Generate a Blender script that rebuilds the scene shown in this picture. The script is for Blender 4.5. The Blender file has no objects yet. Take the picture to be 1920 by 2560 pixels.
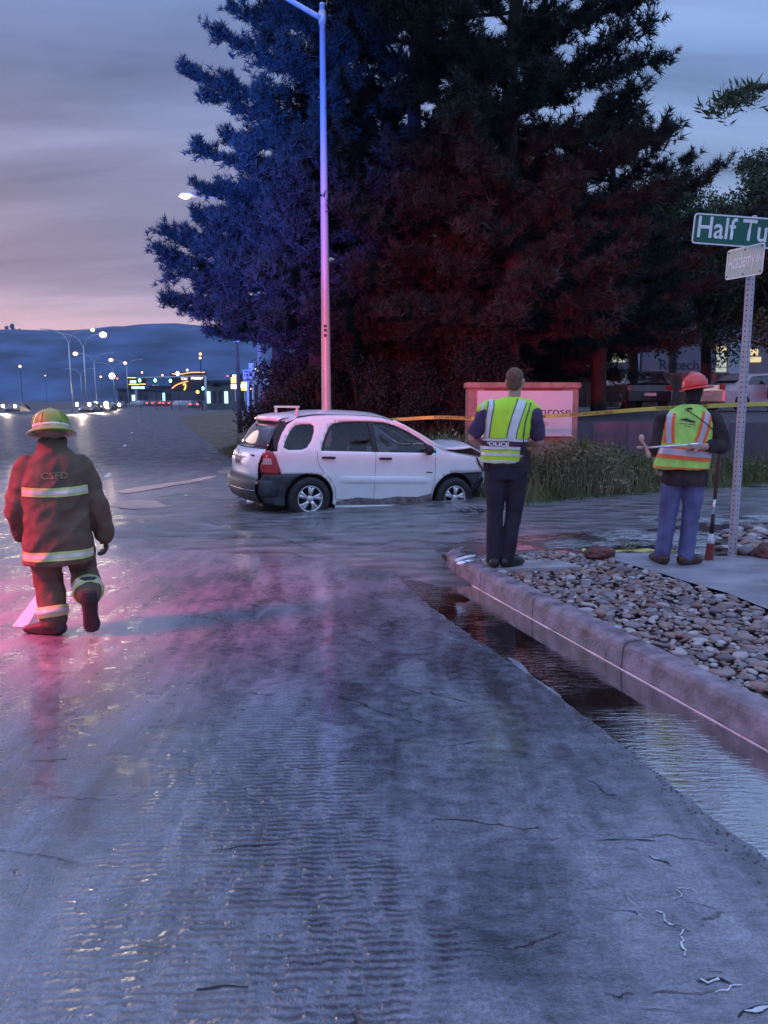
import bpy, bmesh, math, random
import numpy as np
from mathutils import Vector, Matrix, noise
from mathutils.bvhtree import BVHTree
from mathutils.geometry import delaunay_2d_cdt
random.seed(7); np.random.seed(7)
S = bpy.context.scene
COL = S.collection
R = math.radians
PI = math.pi

# ------------------------------------------------------------------ camera
CAM_H = 1.75; PITCH = 8.3; FPX = 1923.0
cd = bpy.data.cameras.new('camera'); cam = bpy.data.objects.new('camera', cd); COL.objects.link(cam)
cam.location = (0, 0, CAM_H); cam.rotation_euler = (R(90 - PITCH), 0, 0)
cd.sensor_fit = 'VERTICAL'; cd.sensor_height = 36; cd.lens = FPX / 2560 * 36
cd.clip_start = .05; cd.clip_end = 6000
S.camera = cam

def ray(px, py):
    u = (px - 960) / FPX; v = (py - 1280) / FPX
    c, s = math.cos(R(PITCH)), math.sin(R(PITCH))
    return u, c - v * s, -s - v * c
def G(px, py, z=0.0):
    X, Y, Z = ray(px, py); t = (z - CAM_H) / Z
    return Vector((X * t, Y * t, z))
def D(px, py, Y0):
    X, Y, Z = ray(px, py); t = Y0 / Y
    return Vector((X * t, Y0, CAM_H + Z * t))

# ------------------------------------------------------------------ world
W = bpy.data.worlds.new('World'); S.world = W; W.use_nodes = True
nt = W.node_tree; N = nt.nodes; L = nt.links
for n in list(N): N.remove(n)
out = N.new('ShaderNodeOutputWorld')
bg = N.new('ShaderNodeBackground'); bg.inputs['Strength'].default_value = 0.10
sky = N.new('ShaderNodeTexSky'); sky.sky_type = 'NISHITA'; sky.sun_disc = False
sky.sun_elevation = R(2); sky.sun_rotation = R(-38); sky.air_density = 1.2; sky.dust_density = 2.5
bg2 = N.new('ShaderNodeBackground'); bg2.inputs['Strength'].default_value = 1.0
tc = N.new('ShaderNodeTexCoord'); sep = N.new('ShaderNodeSeparateXYZ')
L.new(tc.outputs['Generated'], sep.inputs[0])
ramp = N.new('ShaderNodeValToRGB')            # overcast dusk cloud deck, by height above the horizon
L.new(sep.outputs['Z'], ramp.inputs[0])
el = ramp.color_ramp.elements
el[0].position = 0.0; el[0].color = (.72, .38, .34, 1)
el[1].position = 1.0; el[1].color = (.52, .78, 1.46, 1)
for p, c in ((.05, (.56, .35, .37, 1)), (.13, (.30, .25, .33, 1)), (.25, (.20, .20, .30, 1)), (.42, (.125, .18, .35, 1)), (.62, (.46, .62, 1.10, 1))):
    e = el.new(p); e.color = c
# away from the sunset the low sky is bluer
ramp2 = N.new('ShaderNodeValToRGB'); L.new(sep.outputs['Z'], ramp2.inputs[0])
el = ramp2.color_ramp.elements
el[0].position = 0.0; el[0].color = (.24, .28, .44, 1)
el[1].position = 1.0; el[1].color = (.52, .78, 1.46, 1)
for p, c in ((.2, (.23, .31, .46, 1)), (.35, (.165, .26, .47, 1)), (.62, (.46, .62, 1.10, 1))):
    e = el.new(p); e.color = c
dot = N.new('ShaderNodeVectorMath'); dot.operation = 'DOT_PRODUCT'; L.new(tc.outputs['Generated'], dot.inputs[0])
dot.inputs[1].default_value = (-.72, .69, 0)
mr = N.new('ShaderNodeMapRange'); L.new(dot.outputs['Value'], mr.inputs[0])
mr.inputs[1].default_value = .25; mr.inputs[2].default_value = .92; mr.interpolation_type = 'SMOOTHSTEP'
mixs = N.new('ShaderNodeMixRGB'); L.new(mr.outputs[0], mixs.inputs[0])
L.new(ramp2.outputs[0], mixs.inputs[1]); L.new(ramp.outputs[0], mixs.inputs[2])
# cloud streaks: flatten the dome onto a plane so that they bunch towards the horizon
zc = N.new('ShaderNodeMath'); zc.operation = 'ADD'; L.new(sep.outputs['Z'], zc.inputs[0]); zc.inputs[1].default_value = .16
dv = N.new('ShaderNodeVectorMath'); dv.operation = 'DIVIDE'; L.new(tc.outputs['Generated'], dv.inputs[0])
cmb = N.new('ShaderNodeCombineXYZ')
for i in range(3): L.new(zc.outputs[0], cmb.inputs[i])
L.new(cmb.outputs[0], dv.inputs[1])
mp = N.new('ShaderNodeMapping'); mp.inputs['Scale'].default_value = (.30, 1.25, 1); mp.inputs['Rotation'].default_value = (0, 0, R(5))
L.new(dv.outputs[0], mp.inputs[0])
cn = N.new('ShaderNodeTexNoise'); cn.inputs['Scale'].default_value = 1.5; cn.inputs['Detail'].default_value = 9; cn.inputs['Roughness'].default_value = .58
cn.inputs['Distortion'].default_value = .4
L.new(mp.outputs[0], cn.inputs['Vector'])
cr = N.new('ShaderNodeMapRange'); L.new(cn.outputs[0], cr.inputs[0])
cr.inputs[1].default_value = .34; cr.inputs[2].default_value = .66; cr.inputs[3].default_value = .52; cr.inputs[4].default_value = 1.26
mul = N.new('ShaderNodeMixRGB'); mul.blend_type = 'MULTIPLY'; mul.inputs[0].default_value = 1
L.new(mixs.outputs[0], mul.inputs[1]); L.new(cr.outputs[0], mul.inputs[2])
L.new(sky.outputs[0], bg.inputs[0]); L.new(mul.outputs[0], bg2.inputs[0])
ms = N.new('ShaderNodeMixShader'); ms.inputs[0].default_value = .9
L.new(bg.outputs[0], ms.inputs[1]); L.new(bg2.outputs[0], ms.inputs[2]); L.new(ms.outputs[0], out.inputs[0])

def lamp(name, kind, loc, target, energy, color, **kw):
    ld = bpy.data.lights.new(name, kind); o = bpy.data.objects.new(name, ld); COL.objects.link(o)
    o.location = loc; ld.energy = energy; ld.color = color
    if target is not None:
        o.rotation_euler = (Vector(target) - Vector(loc)).to_track_quat('-Z', 'Y').to_euler()
    for k, v in kw.items(): setattr(ld, k, v)
    return o
# weak after-glow from the sunset side
lamp('sun', 'SUN', (0, 0, 50), Vector((.72, -.69, -.16)) + Vector((0, 0, 50)), .35, (1, .72, .66), angle=R(25))
# red beacons of emergency vehicles behind left; blue and left road spots are added
RED = (1, .05, .10); BLUE = (.04, .14, 1)
lamp('red_spot', 'SPOT', (-7.5, -4, 3.2), (1.0, 20, 4.0), 13500, RED, spot_size=R(36), spot_blend=1, shadow_soft_size=.25).scale = (1.3, .60, 1)
lamp('added_blue_spot', 'SPOT', (-8.5, -3, 2.6), (-6.9, 20, 7.8), 100000, BLUE, spot_size=R(35), spot_blend=1, shadow_soft_size=.25)  # added lamp, imitates the blue flare on the pine's left side
lamp('red_spot', 'SPOT', (-6.6, 4.2, 4.6), (-3.6, 5.9, .2), 4400, (1, .03, .12), spot_size=R(48), spot_blend=1, shadow_soft_size=.7)  # added overhead lamp, imitates the red cast over the left road
lamp('red_spot', 'SPOT', (-3.5, -5, 2.7), (2.1, 5.2, .02), 230, (1, .08, .25), spot_size=R(40), spot_blend=.9, shadow_soft_size=.25)
vs = S.view_settings; vs.view_transform = 'Standard'; vs.look = 'None'; vs.exposure = 0.66; vs.gamma = 1; vs.use_curve_mapping = False
S.cycles.use_denoising = True
S.cycles.max_bounces = 8; S.cycles.transparent_max_bounces = 12
S.cycles.sample_clamp_indirect = 4

# ------------------------------------------------------------------ helpers
def tag(o, label=None, cat=None, group=None, kind=None):
    if label: o['label'] = label
    if cat: o['category'] = cat
    if group: o['group'] = group
    if kind: o['kind'] = kind
    return o
def empty(name, loc=(0, 0, 0), rz=0, label=None, cat=None, group=None, rot=None):
    o = bpy.data.objects.new(name, None); COL.objects.link(o); o.empty_display_size = .2
    o.location = loc; o.rotation_euler = rot if rot else (0, 0, rz)
    return tag(o, label, cat, group)
def link(name, me, mat=None, parent=None, loc=None, rot=None, smooth=False):
    o = bpy.data.objects.new(name, me); COL.objects.link(o)
    if mat is not None:
        for m in (mat if isinstance(mat, (list, tuple)) else [mat]): me.materials.append(m)
    if parent is not None: o.parent = parent
    if loc is not None: o.location = loc
    if rot is not None: o.rotation_euler = rot
    if smooth: me.polygons.foreach_set('use_smooth', [True] * len(me.polygons))
    return o
def build(name, bm, mat=None, parent=None, smooth=False, **k):
    me = bpy.data.meshes.new(name); bm.to_mesh(me); bm.free()
    return link(name, me, mat, parent, smooth=smooth, **k)
def pydata(name, v, f, mat=None, parent=None, smooth=False, **k):
    me = bpy.data.meshes.new(name); me.from_pydata([tuple(a) for a in v], [], [tuple(a) for a in f]); me.update()
    return link(name, me, mat, parent, smooth=smooth, **k)
def npmesh(name, V, F):
    """V (n,3) F (m,k) arrays"""
    me = bpy.data.meshes.new(name); k = F.shape[1]
    me.vertices.add(len(V)); me.vertices.foreach_set('co', V.astype(np.float32).ravel())
    me.loops.add(F.size); me.loops.foreach_set('vertex_index', F.astype(np.int32).ravel())
    me.polygons.add(len(F)); me.polygons.foreach_set('loop_start', np.arange(0, F.size, k, dtype=np.int32))
    me.polygons.foreach_set('loop_total', np.full(len(F), k, dtype=np.int32))
    me.update(calc_edges=True); return me
def copy_tree(o, parent=None):
    c = o.copy(); COL.objects.link(c)
    if parent is not None: c.parent = parent
    for ch in [x for x in COL.objects if x.parent == o]: copy_tree(ch, c)
    return c
def box(bm, x0, x1, y0, y1, z0, z1, bev=0, mtx=None):
    r = bmesh.ops.create_cube(bm, size=1)
    vs_ = r['verts']
    bmesh.ops.scale(bm, vec=(x1 - x0, y1 - y0, z1 - z0), verts=vs_)
    bmesh.ops.translate(bm, vec=((x0 + x1) / 2, (y0 + y1) / 2, (z0 + z1) / 2), verts=vs_)
    if bev:
        es = list({e for v in vs_ for e in v.link_edges})
        rr = bmesh.ops.bevel(bm, geom=es, offset=bev, segments=2, affect='EDGES', clamp_overlap=True)
        vs_ = list({v for f in rr['faces'] for v in f.verts} | {v for v in vs_ if v.is_valid})
    if mtx is not None: bmesh.ops.transform(bm, matrix=mtx, verts=vs_)
    return vs_
def tube(bm, pts, rad, seg=10, cap=True, squash=None, ref=None):
    pts = [Vector(p) for p in pts]; n = len(pts)
    if not hasattr(rad, '__len__'): rad = [rad] * n
    rings = []; up = Vector(ref) if ref else None
    for i, p in enumerate(pts):
        t = (pts[min(i + 1, n - 1)] - pts[max(i - 1, 0)]).normalized()
        if up is None or abs(up.dot(t)) > .98: up = t.orthogonal().normalized()
        a = (up - t * up.dot(t)).normalized(); b = t.cross(a)
        if ref is None: up = a
        ring = []
        for k in range(seg):
            th = 2 * PI * k / seg
            ra = rad[i]; rb = ra * (squash[i] if squash else 1)
            ring.append(bm.verts.new(p + a * math.cos(th) * ra + b * math.sin(th) * rb))
        rings.append(ring)
    for i in range(n - 1):
        for k in range(seg):
            bm.faces.new((rings[i][k], rings[i][(k + 1) % seg], rings[i + 1][(k + 1) % seg], rings[i + 1][k]))
    if cap:
        bm.faces.new(rings[0][::-1]); bm.faces.new(rings[-1])
    return [v for r in rings for v in r]
def ball(bm, c, r, seg=12, rot=None):
    if not hasattr(r, '__len__'): r = (r, r, r)
    m = Matrix.Translation(Vector(c)) @ (rot if rot is not None else Matrix()) @ Matrix.Diagonal((*r, 1))
    bmesh.ops.create_uvsphere(bm, u_segments=seg, v_segments=max(6, seg * 2 // 3), radius=1, matrix=m)
def lathe(bm, prof, seg=24, mtx=Matrix(), close=False):
    rings = [[bm.verts.new(mtx @ Vector((r * math.cos(2 * PI * k / seg), r * math.sin(2 * PI * k / seg), z))) for k in range(seg)] for r, z in prof]
    idx = range(len(rings) if close else len(rings) - 1)
    for i in idx:
        a, b = rings[i], rings[(i + 1) % len(rings)]
        for k in range(seg): bm.faces.new((a[k], a[(k + 1) % seg], b[(k + 1) % seg], b[k]))
    if not close:
        if prof[0][0] > 1e-4: bm.faces.new(rings[0][::-1])
        if prof[-1][0] > 1e-4: bm.faces.new(rings[-1])
def textmesh(s, size, depth=.0, bold=0.0, sx=1.0, align='CENTER', res=3):
    c = bpy.data.curves.new('t', 'FONT'); c.body = s; c.size = size; c.extrude = depth; c.offset = bold
    c.align_x = align; c.align_y = 'CENTER'; c.resolution_u = res
    o = bpy.data.objects.new('t', c); COL.objects.link(o)
    dg = bpy.context.evaluated_depsgraph_get(); dg.update()
    me = bpy.data.meshes.new_from_object(o.evaluated_get(dg), depsgraph=dg)
    bpy.data.objects.remove(o); bpy.data.curves.remove(c)
    for v in me.vertices: v.co.x *= sx
    me.name = 'lettering'; me.materials.clear()
    return me
def inpoly(x, y, P):
    c = False; j = len(P) - 1
    for i in range(len(P)):
        if (P[i][1] > y) != (P[j][1] > y) and x < (P[j][0] - P[i][0]) * (y - P[i][1]) / (P[j][1] - P[i][1]) + P[i][0]: c = not c
        j = i
    return c
def densify(P, d, closed=True):
    o = []; n = len(P)
    for i in range(n if closed else n - 1):
        a = Vector(P[i]); b = Vector(P[(i + 1) % n]); k = max(1, int((b - a).length / d))
        for j in range(k): o.append(a.lerp(b, j / k))
    if not closed: o.append(Vector(P[-1]))
    return o
def catmull(P, k=4, closed=False):
    P = [Vector(p) for p in P]; n = len(P); o = []
    rng = range(n) if closed else range(n - 1)
    for i in rng:
        g = (lambda j: P[j % n]) if closed else (lambda j: P[min(max(j, 0), n - 1)])
        a, b, c, d = g(i - 1), g(i), g(i + 1), g(i + 2)
        for j in range(k):
            t = j / k
            o.append(.5 * ((2 * b) + (c - a) * t + (2 * a - 5 * b + 4 * c - d) * t * t + (3 * b - a - 3 * c + d) * t ** 3))
    if not closed: o.append(P[-1])
    return o
def fill2d(P, holes=(), step=.08):
    """triangulate a 2-D outline with interior grid points -> verts2d, tris"""
    pts = []; edges = []
    for loop in [P] + list(holes):
        b = len(pts); pts += [Vector((p[0], p[1])) for p in loop]
        edges += [(b + i, b + (i + 1) % len(loop)) for i in range(len(loop))]
    xs = [p[0] for p in P]; ys = [p[1] for p in P]
    x = min(xs) + step / 2
    while x < max(xs):
        y = min(ys) + step / 2
        while y < max(ys):
            if inpoly(x, y, P) and not any(inpoly(x, y, h) for h in holes): pts.append(Vector((x, y)))
            y += step
        x += step
    v, e, f, *_ = delaunay_2d_cdt(pts, edges, [], 0, 1e-6)
    tri = []
    for t in f:
        cx = sum(v[i].x for i in t) / len(t); cy = sum(v[i].y for i in t) / len(t)
        if inpoly(cx, cy, P) and not any(inpoly(cx, cy, h) for h in holes): tri.append(list(t))
    return v, tri

# ------------------------------------------------------------------ materials
def newmat(name):
    m = bpy.data.materials.new(name); m.use_nodes = True
    nt = m.node_tree; b = nt.nodes['Principled BSDF']
    return m, nt, b
def M(name, col, rough=.6, metal=0, var=.18, scale=6, bump=0, bscale=None, spec=.5, coat=0, col2=None, detail=6, stretch=(1, 1, 1), bdist=.01, rvar=.0):
    m, nt, b = newmat(name); n = nt.nodes; l = nt.links
    tc = n.new('ShaderNodeTexCoord'); mp = n.new('ShaderNodeMapping'); mp.inputs['Scale'].default_value = stretch
    l.new(tc.outputs['Object'], mp.inputs[0])
    t = n.new('ShaderNodeTexNoise'); t.inputs['Scale'].default_value = scale; t.inputs['Detail'].default_value = detail
    l.new(mp.outputs[0], t.inputs['Vector'])
    r = n.new('ShaderNodeValToRGB'); l.new(t.outputs[0], r.inputs[0])
    c1 = [max(0, c * (1 - var)) for c in col]; c2 = col2 if col2 else [min(1, c * (1 + var)) for c in col]
    r.color_ramp.elements[0].position = .32; r.color_ramp.elements[1].position = .68
    r.color_ramp.elements[0].color = (*c1, 1); r.color_ramp.elements[1].color = (*c2, 1)
    l.new(r.outputs[0], b.inputs['Base Color'])
    b.inputs['Roughness'].default_value = rough; b.inputs['Metallic'].default_value = metal
    b.inputs['Specular IOR Level'].default_value = spec; b.inputs['Coat Weight'].default_value = coat
    b.inputs['Coat Roughness'].default_value = .08
    if rvar:
        q = n.new('ShaderNodeMapRange'); l.new(t.outputs[0], q.inputs[0])
        q.inputs[1].default_value = .3; q.inputs[2].default_value = .7
        q.inputs[3].default_value = rough - rvar; q.inputs[4].default_value = rough + rvar; l.new(q.outputs[0], b.inputs['Roughness'])
    if bump:
        t2 = n.new('ShaderNodeTexNoise'); t2.inputs['Scale'].default_value = bscale or scale * 4; t2.inputs['Detail'].default_value = 5
        l.new(mp.outputs[0], t2.inputs['Vector'])
        bp = n.new('ShaderNodeBump'); bp.inputs['Strength'].default_value = bump; bp.inputs['Distance'].default_value = bdist
        l.new(t2.outputs[0], bp.inputs['Height']); l.new(bp.outputs[0], b.inputs['Normal'])
    return m
def EM(name, col, strength, base=(.02, .02, .02)):
    m, nt, b = newmat(name)
    b.inputs['Base Color'].default_value = (*base, 1)
    b.inputs['Emission Color'].default_value = (*col, 1); b.inputs['Emission Strength'].default_value = strength
    m.cycles.emission_sampling = 'NONE'
    return m
def GLASS(name, tint=(.22, .22, .25), refl=1.5, rough=.02):
    m, nt, b = newmat(name); n = nt.nodes; l = nt.links
    n.remove(b); o = n['Material Output']
    tr = n.new('ShaderNodeBsdfTransparent'); tr.inputs[0].default_value = (*tint, 1)
    gl = n.new('ShaderNodeBsdfGlossy'); gl.inputs['Roughness'].default_value = rough; gl.inputs['Color'].default_value = (.9, .9, .9, 1)
    fr = n.new('ShaderNodeFresnel'); fr.inputs[0].default_value = refl
    mx = n.new('ShaderNodeMixShader'); l.new(fr.outputs[0], mx.inputs[0]); l.new(tr.outputs[0], mx.inputs[1]); l.new(gl.outputs[0], mx.inputs[2])
    l.new(mx.outputs[0], o.inputs[0]); return m

m_white = M('car_white_paint', (.84, .85, .87), .28, var=.05, scale=2.5, coat=.6, bump=.0)
m_plastic = M('dark_bumper_plastic', (.045, .045, .055), .5, var=.3, scale=9, bump=.15)
m_black = M('black_rubber', (.012, .012, .014), .55, var=.4)
m_tyre = M('tyre_rubber', (.018, .017, .018), .6, var=.5, scale=14, bump=.3, bscale=60)
m_alloy = M('alloy_rim', (.72, .72, .76), .28, metal=.85, var=.1)
m_chrome = M('chrome', (.8, .8, .82), .15, metal=1, var=.05)
m_glass = GLASS('car_glass', (.45, .44, .47), 1.55)
m_tail = M('tail_lamp_red', (.35, .01, .02), .12, coat=.8, var=.2)
m_tailw = M('tail_lamp_clear', (.55, .40, .42), .12, coat=.8, var=.2)
m_galv = M('galvanised_steel', (.60, .61, .64), .42, metal=.25, var=.12, scale=5, bump=.05, stretch=(1, 1, .15))
m_steelpaint = M('painted_steel_grey', (.55, .56, .60), .4, metal=.3, var=.1, scale=3, stretch=(1, 1, .1))
m_conc = M('wet_concrete', (.34, .33, .35), .42, var=.28, scale=3.5, bump=.35, bscale=40, rvar=.12)
m_stonefr = M('stone_sign_frame', (.30, .20, .17), .8, var=.3, scale=5, bump=.5, bscale=30)
m_skin = M('skin', (.50, .29, .22), .5, var=.1, scale=8, bump=.06, bscale=120)
m_text = M('dark_lettering', (.02, .02, .025), .5, var=.1)
m_textw = M('white_reflective_lettering', (.85, .85, .88), .35, var=.04)
# ================================================================== SETTING
# road surface shader: silt film over wet asphalt, current ripples, cracks
def road_mat():
    m, nt, b = newmat('wet_silty_asphalt'); n = nt.nodes; l = nt.links
    tc = n.new('ShaderNodeTexCoord'); P = tc.outputs['Object']
    def noi(scale, detail=5, stretch=(1, 1, 1), rot=0, dist=0, rough=.55):
        mp = n.new('ShaderNodeMapping'); mp.inputs['Scale'].default_value = stretch; mp.inputs['Rotation'].default_value = (0, 0, rot); l.new(P, mp.inputs[0])
        t = n.new('ShaderNodeTexNoise'); t.inputs['Scale'].default_value = scale; t.inputs['Detail'].default_value = detail; t.inputs['Distortion'].default_value = dist
        t.inputs['Roughness'].default_value = rough
        l.new(mp.outputs[0], t.inputs['Vector']); return t.outputs[0]
    def rng(src, a, b_, c=0, d=1, smooth=True):
        q = n.new('ShaderNodeMapRange'); l.new(src, q.inputs[0]); q.inputs[1].default_value = a; q.inputs[2].default_value = b_; q.inputs[3].default_value = c; q.inputs[4].default_value = d
        if smooth: q.interpolation_type = 'SMOOTHSTEP'
        return q.outputs[0]
    def mth(op, a, b_=None):
        q = n.new('ShaderNodeMath'); q.operation = op
        for i, s in enumerate((a, b_)):
            if s is None: continue
            if isinstance(s, (int, float)): q.inputs[i].default_value = s
            else: l.new(s, q.inputs[i])
        return q.outputs[0]
    sp = n.new('ShaderNodeSeparateXYZ'); l.new(P, sp.inputs[0]); X, Y = sp.outputs[0], sp.outputs[1]
    big = noi(.50, 4, (1.6, .8, 1), R(-17)); mid = noi(2.0, 9, (1.5, .9, 1), R(-17), .8, .58); fine = noi(11, 8, (1, 1.6, 1)); grit = noi(140, 3)
    streak = noi(1.5, 8, (2.4, .34, 1), R(-17), .7, .62)
    tone = mth('ADD', mth('MULTIPLY', big, .38), mth('ADD', mth('MULTIPLY', mid, .28), mth('MULTIPLY', streak, .34)))
    tone = mth('ADD', tone, mth('MULTIPLY', mth('SUBTRACT', fine, .5), .24))
    cr = n.new('ShaderNodeValToRGB'); l.new(tone, cr.inputs[0]); e = cr.color_ramp.elements
    e[0].position = .39; e[0].color = (.026, .028, .038, 1); e[1].position = .61; e[1].color = (.25, .26, .31, 1)
    x = e.new(.47); x.color = (.095, .10, .13, 1)
    # ripple zone
    xr = mth('ADD', X, mth('MULTIPLY', Y, .228)); mx = mth('MULTIPLY', rng(X, -1.35, -.7), rng(mth('ADD', xr, mth('MULTIPLY', mth('SUBTRACT', mid, .5), .5)), .78, .50)); my = rng(Y, 4.9, 3.2)
    # zone narrows to the right near the camera
    mask = mth('MULTIPLY', mx, my); mask = mth('MULTIPLY', mask, rng(noi(1.5, 4), .28, .44))
    wv = n.new('ShaderNodeTexWave'); wv.wave_type = 'BANDS'; wv.bands_direction = 'Y'; wv.wave_profile = 'SIN'
    mpw = n.new('ShaderNodeMapping'); mpw.inputs['Rotation'].default_value = (0, 0, R(-3)); l.new(P, mpw.inputs[0]); l.new(mpw.outputs[0], wv.inputs['Vector'])
    wv.inputs['Scale'].default_value = 9.0; wv.inputs['Distortion'].default_value = 4.6; wv.inputs['Detail'].default_value = 2.0; wv.inputs['Detail Scale'].default_value = 1.2; wv.inputs['Detail Roughness'].default_value = .62
    rip = mth('MULTIPLY', mth('MULTIPLY', wv.outputs['Fac'], rng(noi(7, 4, (1.9, 1, 1)), .36, .56)), mask)
    # channels running down the slope inside the ripple zone
    chan = mth('MULTIPLY', rng(noi(5.5, 5, (1.6, .5, 1), R(8), 1.6), .56, .66), rng(Y, 7.5, 4.0))
    # chopped mud texture to the right of the ripples
    chop = mth('MULTIPLY', noi(26, 5, (1, 2.2, 1), R(-8), .8), rng(X, -.2, .7))
    # transverse cracks with water standing along them
    vor = n.new('ShaderNodeTexVoronoi'); vor.feature = 'DISTANCE_TO_EDGE'; mv = n.new('ShaderNodeMapping'); mv.inputs['Scale'].default_value = (.34, 1.25, 1)
    wob = n.new('ShaderNodeTexNoise'); wob.inputs['Scale'].default_value = 3.2; wob.inputs['Detail'].default_value = 6; l.new(P, wob.inputs['Vector'])
    wa = n.new('ShaderNodeMixRGB'); wa.blend_type = 'ADD'; wa.inputs[0].default_value = .26; l.new(P, wa.inputs[1]); l.new(wob.outputs['Color'], wa.inputs[2])
    l.new(wa.outputs[0], mv.inputs[0]); l.new(mv.outputs[0], vor.inputs['Vector']); vor.inputs['Scale'].default_value = 1.05
    crk = mth('MULTIPLY', rng(vor.outputs['Distance'], .007, .001), rng(noi(1.9, 5), .53, .60))
    hgt = mth('ADD', mth('MULTIPLY', rip, .95), mth('ADD', mth('MULTIPLY', fine, .40), mth('MULTIPLY', grit, .22)))
    hgt = mth('ADD', hgt, mth('MULTIPLY', chop, .45)); hgt = mth('SUBTRACT', hgt, mth('MULTIPLY', chan, .10)); hgt = mth('SUBTRACT', hgt, mth('MULTIPLY', crk, 1.6))
    hgt = mth('ADD', hgt, mth('MULTIPLY', mid, .5))
    bp = n.new('ShaderNodeBump'); bp.inputs['Strength'].default_value = .9; bp.inputs['Distance'].default_value = .012
    l.new(hgt, bp.inputs['Height']); l.new(bp.outputs[0], b.inputs['Normal'])
    dk = n.new('ShaderNodeMixRGB'); l.new(mth('MULTIPLY', crk, .9), dk.inputs[0]); l.new(cr.outputs[0], dk.inputs[1]); dk.inputs[2].default_value = (.012, .012, .016, 1)
    rip_shade = n.new('ShaderNodeMixRGB'); l.new(mth('MULTIPLY', mth('MULTIPLY', rng(wv.outputs['Fac'], .42, .10), rng(noi(7, 4, (1.9, 1, 1)), .38, .54)), mth('MULTIPLY', mask, .8)), rip_shade.inputs[0]); l.new(dk.outputs[0], rip_shade.inputs[1]); rip_shade.inputs[2].default_value = (.035, .03, .04, 1)  # shade of the ripple troughs painted as dark lines
    sp1 = noi(62, 2); sp2 = noi(210, 2)
    gr = rng(mth('ADD', mth('MULTIPLY', sp1, .5), mth('MULTIPLY', sp2, .5)), .36, .64, .50, 1.46, False)
    agg = n.new('ShaderNodeMixRGB'); agg.blend_type = 'MULTIPLY'; agg.inputs[0].default_value = 1; l.new(rip_shade.outputs[0], agg.inputs[1]); l.new(gr, agg.inputs[2])
    farr = rng(Y, 11, 24)
    fm = n.new('ShaderNodeMixRGB'); l.new(farr, fm.inputs[0]); l.new(agg.outputs[0], fm.inputs[1]); fm.inputs[2].default_value = (.085, .08, .10, 1)
    l.new(fm.outputs[0], b.inputs['Base Color'])
    rg = rng(mth('ADD', mth('MULTIPLY', mid, .6), mth('MULTIPLY', fine, .4)), .38, .60, .20, .52)
    rg2 = mth('ADD', rg, mth('MULTIPLY', farr, .22)); l.new(rg2, b.inputs['Roughness']); l.new(rng(Y, 11, 24, .9, .12), b.inputs['Specular IOR Level'])
    l.new(rng(Y, 11, 22, .85, .0), b.inputs['Coat Weight']); b.inputs['Coat Roughness'].default_value = .13
    return m
m_road = road_mat()
def mud_mat():
    m = M('wet_mud', (.15, .13, .135), .38, var=.60, scale=3.4, bump=1.0, bscale=24, spec=.7, rvar=.14, stretch=(.55, 1.7, 1), bdist=.06, col2=(.31, .28, .30))
    m.node_tree.nodes['Principled BSDF'].inputs['Coat Weight'].default_value = .3
    return m
m_mud = mud_mat()
def water_mat(name, col=(.030, .016, .014), scale=16, strength=.25, stretch=(1, 1, 1), rot=0, ior=1.6, dist=.01, mirror=.45):
    m, nt, b = newmat(name); n = nt.nodes; l = nt.links
    b.inputs['Base Color'].default_value = (*col, 1); b.inputs['Roughness'].default_value = .035; b.inputs['IOR'].default_value = ior
    b.inputs['Specular IOR Level'].default_value = .5
    tc = n.new('ShaderNodeTexCoord'); mp = n.new('ShaderNodeMapping'); mp.inputs['Scale'].default_value = stretch; mp.inputs['Rotation'].default_value = (0, 0, rot)
    l.new(tc.outputs['Object'], mp.inputs[0])
    t = n.new('ShaderNodeTexNoise'); t.inputs['Scale'].default_value = scale; t.inputs['Detail'].default_value = 3; t.inputs['Distortion'].default_value = .5; l.new(mp.outputs[0], t.inputs['Vector'])
    t2 = n.new('ShaderNodeTexNoise'); t2.inputs['Scale'].default_value = 1.1; t2.inputs['Detail'].default_value = 3; l.new(tc.outputs['Object'], t2.inputs['Vector'])
    mr = n.new('ShaderNodeMapRange'); l.new(t2.outputs[0], mr.inputs[0]); mr.inputs[1].default_value = .42; mr.inputs[2].default_value = .60; mr.inputs[3].default_value = .04; mr.inputs[4].default_value = 1
    mu = n.new('ShaderNodeMath'); mu.operation = 'MULTIPLY'; l.new(t.outputs[0], mu.inputs[0]); l.new(mr.outputs[0], mu.inputs[1])
    bp = n.new('ShaderNodeBump'); bp.inputs['Strength'].default_value = strength; bp.inputs['Distance'].default_value = dist
    l.new(mu.outputs[0], bp.inputs['Height']); l.new(bp.outputs[0], b.inputs['Normal'])
    if mirror:
        gl = n.new('ShaderNodeBsdfGlossy'); gl.inputs['Color'].default_value = (.92, .94, .96, 1); gl.inputs['Roughness'].default_value = .03; l.new(bp.outputs[0], gl.inputs['Normal'])
        mx = n.new('ShaderNodeMixShader'); mx.inputs[0].default_value = mirror; l.new(b.outputs[0], mx.inputs[1]); l.new(gl.outputs[0], mx.inputs[2]); l.new(mx.outputs[0], n['Material Output'].inputs[0])
    return m
m_water = water_mat('gutter_water', scale=17, strength=.8, stretch=(.5, 2.6, 1), rot=R(4), ior=2.0, dist=.006, mirror=.5)
m_puddle = water_mat('puddle_water', col=(.05, .05, .06), scale=7, strength=.3, stretch=(.5, 2, 1), ior=3.0, dist=.004)
m_street = water_mat('street_water', col=(.06, .055, .06), scale=9, strength=1.0, stretch=(.5, 2.2, 1), ior=2.6, dist=.05)
m_dirt = M('dark_earth', (.07, .055, .045), .85, var=.4, scale=1.2, bump=.6, bscale=8)
m_grassg = M('weedy_earth', (.095, .075, .05), .9, var=.5, scale=2.0, bump=.8, bscale=20, bdist=.05)

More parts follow.
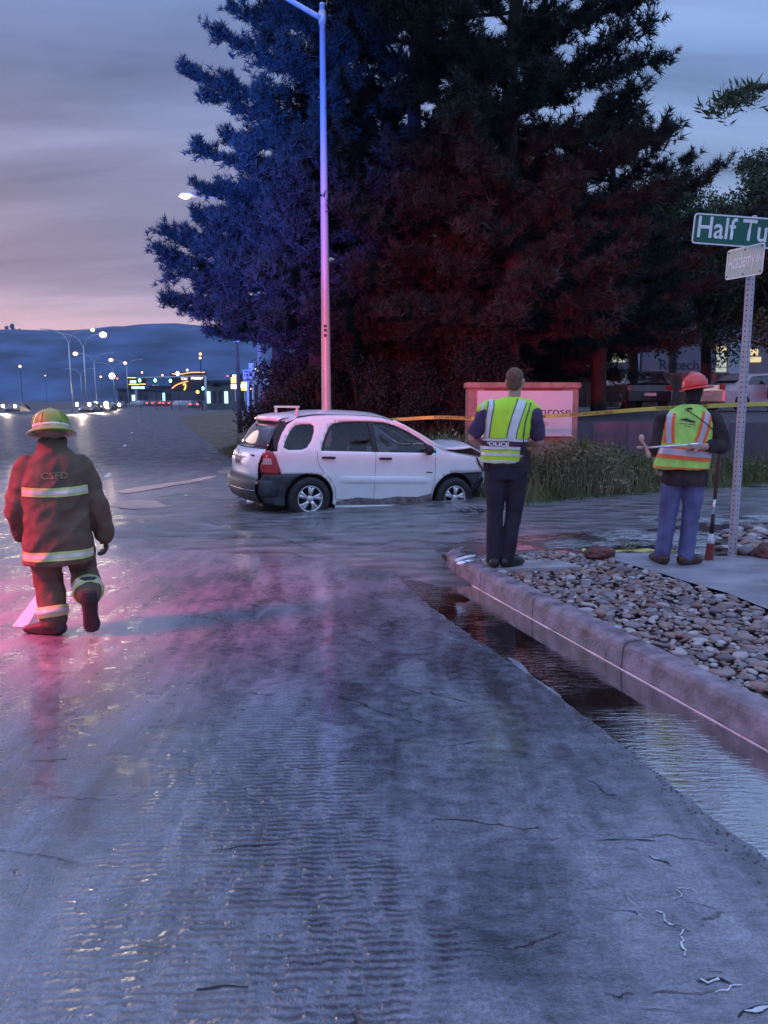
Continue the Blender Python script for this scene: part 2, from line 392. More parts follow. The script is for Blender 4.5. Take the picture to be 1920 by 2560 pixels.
# ground to the horizon
bm = bmesh.new(); bmesh.ops.create_grid(bm, x_segments=4, y_segments=4, size=3500)
g = build('ground', bm, M('far_ground', (.055, .05, .055), .9, var=.4, scale=.03)); g.location = (0, 0, -.075); tag(g, kind='structure')

# asphalt / gutter boundary traced on the ground
bnd_px = [(1008, 1455), (1040, 1485), (1075, 1515), (1125, 1552), (1199, 1606), (1277, 1656), (1340, 1702), (1404, 1747), (1462, 1792), (1510, 1826), (1560, 1868), (1622, 1914), (1708, 1985), (1814, 2071), (1915, 2140), (2010, 2225), (2120, 2330)]
bnd = [G(*p).xy for p in bnd_px]
bnd2 = []
for i, p in enumerate(densify(bnd, .025, closed=False)):
    k = noise.noise(Vector((p.x * 9, p.y * 9, 0))) * .022 + noise.noise(Vector((p.x * 40, p.y * 40, 3))) * .010
    bnd2.append(Vector((p.x + k, p.y + k * .3)))
far = [(.10, 7.9), (.0, 9.0), (.0, 420)]
left = [(-60, 420), (-60, -12), (2.6, -12)]
poly = [Vector(p) for p in left] + bnd2[::-1] + [Vector(p) for p in far]
v, tri = fill2d(poly, (), 30)
V = [(p.x, p.y, 0) for p in v]; F = tri
o = pydata('road', V, F, m_road); tag(o, kind='structure')
# broken asphalt edge dropping to the gutter
VV = []; FF = []
for i, p in enumerate(bnd2): VV += [(p.x, p.y, 0), (p.x + .012 + .008 * noise.noise(Vector((p.x * 60, p.y * 60, 9))), p.y + .004, -.06)]
for i in range(len(bnd2) - 1): FF.append((2 * i, 2 * i + 1, 2 * i + 3, 2 * i + 2))
o = pydata('asphalt_edge', VV, FF, M('broken_asphalt', (.035, .033, .038), .75, var=.5, scale=30, bump=.8, bscale=60)); tag(o, kind='structure')
# loose crumbs along the broken edge
vv = []; ff = []
for k in range(420):
    p = random.choice(bnd2[:-2]); r = random.uniform(.003, .009); c = Vector((p.x - abs(random.gauss(0, .05)), p.y + random.uniform(-.02, .02), r * .3))
    b0 = len(vv); a = random.random() * 6
    for j in range(4): vv.append((c.x + r * math.cos(a + j * PI / 2) * random.uniform(.6, 1.2), c.y + r * math.sin(a + j * PI / 2), 0))
    vv.append((c.x, c.y, r * .9)); ff += [(b0, b0 + 1, b0 + 4), (b0 + 1, b0 + 2, b0 + 4), (b0 + 2, b0 + 3, b0 + 4), (b0 + 3, b0, b0 + 4)]
o = pydata('asphalt_crumbs', vv, ff, M('asphalt_crumb', (.06, .055, .06), .6, var=.6, scale=40)); tag(o, kind='stuff')

# kerb line
kd = (G(1920, 1877, -.03) - G(1100, 1418, -.03)).normalized(); k0 = G(1100, 1418, -.03); k0.z = 0; kd.z = 0
kn = Vector((-kd.y, kd.x, 0)); kn = kn if kn.x > 0 else -kn        # away from the road
def kp(s, o=0, z=0): q = k0 + kd * s + kn * o; return Vector((q.x, q.y, z))
# gutter pan under the water
vv = [kp(s, 0, -.062) for s in (-.3, 9)] + [kp(s, -1.3, -.062) for s in (9, -.3)]
tag(pydata('gutter', vv, [(0, 1, 2, 3)], M('gutter_silt', (.08, .05, .045), .6, var=.4, scale=4)), kind='structure')
# water surface
vv = []; ff = []; n_ = 60
for i in range(n_ + 1):
    s = -.25 + i * .15
    vv += [kp(s, -.001, -.032), kp(s, -1.2, -.032)]
for i in range(n_): ff.append((2 * i, 2 * i + 1, 2 * i + 3, 2 * i + 2))
tag(pydata('gutter_water', vv, ff, m_water), kind='structure')
# thin water sheet along the asphalt edge, its sky reflection painted pale
def ground_patch(name, pxs, z, mat, zt=None, jag=.012, kind='structure', label=None, cat=None, group=None, thick=0):
    P = [G(a, b, z).xy for a, b in pxs]; P = catmull(P, 5, closed=True)
    P = [Vector((p.x + jag * noise.noise(Vector((p.x * 14, p.y * 14, 1))), p.y + jag * noise.noise(Vector((p.x * 14, p.y * 14, 5))))) for p in P]
    v, t = fill2d([tuple(p) for p in P], (), .25)
    o = pydata(name, [(p.x, p.y, z) for p in v], t, mat)
    return tag(o, label, cat, group, kind)
m_skysheen = M('painted_sky_sheen', (.26, .26, .30), .25, var=.25, scale=6, bump=.1, bscale=30, spec=.8)
for pts in (((1270, 1645), (1300, 1655), (1330, 1690), (1372, 1716), (1403, 1742), (1380, 1735), (1330, 1698)),):
    ground_patch('sky_sheen_patch', pts, -.029, m_skysheen)
# red glow where the water meets the kerb, painted as a pink strip
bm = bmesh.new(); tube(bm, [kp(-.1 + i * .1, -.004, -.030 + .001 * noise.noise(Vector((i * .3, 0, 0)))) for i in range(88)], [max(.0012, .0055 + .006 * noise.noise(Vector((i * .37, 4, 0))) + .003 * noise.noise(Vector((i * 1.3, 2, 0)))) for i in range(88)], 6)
kerb_glow = build('kerb_glow_line', bm, M('painted_pink_glow', (.90, .58, .62), .25, var=.1, scale=20, spec=.9), smooth=True); tag(kerb_glow, kind='stuff')

# kerb: segments with joints
kerb = empty('kerb'); kerb['kind'] = 'structure'
prof = [(-.0, -.06), (.012, .10), (.022, .132), (.045, .150), (.155, .155), (.168, .145), (.17, -.06)]
m_kerb = M('kerb_concrete', (.25, .19, .225), .5, var=.50, scale=7, bump=.8, bscale=38, rvar=.12, detail=10)
joints = [-.12, .42, 1.02, 2.05, 3.3, 4.6, 6.0, 7.4, 8.8]
for a, b in zip(joints[:-1], joints[1:]):
    a += .006; b -= .006; bm = bmesh.new(); rings = []; n = max(2, int((b - a) / .08))
    for i in range(n + 1):
        s = a + (b - a) * i / n; row = []
        curve = max(0, .25 - s) ** 2 * 1.2 if s < .25 else 0
        for j, (o_, z_) in enumerate(prof):
            w = (.008 * noise.noise(Vector((s * 6, j * 2.3, 1))) + .005 * noise.noise(Vector((s * 26, j * 5.3, 1)))) if 0 < j < 6 else 0
            row.append(bm.verts.new(kp(s, o_ + curve + w, z_ + w * .6)))
        rings.append(row)
    for i in range(n):
        for j in range(len(prof) - 1): bm.faces.new((rings[i][j], rings[i][j + 1], rings[i + 1][j + 1], rings[i + 1][j]))
    bm.faces.new(rings[0]); bm.faces.new(rings[-1][::-1])
    bmesh.ops.recalc_face_normals(bm, faces=bm.faces)
    build('kerb_segment', bm, m_kerb, kerb)
# joint dirt
bm = bmesh.new()
for i in range(89):
    pass
vv = [kp(-.10, .06, -.06), kp(8.8, .06, -.06), kp(8.8, .06, .10), kp(-.10, .06, .10)]
pydata('kerb_core', vv, [(0, 1, 2, 3)], m_black, kerb)

# sidewalk slab and rock beds
bedtop = [(1166, 1405), (1230, 1388), (1310, 1374), (1400, 1378), (1471, 1388), (1540, 1400), (1610, 1422), (1665, 1437), (1721, 1455), (1821, 1483), (1887, 1510), (1990, 1550), (2150, 1620)]
BT = [G(a, b, .15).xy for a, b in bedtop]
bedpoly = [kp(8, .17).xy, kp(0.02, .17).xy] + BT + [Vector((5.2, 3.0)), Vector((5.0, 0))]
v, t = fill2d([tuple(p) for p in bedpoly], (), .15)
rb = pydata('rock_bed', [(p.x, p.y, .105 + .02 * noise.noise(Vector((p.x * 3, p.y * 3, 0)))) for p in v], t, M('bed_soil', (.045, .032, .03), .35, var=.4, scale=8, bump=.6)); tag(rb, kind='structure')
sw = [Vector((q.x, q.y)) for q in BT[4:]] + [Vector((6, 1)), Vector((14, 1)), Vector((14, 8.6)), G(1920, 1385, .15).xy, G(1760, 1392, .15).xy, G(1640, 1384, .15).xy, G(1510, 1382, .15).xy]
v, t = fill2d([tuple(p) for p in sw], (), .3)
m_side = M('wet_sidewalk', (.33, .31, .34), .32, var=.25, scale=1.6, bump=.25, bscale=50, rvar=.16, spec=.7, stretch=(.7, 1.6, 1))
tag(pydata('sidewalk', [(p.x, p.y, .150) for p in v], t, m_side), kind='structure')
bed2 = [G(*p, .15).xy for p in [(1775, 1385), (1790, 1352), (1830, 1330), (1900, 1318), (2000, 1312), (2100, 1330), (2080, 1400), (1900, 1390)]]
v, t = fill2d([tuple(p) for p in bed2], (), .2)
rb2 = pydata('rock_bed', [(p.x, p.y, .158) for p in v], t, M('bed_soil_two', (.06, .045, .042), .7, var=.4, scale=8)); tag(rb2, kind='structure')
stone_mats = [M('river_stone_%d' % i, c, .45, var=.3, scale=14, bump=.25, bscale=60, spec=.6) for i, c in enumerate([(.30, .23, .21), (.20, .125, .11), (.44, .40, .39), (.15, .115, .12), (.30, .19, .16), (.24, .21, .22)])]
smesh = []
for i in range(12):
    bm = bmesh.new(); bmesh.ops.create_icosphere(bm, subdivisions=2, radius=1)
    off = Vector((i * 7.3, 2, 1)); sx, sy, sz = random.uniform(.85, 1.25), random.uniform(.7, 1), random.uniform(.45, .7)
    for v_ in bm.verts:
        q = v_.co.copy(); d = 1 + .32 * noise.noise(q * 1.2 + off) + .10 * noise.noise(q * 2.9 + off); v_.co = Vector((q.x * sx * d, q.y * sy * d, q.z * sz * d))
    me = bpy.data.meshes.new('stone'); bm.to_mesh(me); bm.free(); me.materials.append(stone_mats[i % 6]); me.polygons.foreach_set('use_smooth', [True] * len(me.polygons)); smesh.append(me)
cands = []
def scatter(poly, n, zb, parent, rmin, rmax):
    xs = [p[0] for p in poly]; ys = [p[1] for p in poly]; k = 0; grid = {}; tries = 0
    while k < n and tries < n * 40:
        tries += 1
        x = random.uniform(min(xs), max(xs)); y = random.uniform(min(ys), max(ys))
        if not inpoly(x, y, poly): continue
        r = rmin + (rmax - rmin) * random.random() ** 1.9
        key = (int(x / .09), int(y / .09)); bad = False
        for a in (-1, 0, 1):
            for b_ in (-1, 0, 1):
                for (qx, qy, qr) in grid.get((key[0] + a, key[1] + b_), []):
                    if (qx - x) ** 2 + (qy - y) ** 2 < ((r + qr) * .62) ** 2: bad = True
        if bad: continue
        grid.setdefault(key, []).append((x, y, r)); k += 1
        cands.append((r / math.hypot(x, y) * (0 if abs(x / max(y, .1)) > .52 else 1), x, y, zb, r, parent))
vis = [p for p in bedpoly[:-2]] + [Vector((3.3, 4.6)), Vector((3.0, 2.2))]
slab_px_ = [(1212, 1418), (1246, 1402), (1392, 1401), (1445, 1412), (1420, 1420), (1235, 1427)]
slab = [G(a, b, .17).xy for a, b in [(1206, 1422), (1258, 1402), (1395, 1400), (1455, 1415)]]
scatter([tuple(p) for p in vis], 2300, .125, rb, .018, .054)
scatter([tuple(p) for p in bed2], 150, .17, rb2, .04, .09)
cands = [c for c in cands if not inpoly(c[1], c[2], [tuple(p) for p in slab])]
cands.sort(key=lambda c: -c[0])
cnt = {}
rest = {}
for i, (imp, x, y, zb, r, par) in enumerate(cands):
    me = smesh[random.randrange(12)]; rz = random.random() * 6.3
    mtx = Matrix.Translation((x, y, zb + r * random.uniform(.1, .45))) @ Matrix.Rotation(rz, 4, 'Z') @ Matrix.Rotation(random.gauss(0, .3), 4, 'X') @ Matrix.Scale(r, 4)
    mtx = mtx @ Matrix.Diagonal((1, 1, random.uniform(.6, 1), 1))
    if cnt.get(par.name, 0) < 295:
        cnt[par.name] = cnt.get(par.name, 0) + 1
        o = bpy.data.objects.new('stone', me); COL.objects.link(o); o.matrix_world = mtx; o.parent = par
    else: rest.setdefault(par.name, []).append((me, mtx, par))
for nm, lst in rest.items():
    VV = []; FF = []; MI = []; b0 = 0
    for me, mtx, par in lst:
        a = np.empty(len(me.vertices) * 3, np.float32); me.vertices.foreach_get('co', a); a = a.reshape(-1, 3)
        mm = np.array(mtx); VV.append(a @ mm[:3, :3].T + mm[:3, 3])
        f = np.empty(len(me.polygons) * 3, np.int32); me.polygons.foreach_get('vertices', f) if False else me.loops.foreach_get('vertex_index', f)
        FF.append(f.reshape(-1, 3) + b0); b0 += len(a); MI += [smesh.index(me) % 6] * len(me.polygons)
    me = npmesh('pebbles', np.vstack(VV), np.vstack(FF))
    o = link('pebbles', me, stone_mats, lst[0][2], smooth=True); me.polygons.foreach_set('material_index', MI); o['kind'] = 'stuff'

# utility cover slab under the officer
v = [(p.x, p.y) for p in slab]; bm = bmesh.new()
lo = [bm.verts.new((x, y, .13)) for x, y in v]; hi = [bm.verts.new((x, y, .172)) for x, y in v]
bm.faces.new(hi)
for i in range(4): bm.faces.new((lo[i], lo[(i + 1) % 4], hi[(i + 1) % 4], hi[i]))
bmesh.ops.recalc_face_normals(bm, faces=bm.faces); bmesh.ops.bevel(bm, geom=bm.edges[:], offset=.006, segments=1, affect='EDGES')
tag(build('utility_cover', bm, m_conc), 'flat grey utility cover slab in the river rocks under the police officer', 'cover slab')
# red boulder
bm = bmesh.new(); bmesh.ops.create_icosphere(bm, subdivisions=3, radius=1)
for q in bm.verts: q.co = Vector((q.co.x * .16, q.co.y * .12, q.co.z * .085)) * (1 + .25 * noise.noise(q.co * 1.6 + Vector((3, 3, 3))))
o = build('boulder', bm, M('red_boulder', (.13, .045, .035), .55, var=.4, scale=9, bump=.5), smooth=False); o.location = G(1500, 1393, .15) + Vector((0, 0, .045)); tag(o, 'dark red boulder at the back of the river rock bed', 'boulder')
o2 = o.copy(); COL.objects.link(o2); o2.location = G(1912, 1392, .15) + Vector((.05, 0, .05)); o2.scale = (1, 1, 1.3); o2['label'] = 'dark red boulder right of the street sign post'

# mud fan over the mouth of the side street
edge = [Vector(p) for p in [(-60, 240), (-17.5, 66), (-5.6, 26), (-3.2, 19.5), (-2.3, 17.2), (-.6, 15.2), (.9, 13.9), (1.7, 12.9), (2.38, 12.36), (3.8, 13.46), (7.9, 15.7), (14, 18), (30, 24)]]
def edge_d(x, y):
    """signed distance to the verge edge, >0 behind it"""
    best = 1e9
    P = Vector((x, y))
    for a, b in zip(edge[:-1], edge[1:]):
        ab = b - a; t = max(0, min(1, (P - a).dot(ab) / ab.length_squared)); d = (P - a - ab * t).length
        if d < abs(best): best = d if ab.cross(P - a) > 0 else -d
    return best
def mudh(x, y):
    fan = max(0, min(1, (y - 7.3 - .35 * max(0, -x)) / 2.2)) * max(0, min(1, (x + 4.6) / 1.6))
    n1 = noise.noise(Vector((x * .35, y * 1.1, 0))); n2 = noise.noise(Vector((x * 1.0, y * 3.4, 4))); n3 = noise.noise(Vector((x * 4, y * 9, 7)))
    t_ = max(0, min(1, (y - 6.75 + .45 * noise.noise(Vector((x * 1.7, y * 1.7, 2)))) / .8))
    h = -.085 + .065 * t_ * t_ * (3 - 2 * t_) + fan * (.055 + .03 * n1 + .016 * n2 + .008 * n3)
    h += .045 * math.exp(-(((x - 1.6) / 1.1) ** 2 + ((y - 12.9) / .7) ** 2)) + .03 * math.exp(-(((x + 1.1) / .8) ** 2 + ((y - 12.1) / .6) ** 2))
    # low channel carrying water across the side street
    yc = 9.55 + .20 * (x - 3); w = .45 + .09 * max(0, x)
    h -= .042 * math.exp(-((y - yc) / w) ** 2) * max(0, min(1, (x - .3) / 2))
    h += .05 * math.exp(-(((x - .45) / .55) ** 2 + ((y - 8.15) / .35) ** 2))
    return h
nx, ny = 300, 150; xs = np.linspace(-6, 26, nx); ys = 6.5 + (np.linspace(0, 1, ny) ** 1.5) * 14.7
V = np.array([(x, y, mudh(x, y)) for y in ys for x in xs]); idx = np.arange(nx * ny).reshape(ny, nx)
F = np.stack([idx[:-1, :-1], idx[:-1, 1:], idx[1:, 1:], idx[1:, :-1]], -1).reshape(-1, 4)
# not where kerb, bed and sidewalk are
keep = []
swp = [tuple(p) for p in sw]; bp_ = [tuple(p) for p in bedpoly]
for f in F:
    c = V[f].mean(0)
    if c[1] < 10 and (inpoly(c[0], c[1], bp_) or inpoly(c[0], c[1], swp)): continue
    keep.append(f)
me = npmesh('mud', V, np.array(keep)); tag(link('mud', me, m_mud, smooth=True), kind='structure')
vv = [(.6, 7.9, .019), (26, 7.9, .019), (26, 20, .019), (.6, 20, .019)]
tag(pydata('street_water', vv, [(0, 1, 2, 3)], m_street), kind='structure')

# tyre ruts and drag marks in the mud
bm = bmesh.new()
rutmat = M('rut_mud', (.045, .038, .042), .28, var=.4, scale=6, bump=.5, spec=.8)
def ribbon(bm, pts, w, z, jag=.004, hfun=None, smooth=True):
    P = [Vector((p[0], p[1])) for p in pts]; P = densify([tuple(p) for p in (catmull(P, 4) if smooth else P)], .018 if smooth else .012, closed=False); n = len(P); prev = None
    for i, p in enumerate(P):
        t = (P[min(i + 1, n - 1)] - P[max(i - 1, 0)]).normalized(); nn = Vector((-t.y, t.x))
        k = math.sin(PI * (i + .3) / (n + .3)) ** .5 * (.22 + 1.3 * abs(noise.noise(Vector((p.x * 17, p.y * 17, 2)))) ** 1.2)
        j = jag * noise.noise(Vector((p.x * 22, p.y * 22, 8))) * 2
        zz = (hfun(p.x, p.y) if hfun else 0) + z
        a = bm.verts.new((p.x + nn.x * (w * k + j), p.y + nn.y * (w * k + j), zz)); b = bm.verts.new((p.x - nn.x * (w * k - j), p.y - nn.y * (w * k - j), zz))
        if prev: bm.faces.new((prev[0], prev[1], b, a))
        prev = (a, b)
for pts, w in ([[(865, 1325), (900, 1315), (960, 1309), (1020, 1306)], .022], [[(850, 1338), (930, 1327), (1010, 1318), (1130, 1313)], .016], [[(700, 1312), (760, 1310), (840, 1302)], .03], [[(1020, 1340), (1130, 1335), (1240, 1325)], .012],
               [[(1130, 1378), (1170, 1375), (1200, 1371)], .02], [[(760, 1352), (800, 1348), (830, 1352)], .02], [[(585, 1312), (640, 1320), (700, 1318)], .03], [[(500, 1300), (560, 1316)], .02], [[(900, 1290), (980, 1292), (1080, 1286)], .02], [[(1240, 1345), (1330, 1338), (1440, 1336)], .015], [[(1130, 1300), (1200, 1296), (1290, 1300)], .015],
   [[(860, 1330), (980, 1318), (1120, 1310), (1300, 1312), (1500, 1330)], .02], [[(870, 1345), (1000, 1334), (1180, 1328), (1400, 1322), (1560, 1312)], .018], [[(930, 1365), (1010, 1352), (1080, 1352)], .02], [[(1240, 1285), (1400, 1278), (1560, 1272)], .03], [[(1300, 1300), (1450, 1292), (1640, 1296)], .03], [[(640, 1335), (700, 1345), (790, 1372)], .014], [[(520, 1335), (600, 1342), (700, 1341)], .012], [[(1800, 1260), (1700, 1266), (1560, 1262)], .03], [[(780, 1400), (830, 1420), (850, 1440)], .014], [[(700, 1370), (780, 1392), (830, 1395)], .012]):
    ribbon(bm, [G(a, b, .03).xy for a, b in pts], w, .006, .01, mudh)
tag(build('tyre_rut', bm, rutmat), kind='stuff')
# standing water left of the car, pale in the sky light
for pts in ([(440, 1272), (470, 1276), (510, 1284), (560, 1294), (580, 1305), (545, 1306), (500, 1296), (465, 1288)], [(270, 1262), (340, 1250), (430, 1256), (420, 1266), (330, 1272)], [(300, 1225), (420, 1207), (560, 1187), (560, 1192), (430, 1214), (320, 1232)],
            [(545, 1347), (590, 1347), (592, 1350), (548, 1351)]):
    ground_patch('puddle', pts, .008, m_puddle, jag=.06)
# debris bits and cracks on the asphalt
crackmat = M('open_crack', (.010, .010, .014), .5, var=.3)
bm = bmesh.new()
cr_px = [([(845, 1740), (870, 1750), (905, 1758), (935, 1776), (1005, 1794)], .008), ([(790, 1700), (830, 1707), (890, 1716)], .006), ([(820, 1742), (850, 1738), (868, 1730)], .006), ([(1020, 1796), (1070, 1810), (1080, 1815), (1092, 1816)], .007),
         ([(980, 1718), (1012, 1722), (1040, 1732), (1110, 1735)], .006), ([(1085, 1700), (1140, 1700), (1230, 1697)], .005), ([(1120, 1790), (1180, 1785), (1230, 1780)], .005), ([(1100, 1870), (1160, 1860), (1240, 1850)], .006),
         ([(1480, 2104), (1560, 2098), (1640, 2104)], .006), ([(1560, 2120), (1600, 2128)], .008), ([(1620, 2138), (1650, 2150), (1682, 2166)], .006), ([(1525, 2275), (1580, 2280), (1592, 2288)], .006), ([(1510, 2487), (1545, 2492), (1560, 2484), (1584, 2487)], .010),
         ([(1600, 2525), (1640, 2526), (1700, 2533)], .006), ([(60, 1905), (150, 1900), (200, 1893), (210, 1895)], .008), ([(0, 2125), (60, 2135), (130, 2146), (200, 2162)], .006), ([(95, 1830), (130, 1823), (175, 1818), (190, 1812)], .01), ([(160, 1790), (190, 1785)], .012),
         ([(530, 2126), (600, 2118), (700, 2110)], .010), ([(490, 2475), (560, 2466), (620, 2470)], .014), ([(1770, 2430), (1800, 2428), (1812, 2436)], .008), ([(1740, 2452), (1790, 2448), (1840, 2468)], .009), ([(1840, 2540), (1880, 2520), (1930, 2516)], .012),
         ([(1465, 1950), (1490, 1962), (1515, 1985), (1540, 1990)], .010), ([(1440, 2100), (1300, 2098), (1230, 2100)], .003), ([(1030, 2240), (900, 2245)], .003), ([(1690, 2262), (1740, 2260), (1790, 2275)], .004), ([(250, 1398), (420, 1405), (640, 1400)], .006), ([(80, 1605), (250, 1612), (420, 1608)], .005), ([(90, 1685), (200, 1683), (300, 1684)], .008), ([(1200, 1425), (1130, 1420)], .001)]
for pts, w in cr_px: ribbon(bm, [G(a, b).xy for a, b in pts], w * .8, .003, .006)
tag(build('crack', bm, crackmat), kind='stuff')
bm = bmesh.new()
for pts, w in ([[(1640, 2276), (1660, 2286), (1664, 2302), (1688, 2312), (1708, 2322), (1696, 2340), (1712, 2354), (1704, 2372), (1720, 2376), (1712, 2392)], .012], [[(1686, 2250), (1700, 2236), (1694, 2228), (1722, 2218)], .008], [[(1756, 2444), (1770, 2452), (1800, 2454)], .010], [[(1790, 2486), (1818, 2478), (1826, 2466), (1856, 2464)], .010],
               [[(1862, 2530), (1890, 2524), (1935, 2526)], .022], [[(1626, 2138), (1650, 2150), (1664, 2156), (1684, 2168)], .008], [[(1010, 2030), (1300, 2010)], .0015], [[(270, 1775), (420, 1772), (600, 1770)], .006], [[(250, 1893), (330, 1896), (470, 1899)], .004], [[(40, 1998), (200, 1996), (380, 2000)], .005], [[(1450, 2065), (1462, 2070)], .008], [[(1530, 2232), (1560, 2238), (1585, 2262)], .006]):
    ribbon(bm, [G(a, b).xy for a, b in pts], w * .85, .0045, .013, smooth=False)
tag(build('puddle', bm, m_puddle), kind='stuff')

# lane dash
for (a, b, c, d) in [((30, 1566), (66, 1568), (116, 1486), (98, 1478))]:
    P = [G(*q, .004) for q in (a, b, c, d)]
    u = []
    for i in range(4):
        for k in range(8): u.append(P[i].lerp(P[(i + 1) % 4], k / 8) + Vector((noise.noise(Vector((i * 5 + k, 1, 1))) * .008, noise.noise(Vector((i * 5 + k, 7, 1))) * .02, 0)))
    o = pydata('lane_marking', u, [list(range(len(u)))], M('road_paint', (.72, .72, .75), .35, var=.15, scale=20)); tag(o, kind='structure')
    off = Vector((-.3, 1, 0)).normalized()
    for k in (1, 2, 3, 5, 7, 9):
        o2 = o.copy(); COL.objects.link(o2); o2.location = off * 12.2 * k
# verge, bank and lot
def bankh(x, y):
    d = edge_d(x, y); s = lambda t: max(0, min(1, t)) ** 2 * (3 - 2 * max(0, min(1, t)))
    return -.03 + .13 * s(d / .5) + .50 * s((d - .4) / 4.5) + .05 * noise.noise(Vector((x * .8, y * .8, 0))) * s(d)
nx, ny = 150, 110; xs = np.linspace(-26, 30, nx); ys = 11.8 + np.linspace(0, 1, ny) ** 1.6 * 70
V = np.array([(x, y, bankh(x, y)) for y in ys for x in xs]); idx = np.arange(nx * ny).reshape(ny, nx)
F = np.stack([idx[:-1, :-1], idx[:-1, 1:], idx[1:, 1:], idx[1:, :-1]], -1).reshape(-1, 4)
F = np.array([f for f in F if max(V[i][2] for i in f) > .0])
tag(link('verge', npmesh('verge', V, F), m_grassg, smooth=True), kind='structure')
# shade of the undercut below the grass, set in as a black tube
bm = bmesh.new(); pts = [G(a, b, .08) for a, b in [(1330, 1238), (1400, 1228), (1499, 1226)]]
tube(bm, pts, [.05, .09, .06], 8, squash=[.7] * 3); tag(build('undercut_shade', bm, m_black), kind='stuff')

# retaining wall + lot
wall = empty('retaining_wall', (0, 0, 0), 0, 'long dark retaining wall of concrete panels below the car park', 'wall')
m_wall = M('dark_wall_concrete', (.12, .095, .13), .8, var=.35, scale=1.5, bump=.3, stretch=(1, 1, .4))
x = 3.0
while x < 26:
    bm = bmesh.new(); yy = 17.0 + .12 * (x - 3); box(bm, x + .012, x + 1.19, yy, yy + .18, .1, 1.26 + .02 * math.sin(x * 3), .012); build('panel', bm, m_wall, wall); x += 1.2
bm = bmesh.new(); vv = [(3, 17.05), (27, 19.93), (60, 60), (3, 60)]
hi = [bm.verts.new((a, b, z)) for (a, b), z in zip(vv, (1.22, 1.22, 1.50, 1.50))]; lo = [bm.verts.new((a, b, 0)) for a, b in vv]
bm.faces.new(hi)
for i in range(4): bm.faces.new((lo[i], lo[(i + 1) % 4], hi[(i + 1) % 4], hi[i]))
bmesh.ops.recalc_face_normals(bm, faces=bm.faces)
tag(build('parking_lot', bm, M('lot_asphalt', (.09, .08, .09), .5, var=.25, scale=.8, bump=.3)), kind='structure')
# wooden fence behind the lot: boards
fence = empty('board_fence', (0, 0, 0), 0, 'tall reddish brown wooden board fence behind the parked cars', 'fence')
m_wood = [M('fence_wood_%d' % i, c, .8, var=.3, scale=4, bump=.3, stretch=(3, 3, .3)) for i, c in enumerate([(.20, .115, .095), (.17, .10, .085), (.235, .135, .11)])]
xa, xb = D(1180, 930, 38).x, D(1900, 930, 38).x
for i in range(120):
    x0 = xa + i * .215 - 2.5
    if x0 > xb + 3: break
    bm = bmesh.new(); box(bm, x0, x0 + .205, 38 + .02 * (i % 2), 38.03 + .02 * (i % 2), 1.38, 3.02 + random.uniform(-.02, .02)); build('board', bm, m_wood[i % 3], fence)
bm = bmesh.new(); box(bm, xa - 2.5, x0, 38.06, 38.12, 2.7, 2.8); box(bm, xa - 2.5, x0, 38.06, 38.12, 1.7, 1.8); build('rail', bm, m_wood[1], fence)
# second fence / hedge line left, behind the pole
fence2 = empty('dark_fence', (0, 0, 0), 0, 'dark wooden fence under the pines behind the white car', 'fence')
for i in range(64):
    x0 = D(655, 960, 27).x + i * .16; 
    if x0 > 3.3: break
    bm = bmesh.new(); box(bm, x0, x0 + .15, 27 + .02 * (i % 2), 27.03 + .02 * (i % 2), .45, 2.0 + random.uniform(-.03, .03)); build('board', bm, m_wood[(i * 2) % 3], fence2)

# hills on the horizon
ridge_px = [(-500, 835), (-100, 830), (0, 829), (60, 827), (120, 829), (200, 829), (250, 825), (300, 819), (330, 819), (360, 815), (400, 813), (450, 812), (480, 815), (560, 822), (700, 835), (900, 850), (1300, 870), (2200, 900), (3200, 930)]
pts = []
for (a, b), (c, d) in zip(ridge_px[:-1], ridge_px[1:]):
    k = max(1, int((c - a) / 6))
    for j in range(k): pts.append((a + (c - a) * j / k, b + (d - b) * j / k))
rows = 14; V = []; HY = 1500
for j in range(rows):
    t = j / (rows - 1); Yd = 950 + (HY - 950) * t
    for i, (a, b) in enumerate(pts):
        topz = D(a, b, HY).z; X = D(a, b, HY).x * (Yd / HY) * .5 + D(a, b, HY).x * .5
        z = topz * (math.sin(t * PI / 2) ** 1.3) * (1 + (.12 * noise.noise(Vector((X * .006, Yd * .006, 0))) * (1 - t)))
        if j == rows - 1: z += 2.2 * noise.noise(Vector((X * .05, 0, 0))) + 1.3 * noise.noise(Vector((X * .17, 3, 0)))
        V.append((X, Yd, z))
n = len(pts); F = [(j * n + i, j * n + i + 1, (j + 1) * n + i + 1, (j + 1) * n + i) for j in range(rows - 1) for i in range(n - 1)]
m_hill = M('wooded_hill', (.04, .07, .14), .95, var=.75, scale=.013, detail=14, stretch=(1, 1, 2.5))  # blue of the distant air put into the hill colour
tag(pydata('hills', V, F, m_hill, smooth=True), kind='structure')
for i, (px, py, hh) in enumerate([(17, 829, 12), (32, 829, 17), (49, 829, 7), (175, 829, 5)]):
    q = D(px, py + 2, HY - 3); bm = bmesh.new(); rr = hh * .33
    for k in range(9): ball(bm, (random.uniform(-rr, rr) * .6, random.uniform(-2, 2), hh * (.3 + .6 * random.random())), (rr * random.uniform(.4, .7), rr * .5, hh * .2), 7)
    tube(bm, [(0, 0, -3), (0, 0, hh * .6)], .6, 5)
    o = build('ridge_tree', bm, m_hill); o.location = q
    tag(o, ['small dark tree on the ridge, nearest the left edge', 'tallest round tree on the distant ridge', 'low bush on the ridge right of the two trees', 'lone bush low on the ridge above the street lamps'][i], 'tree')
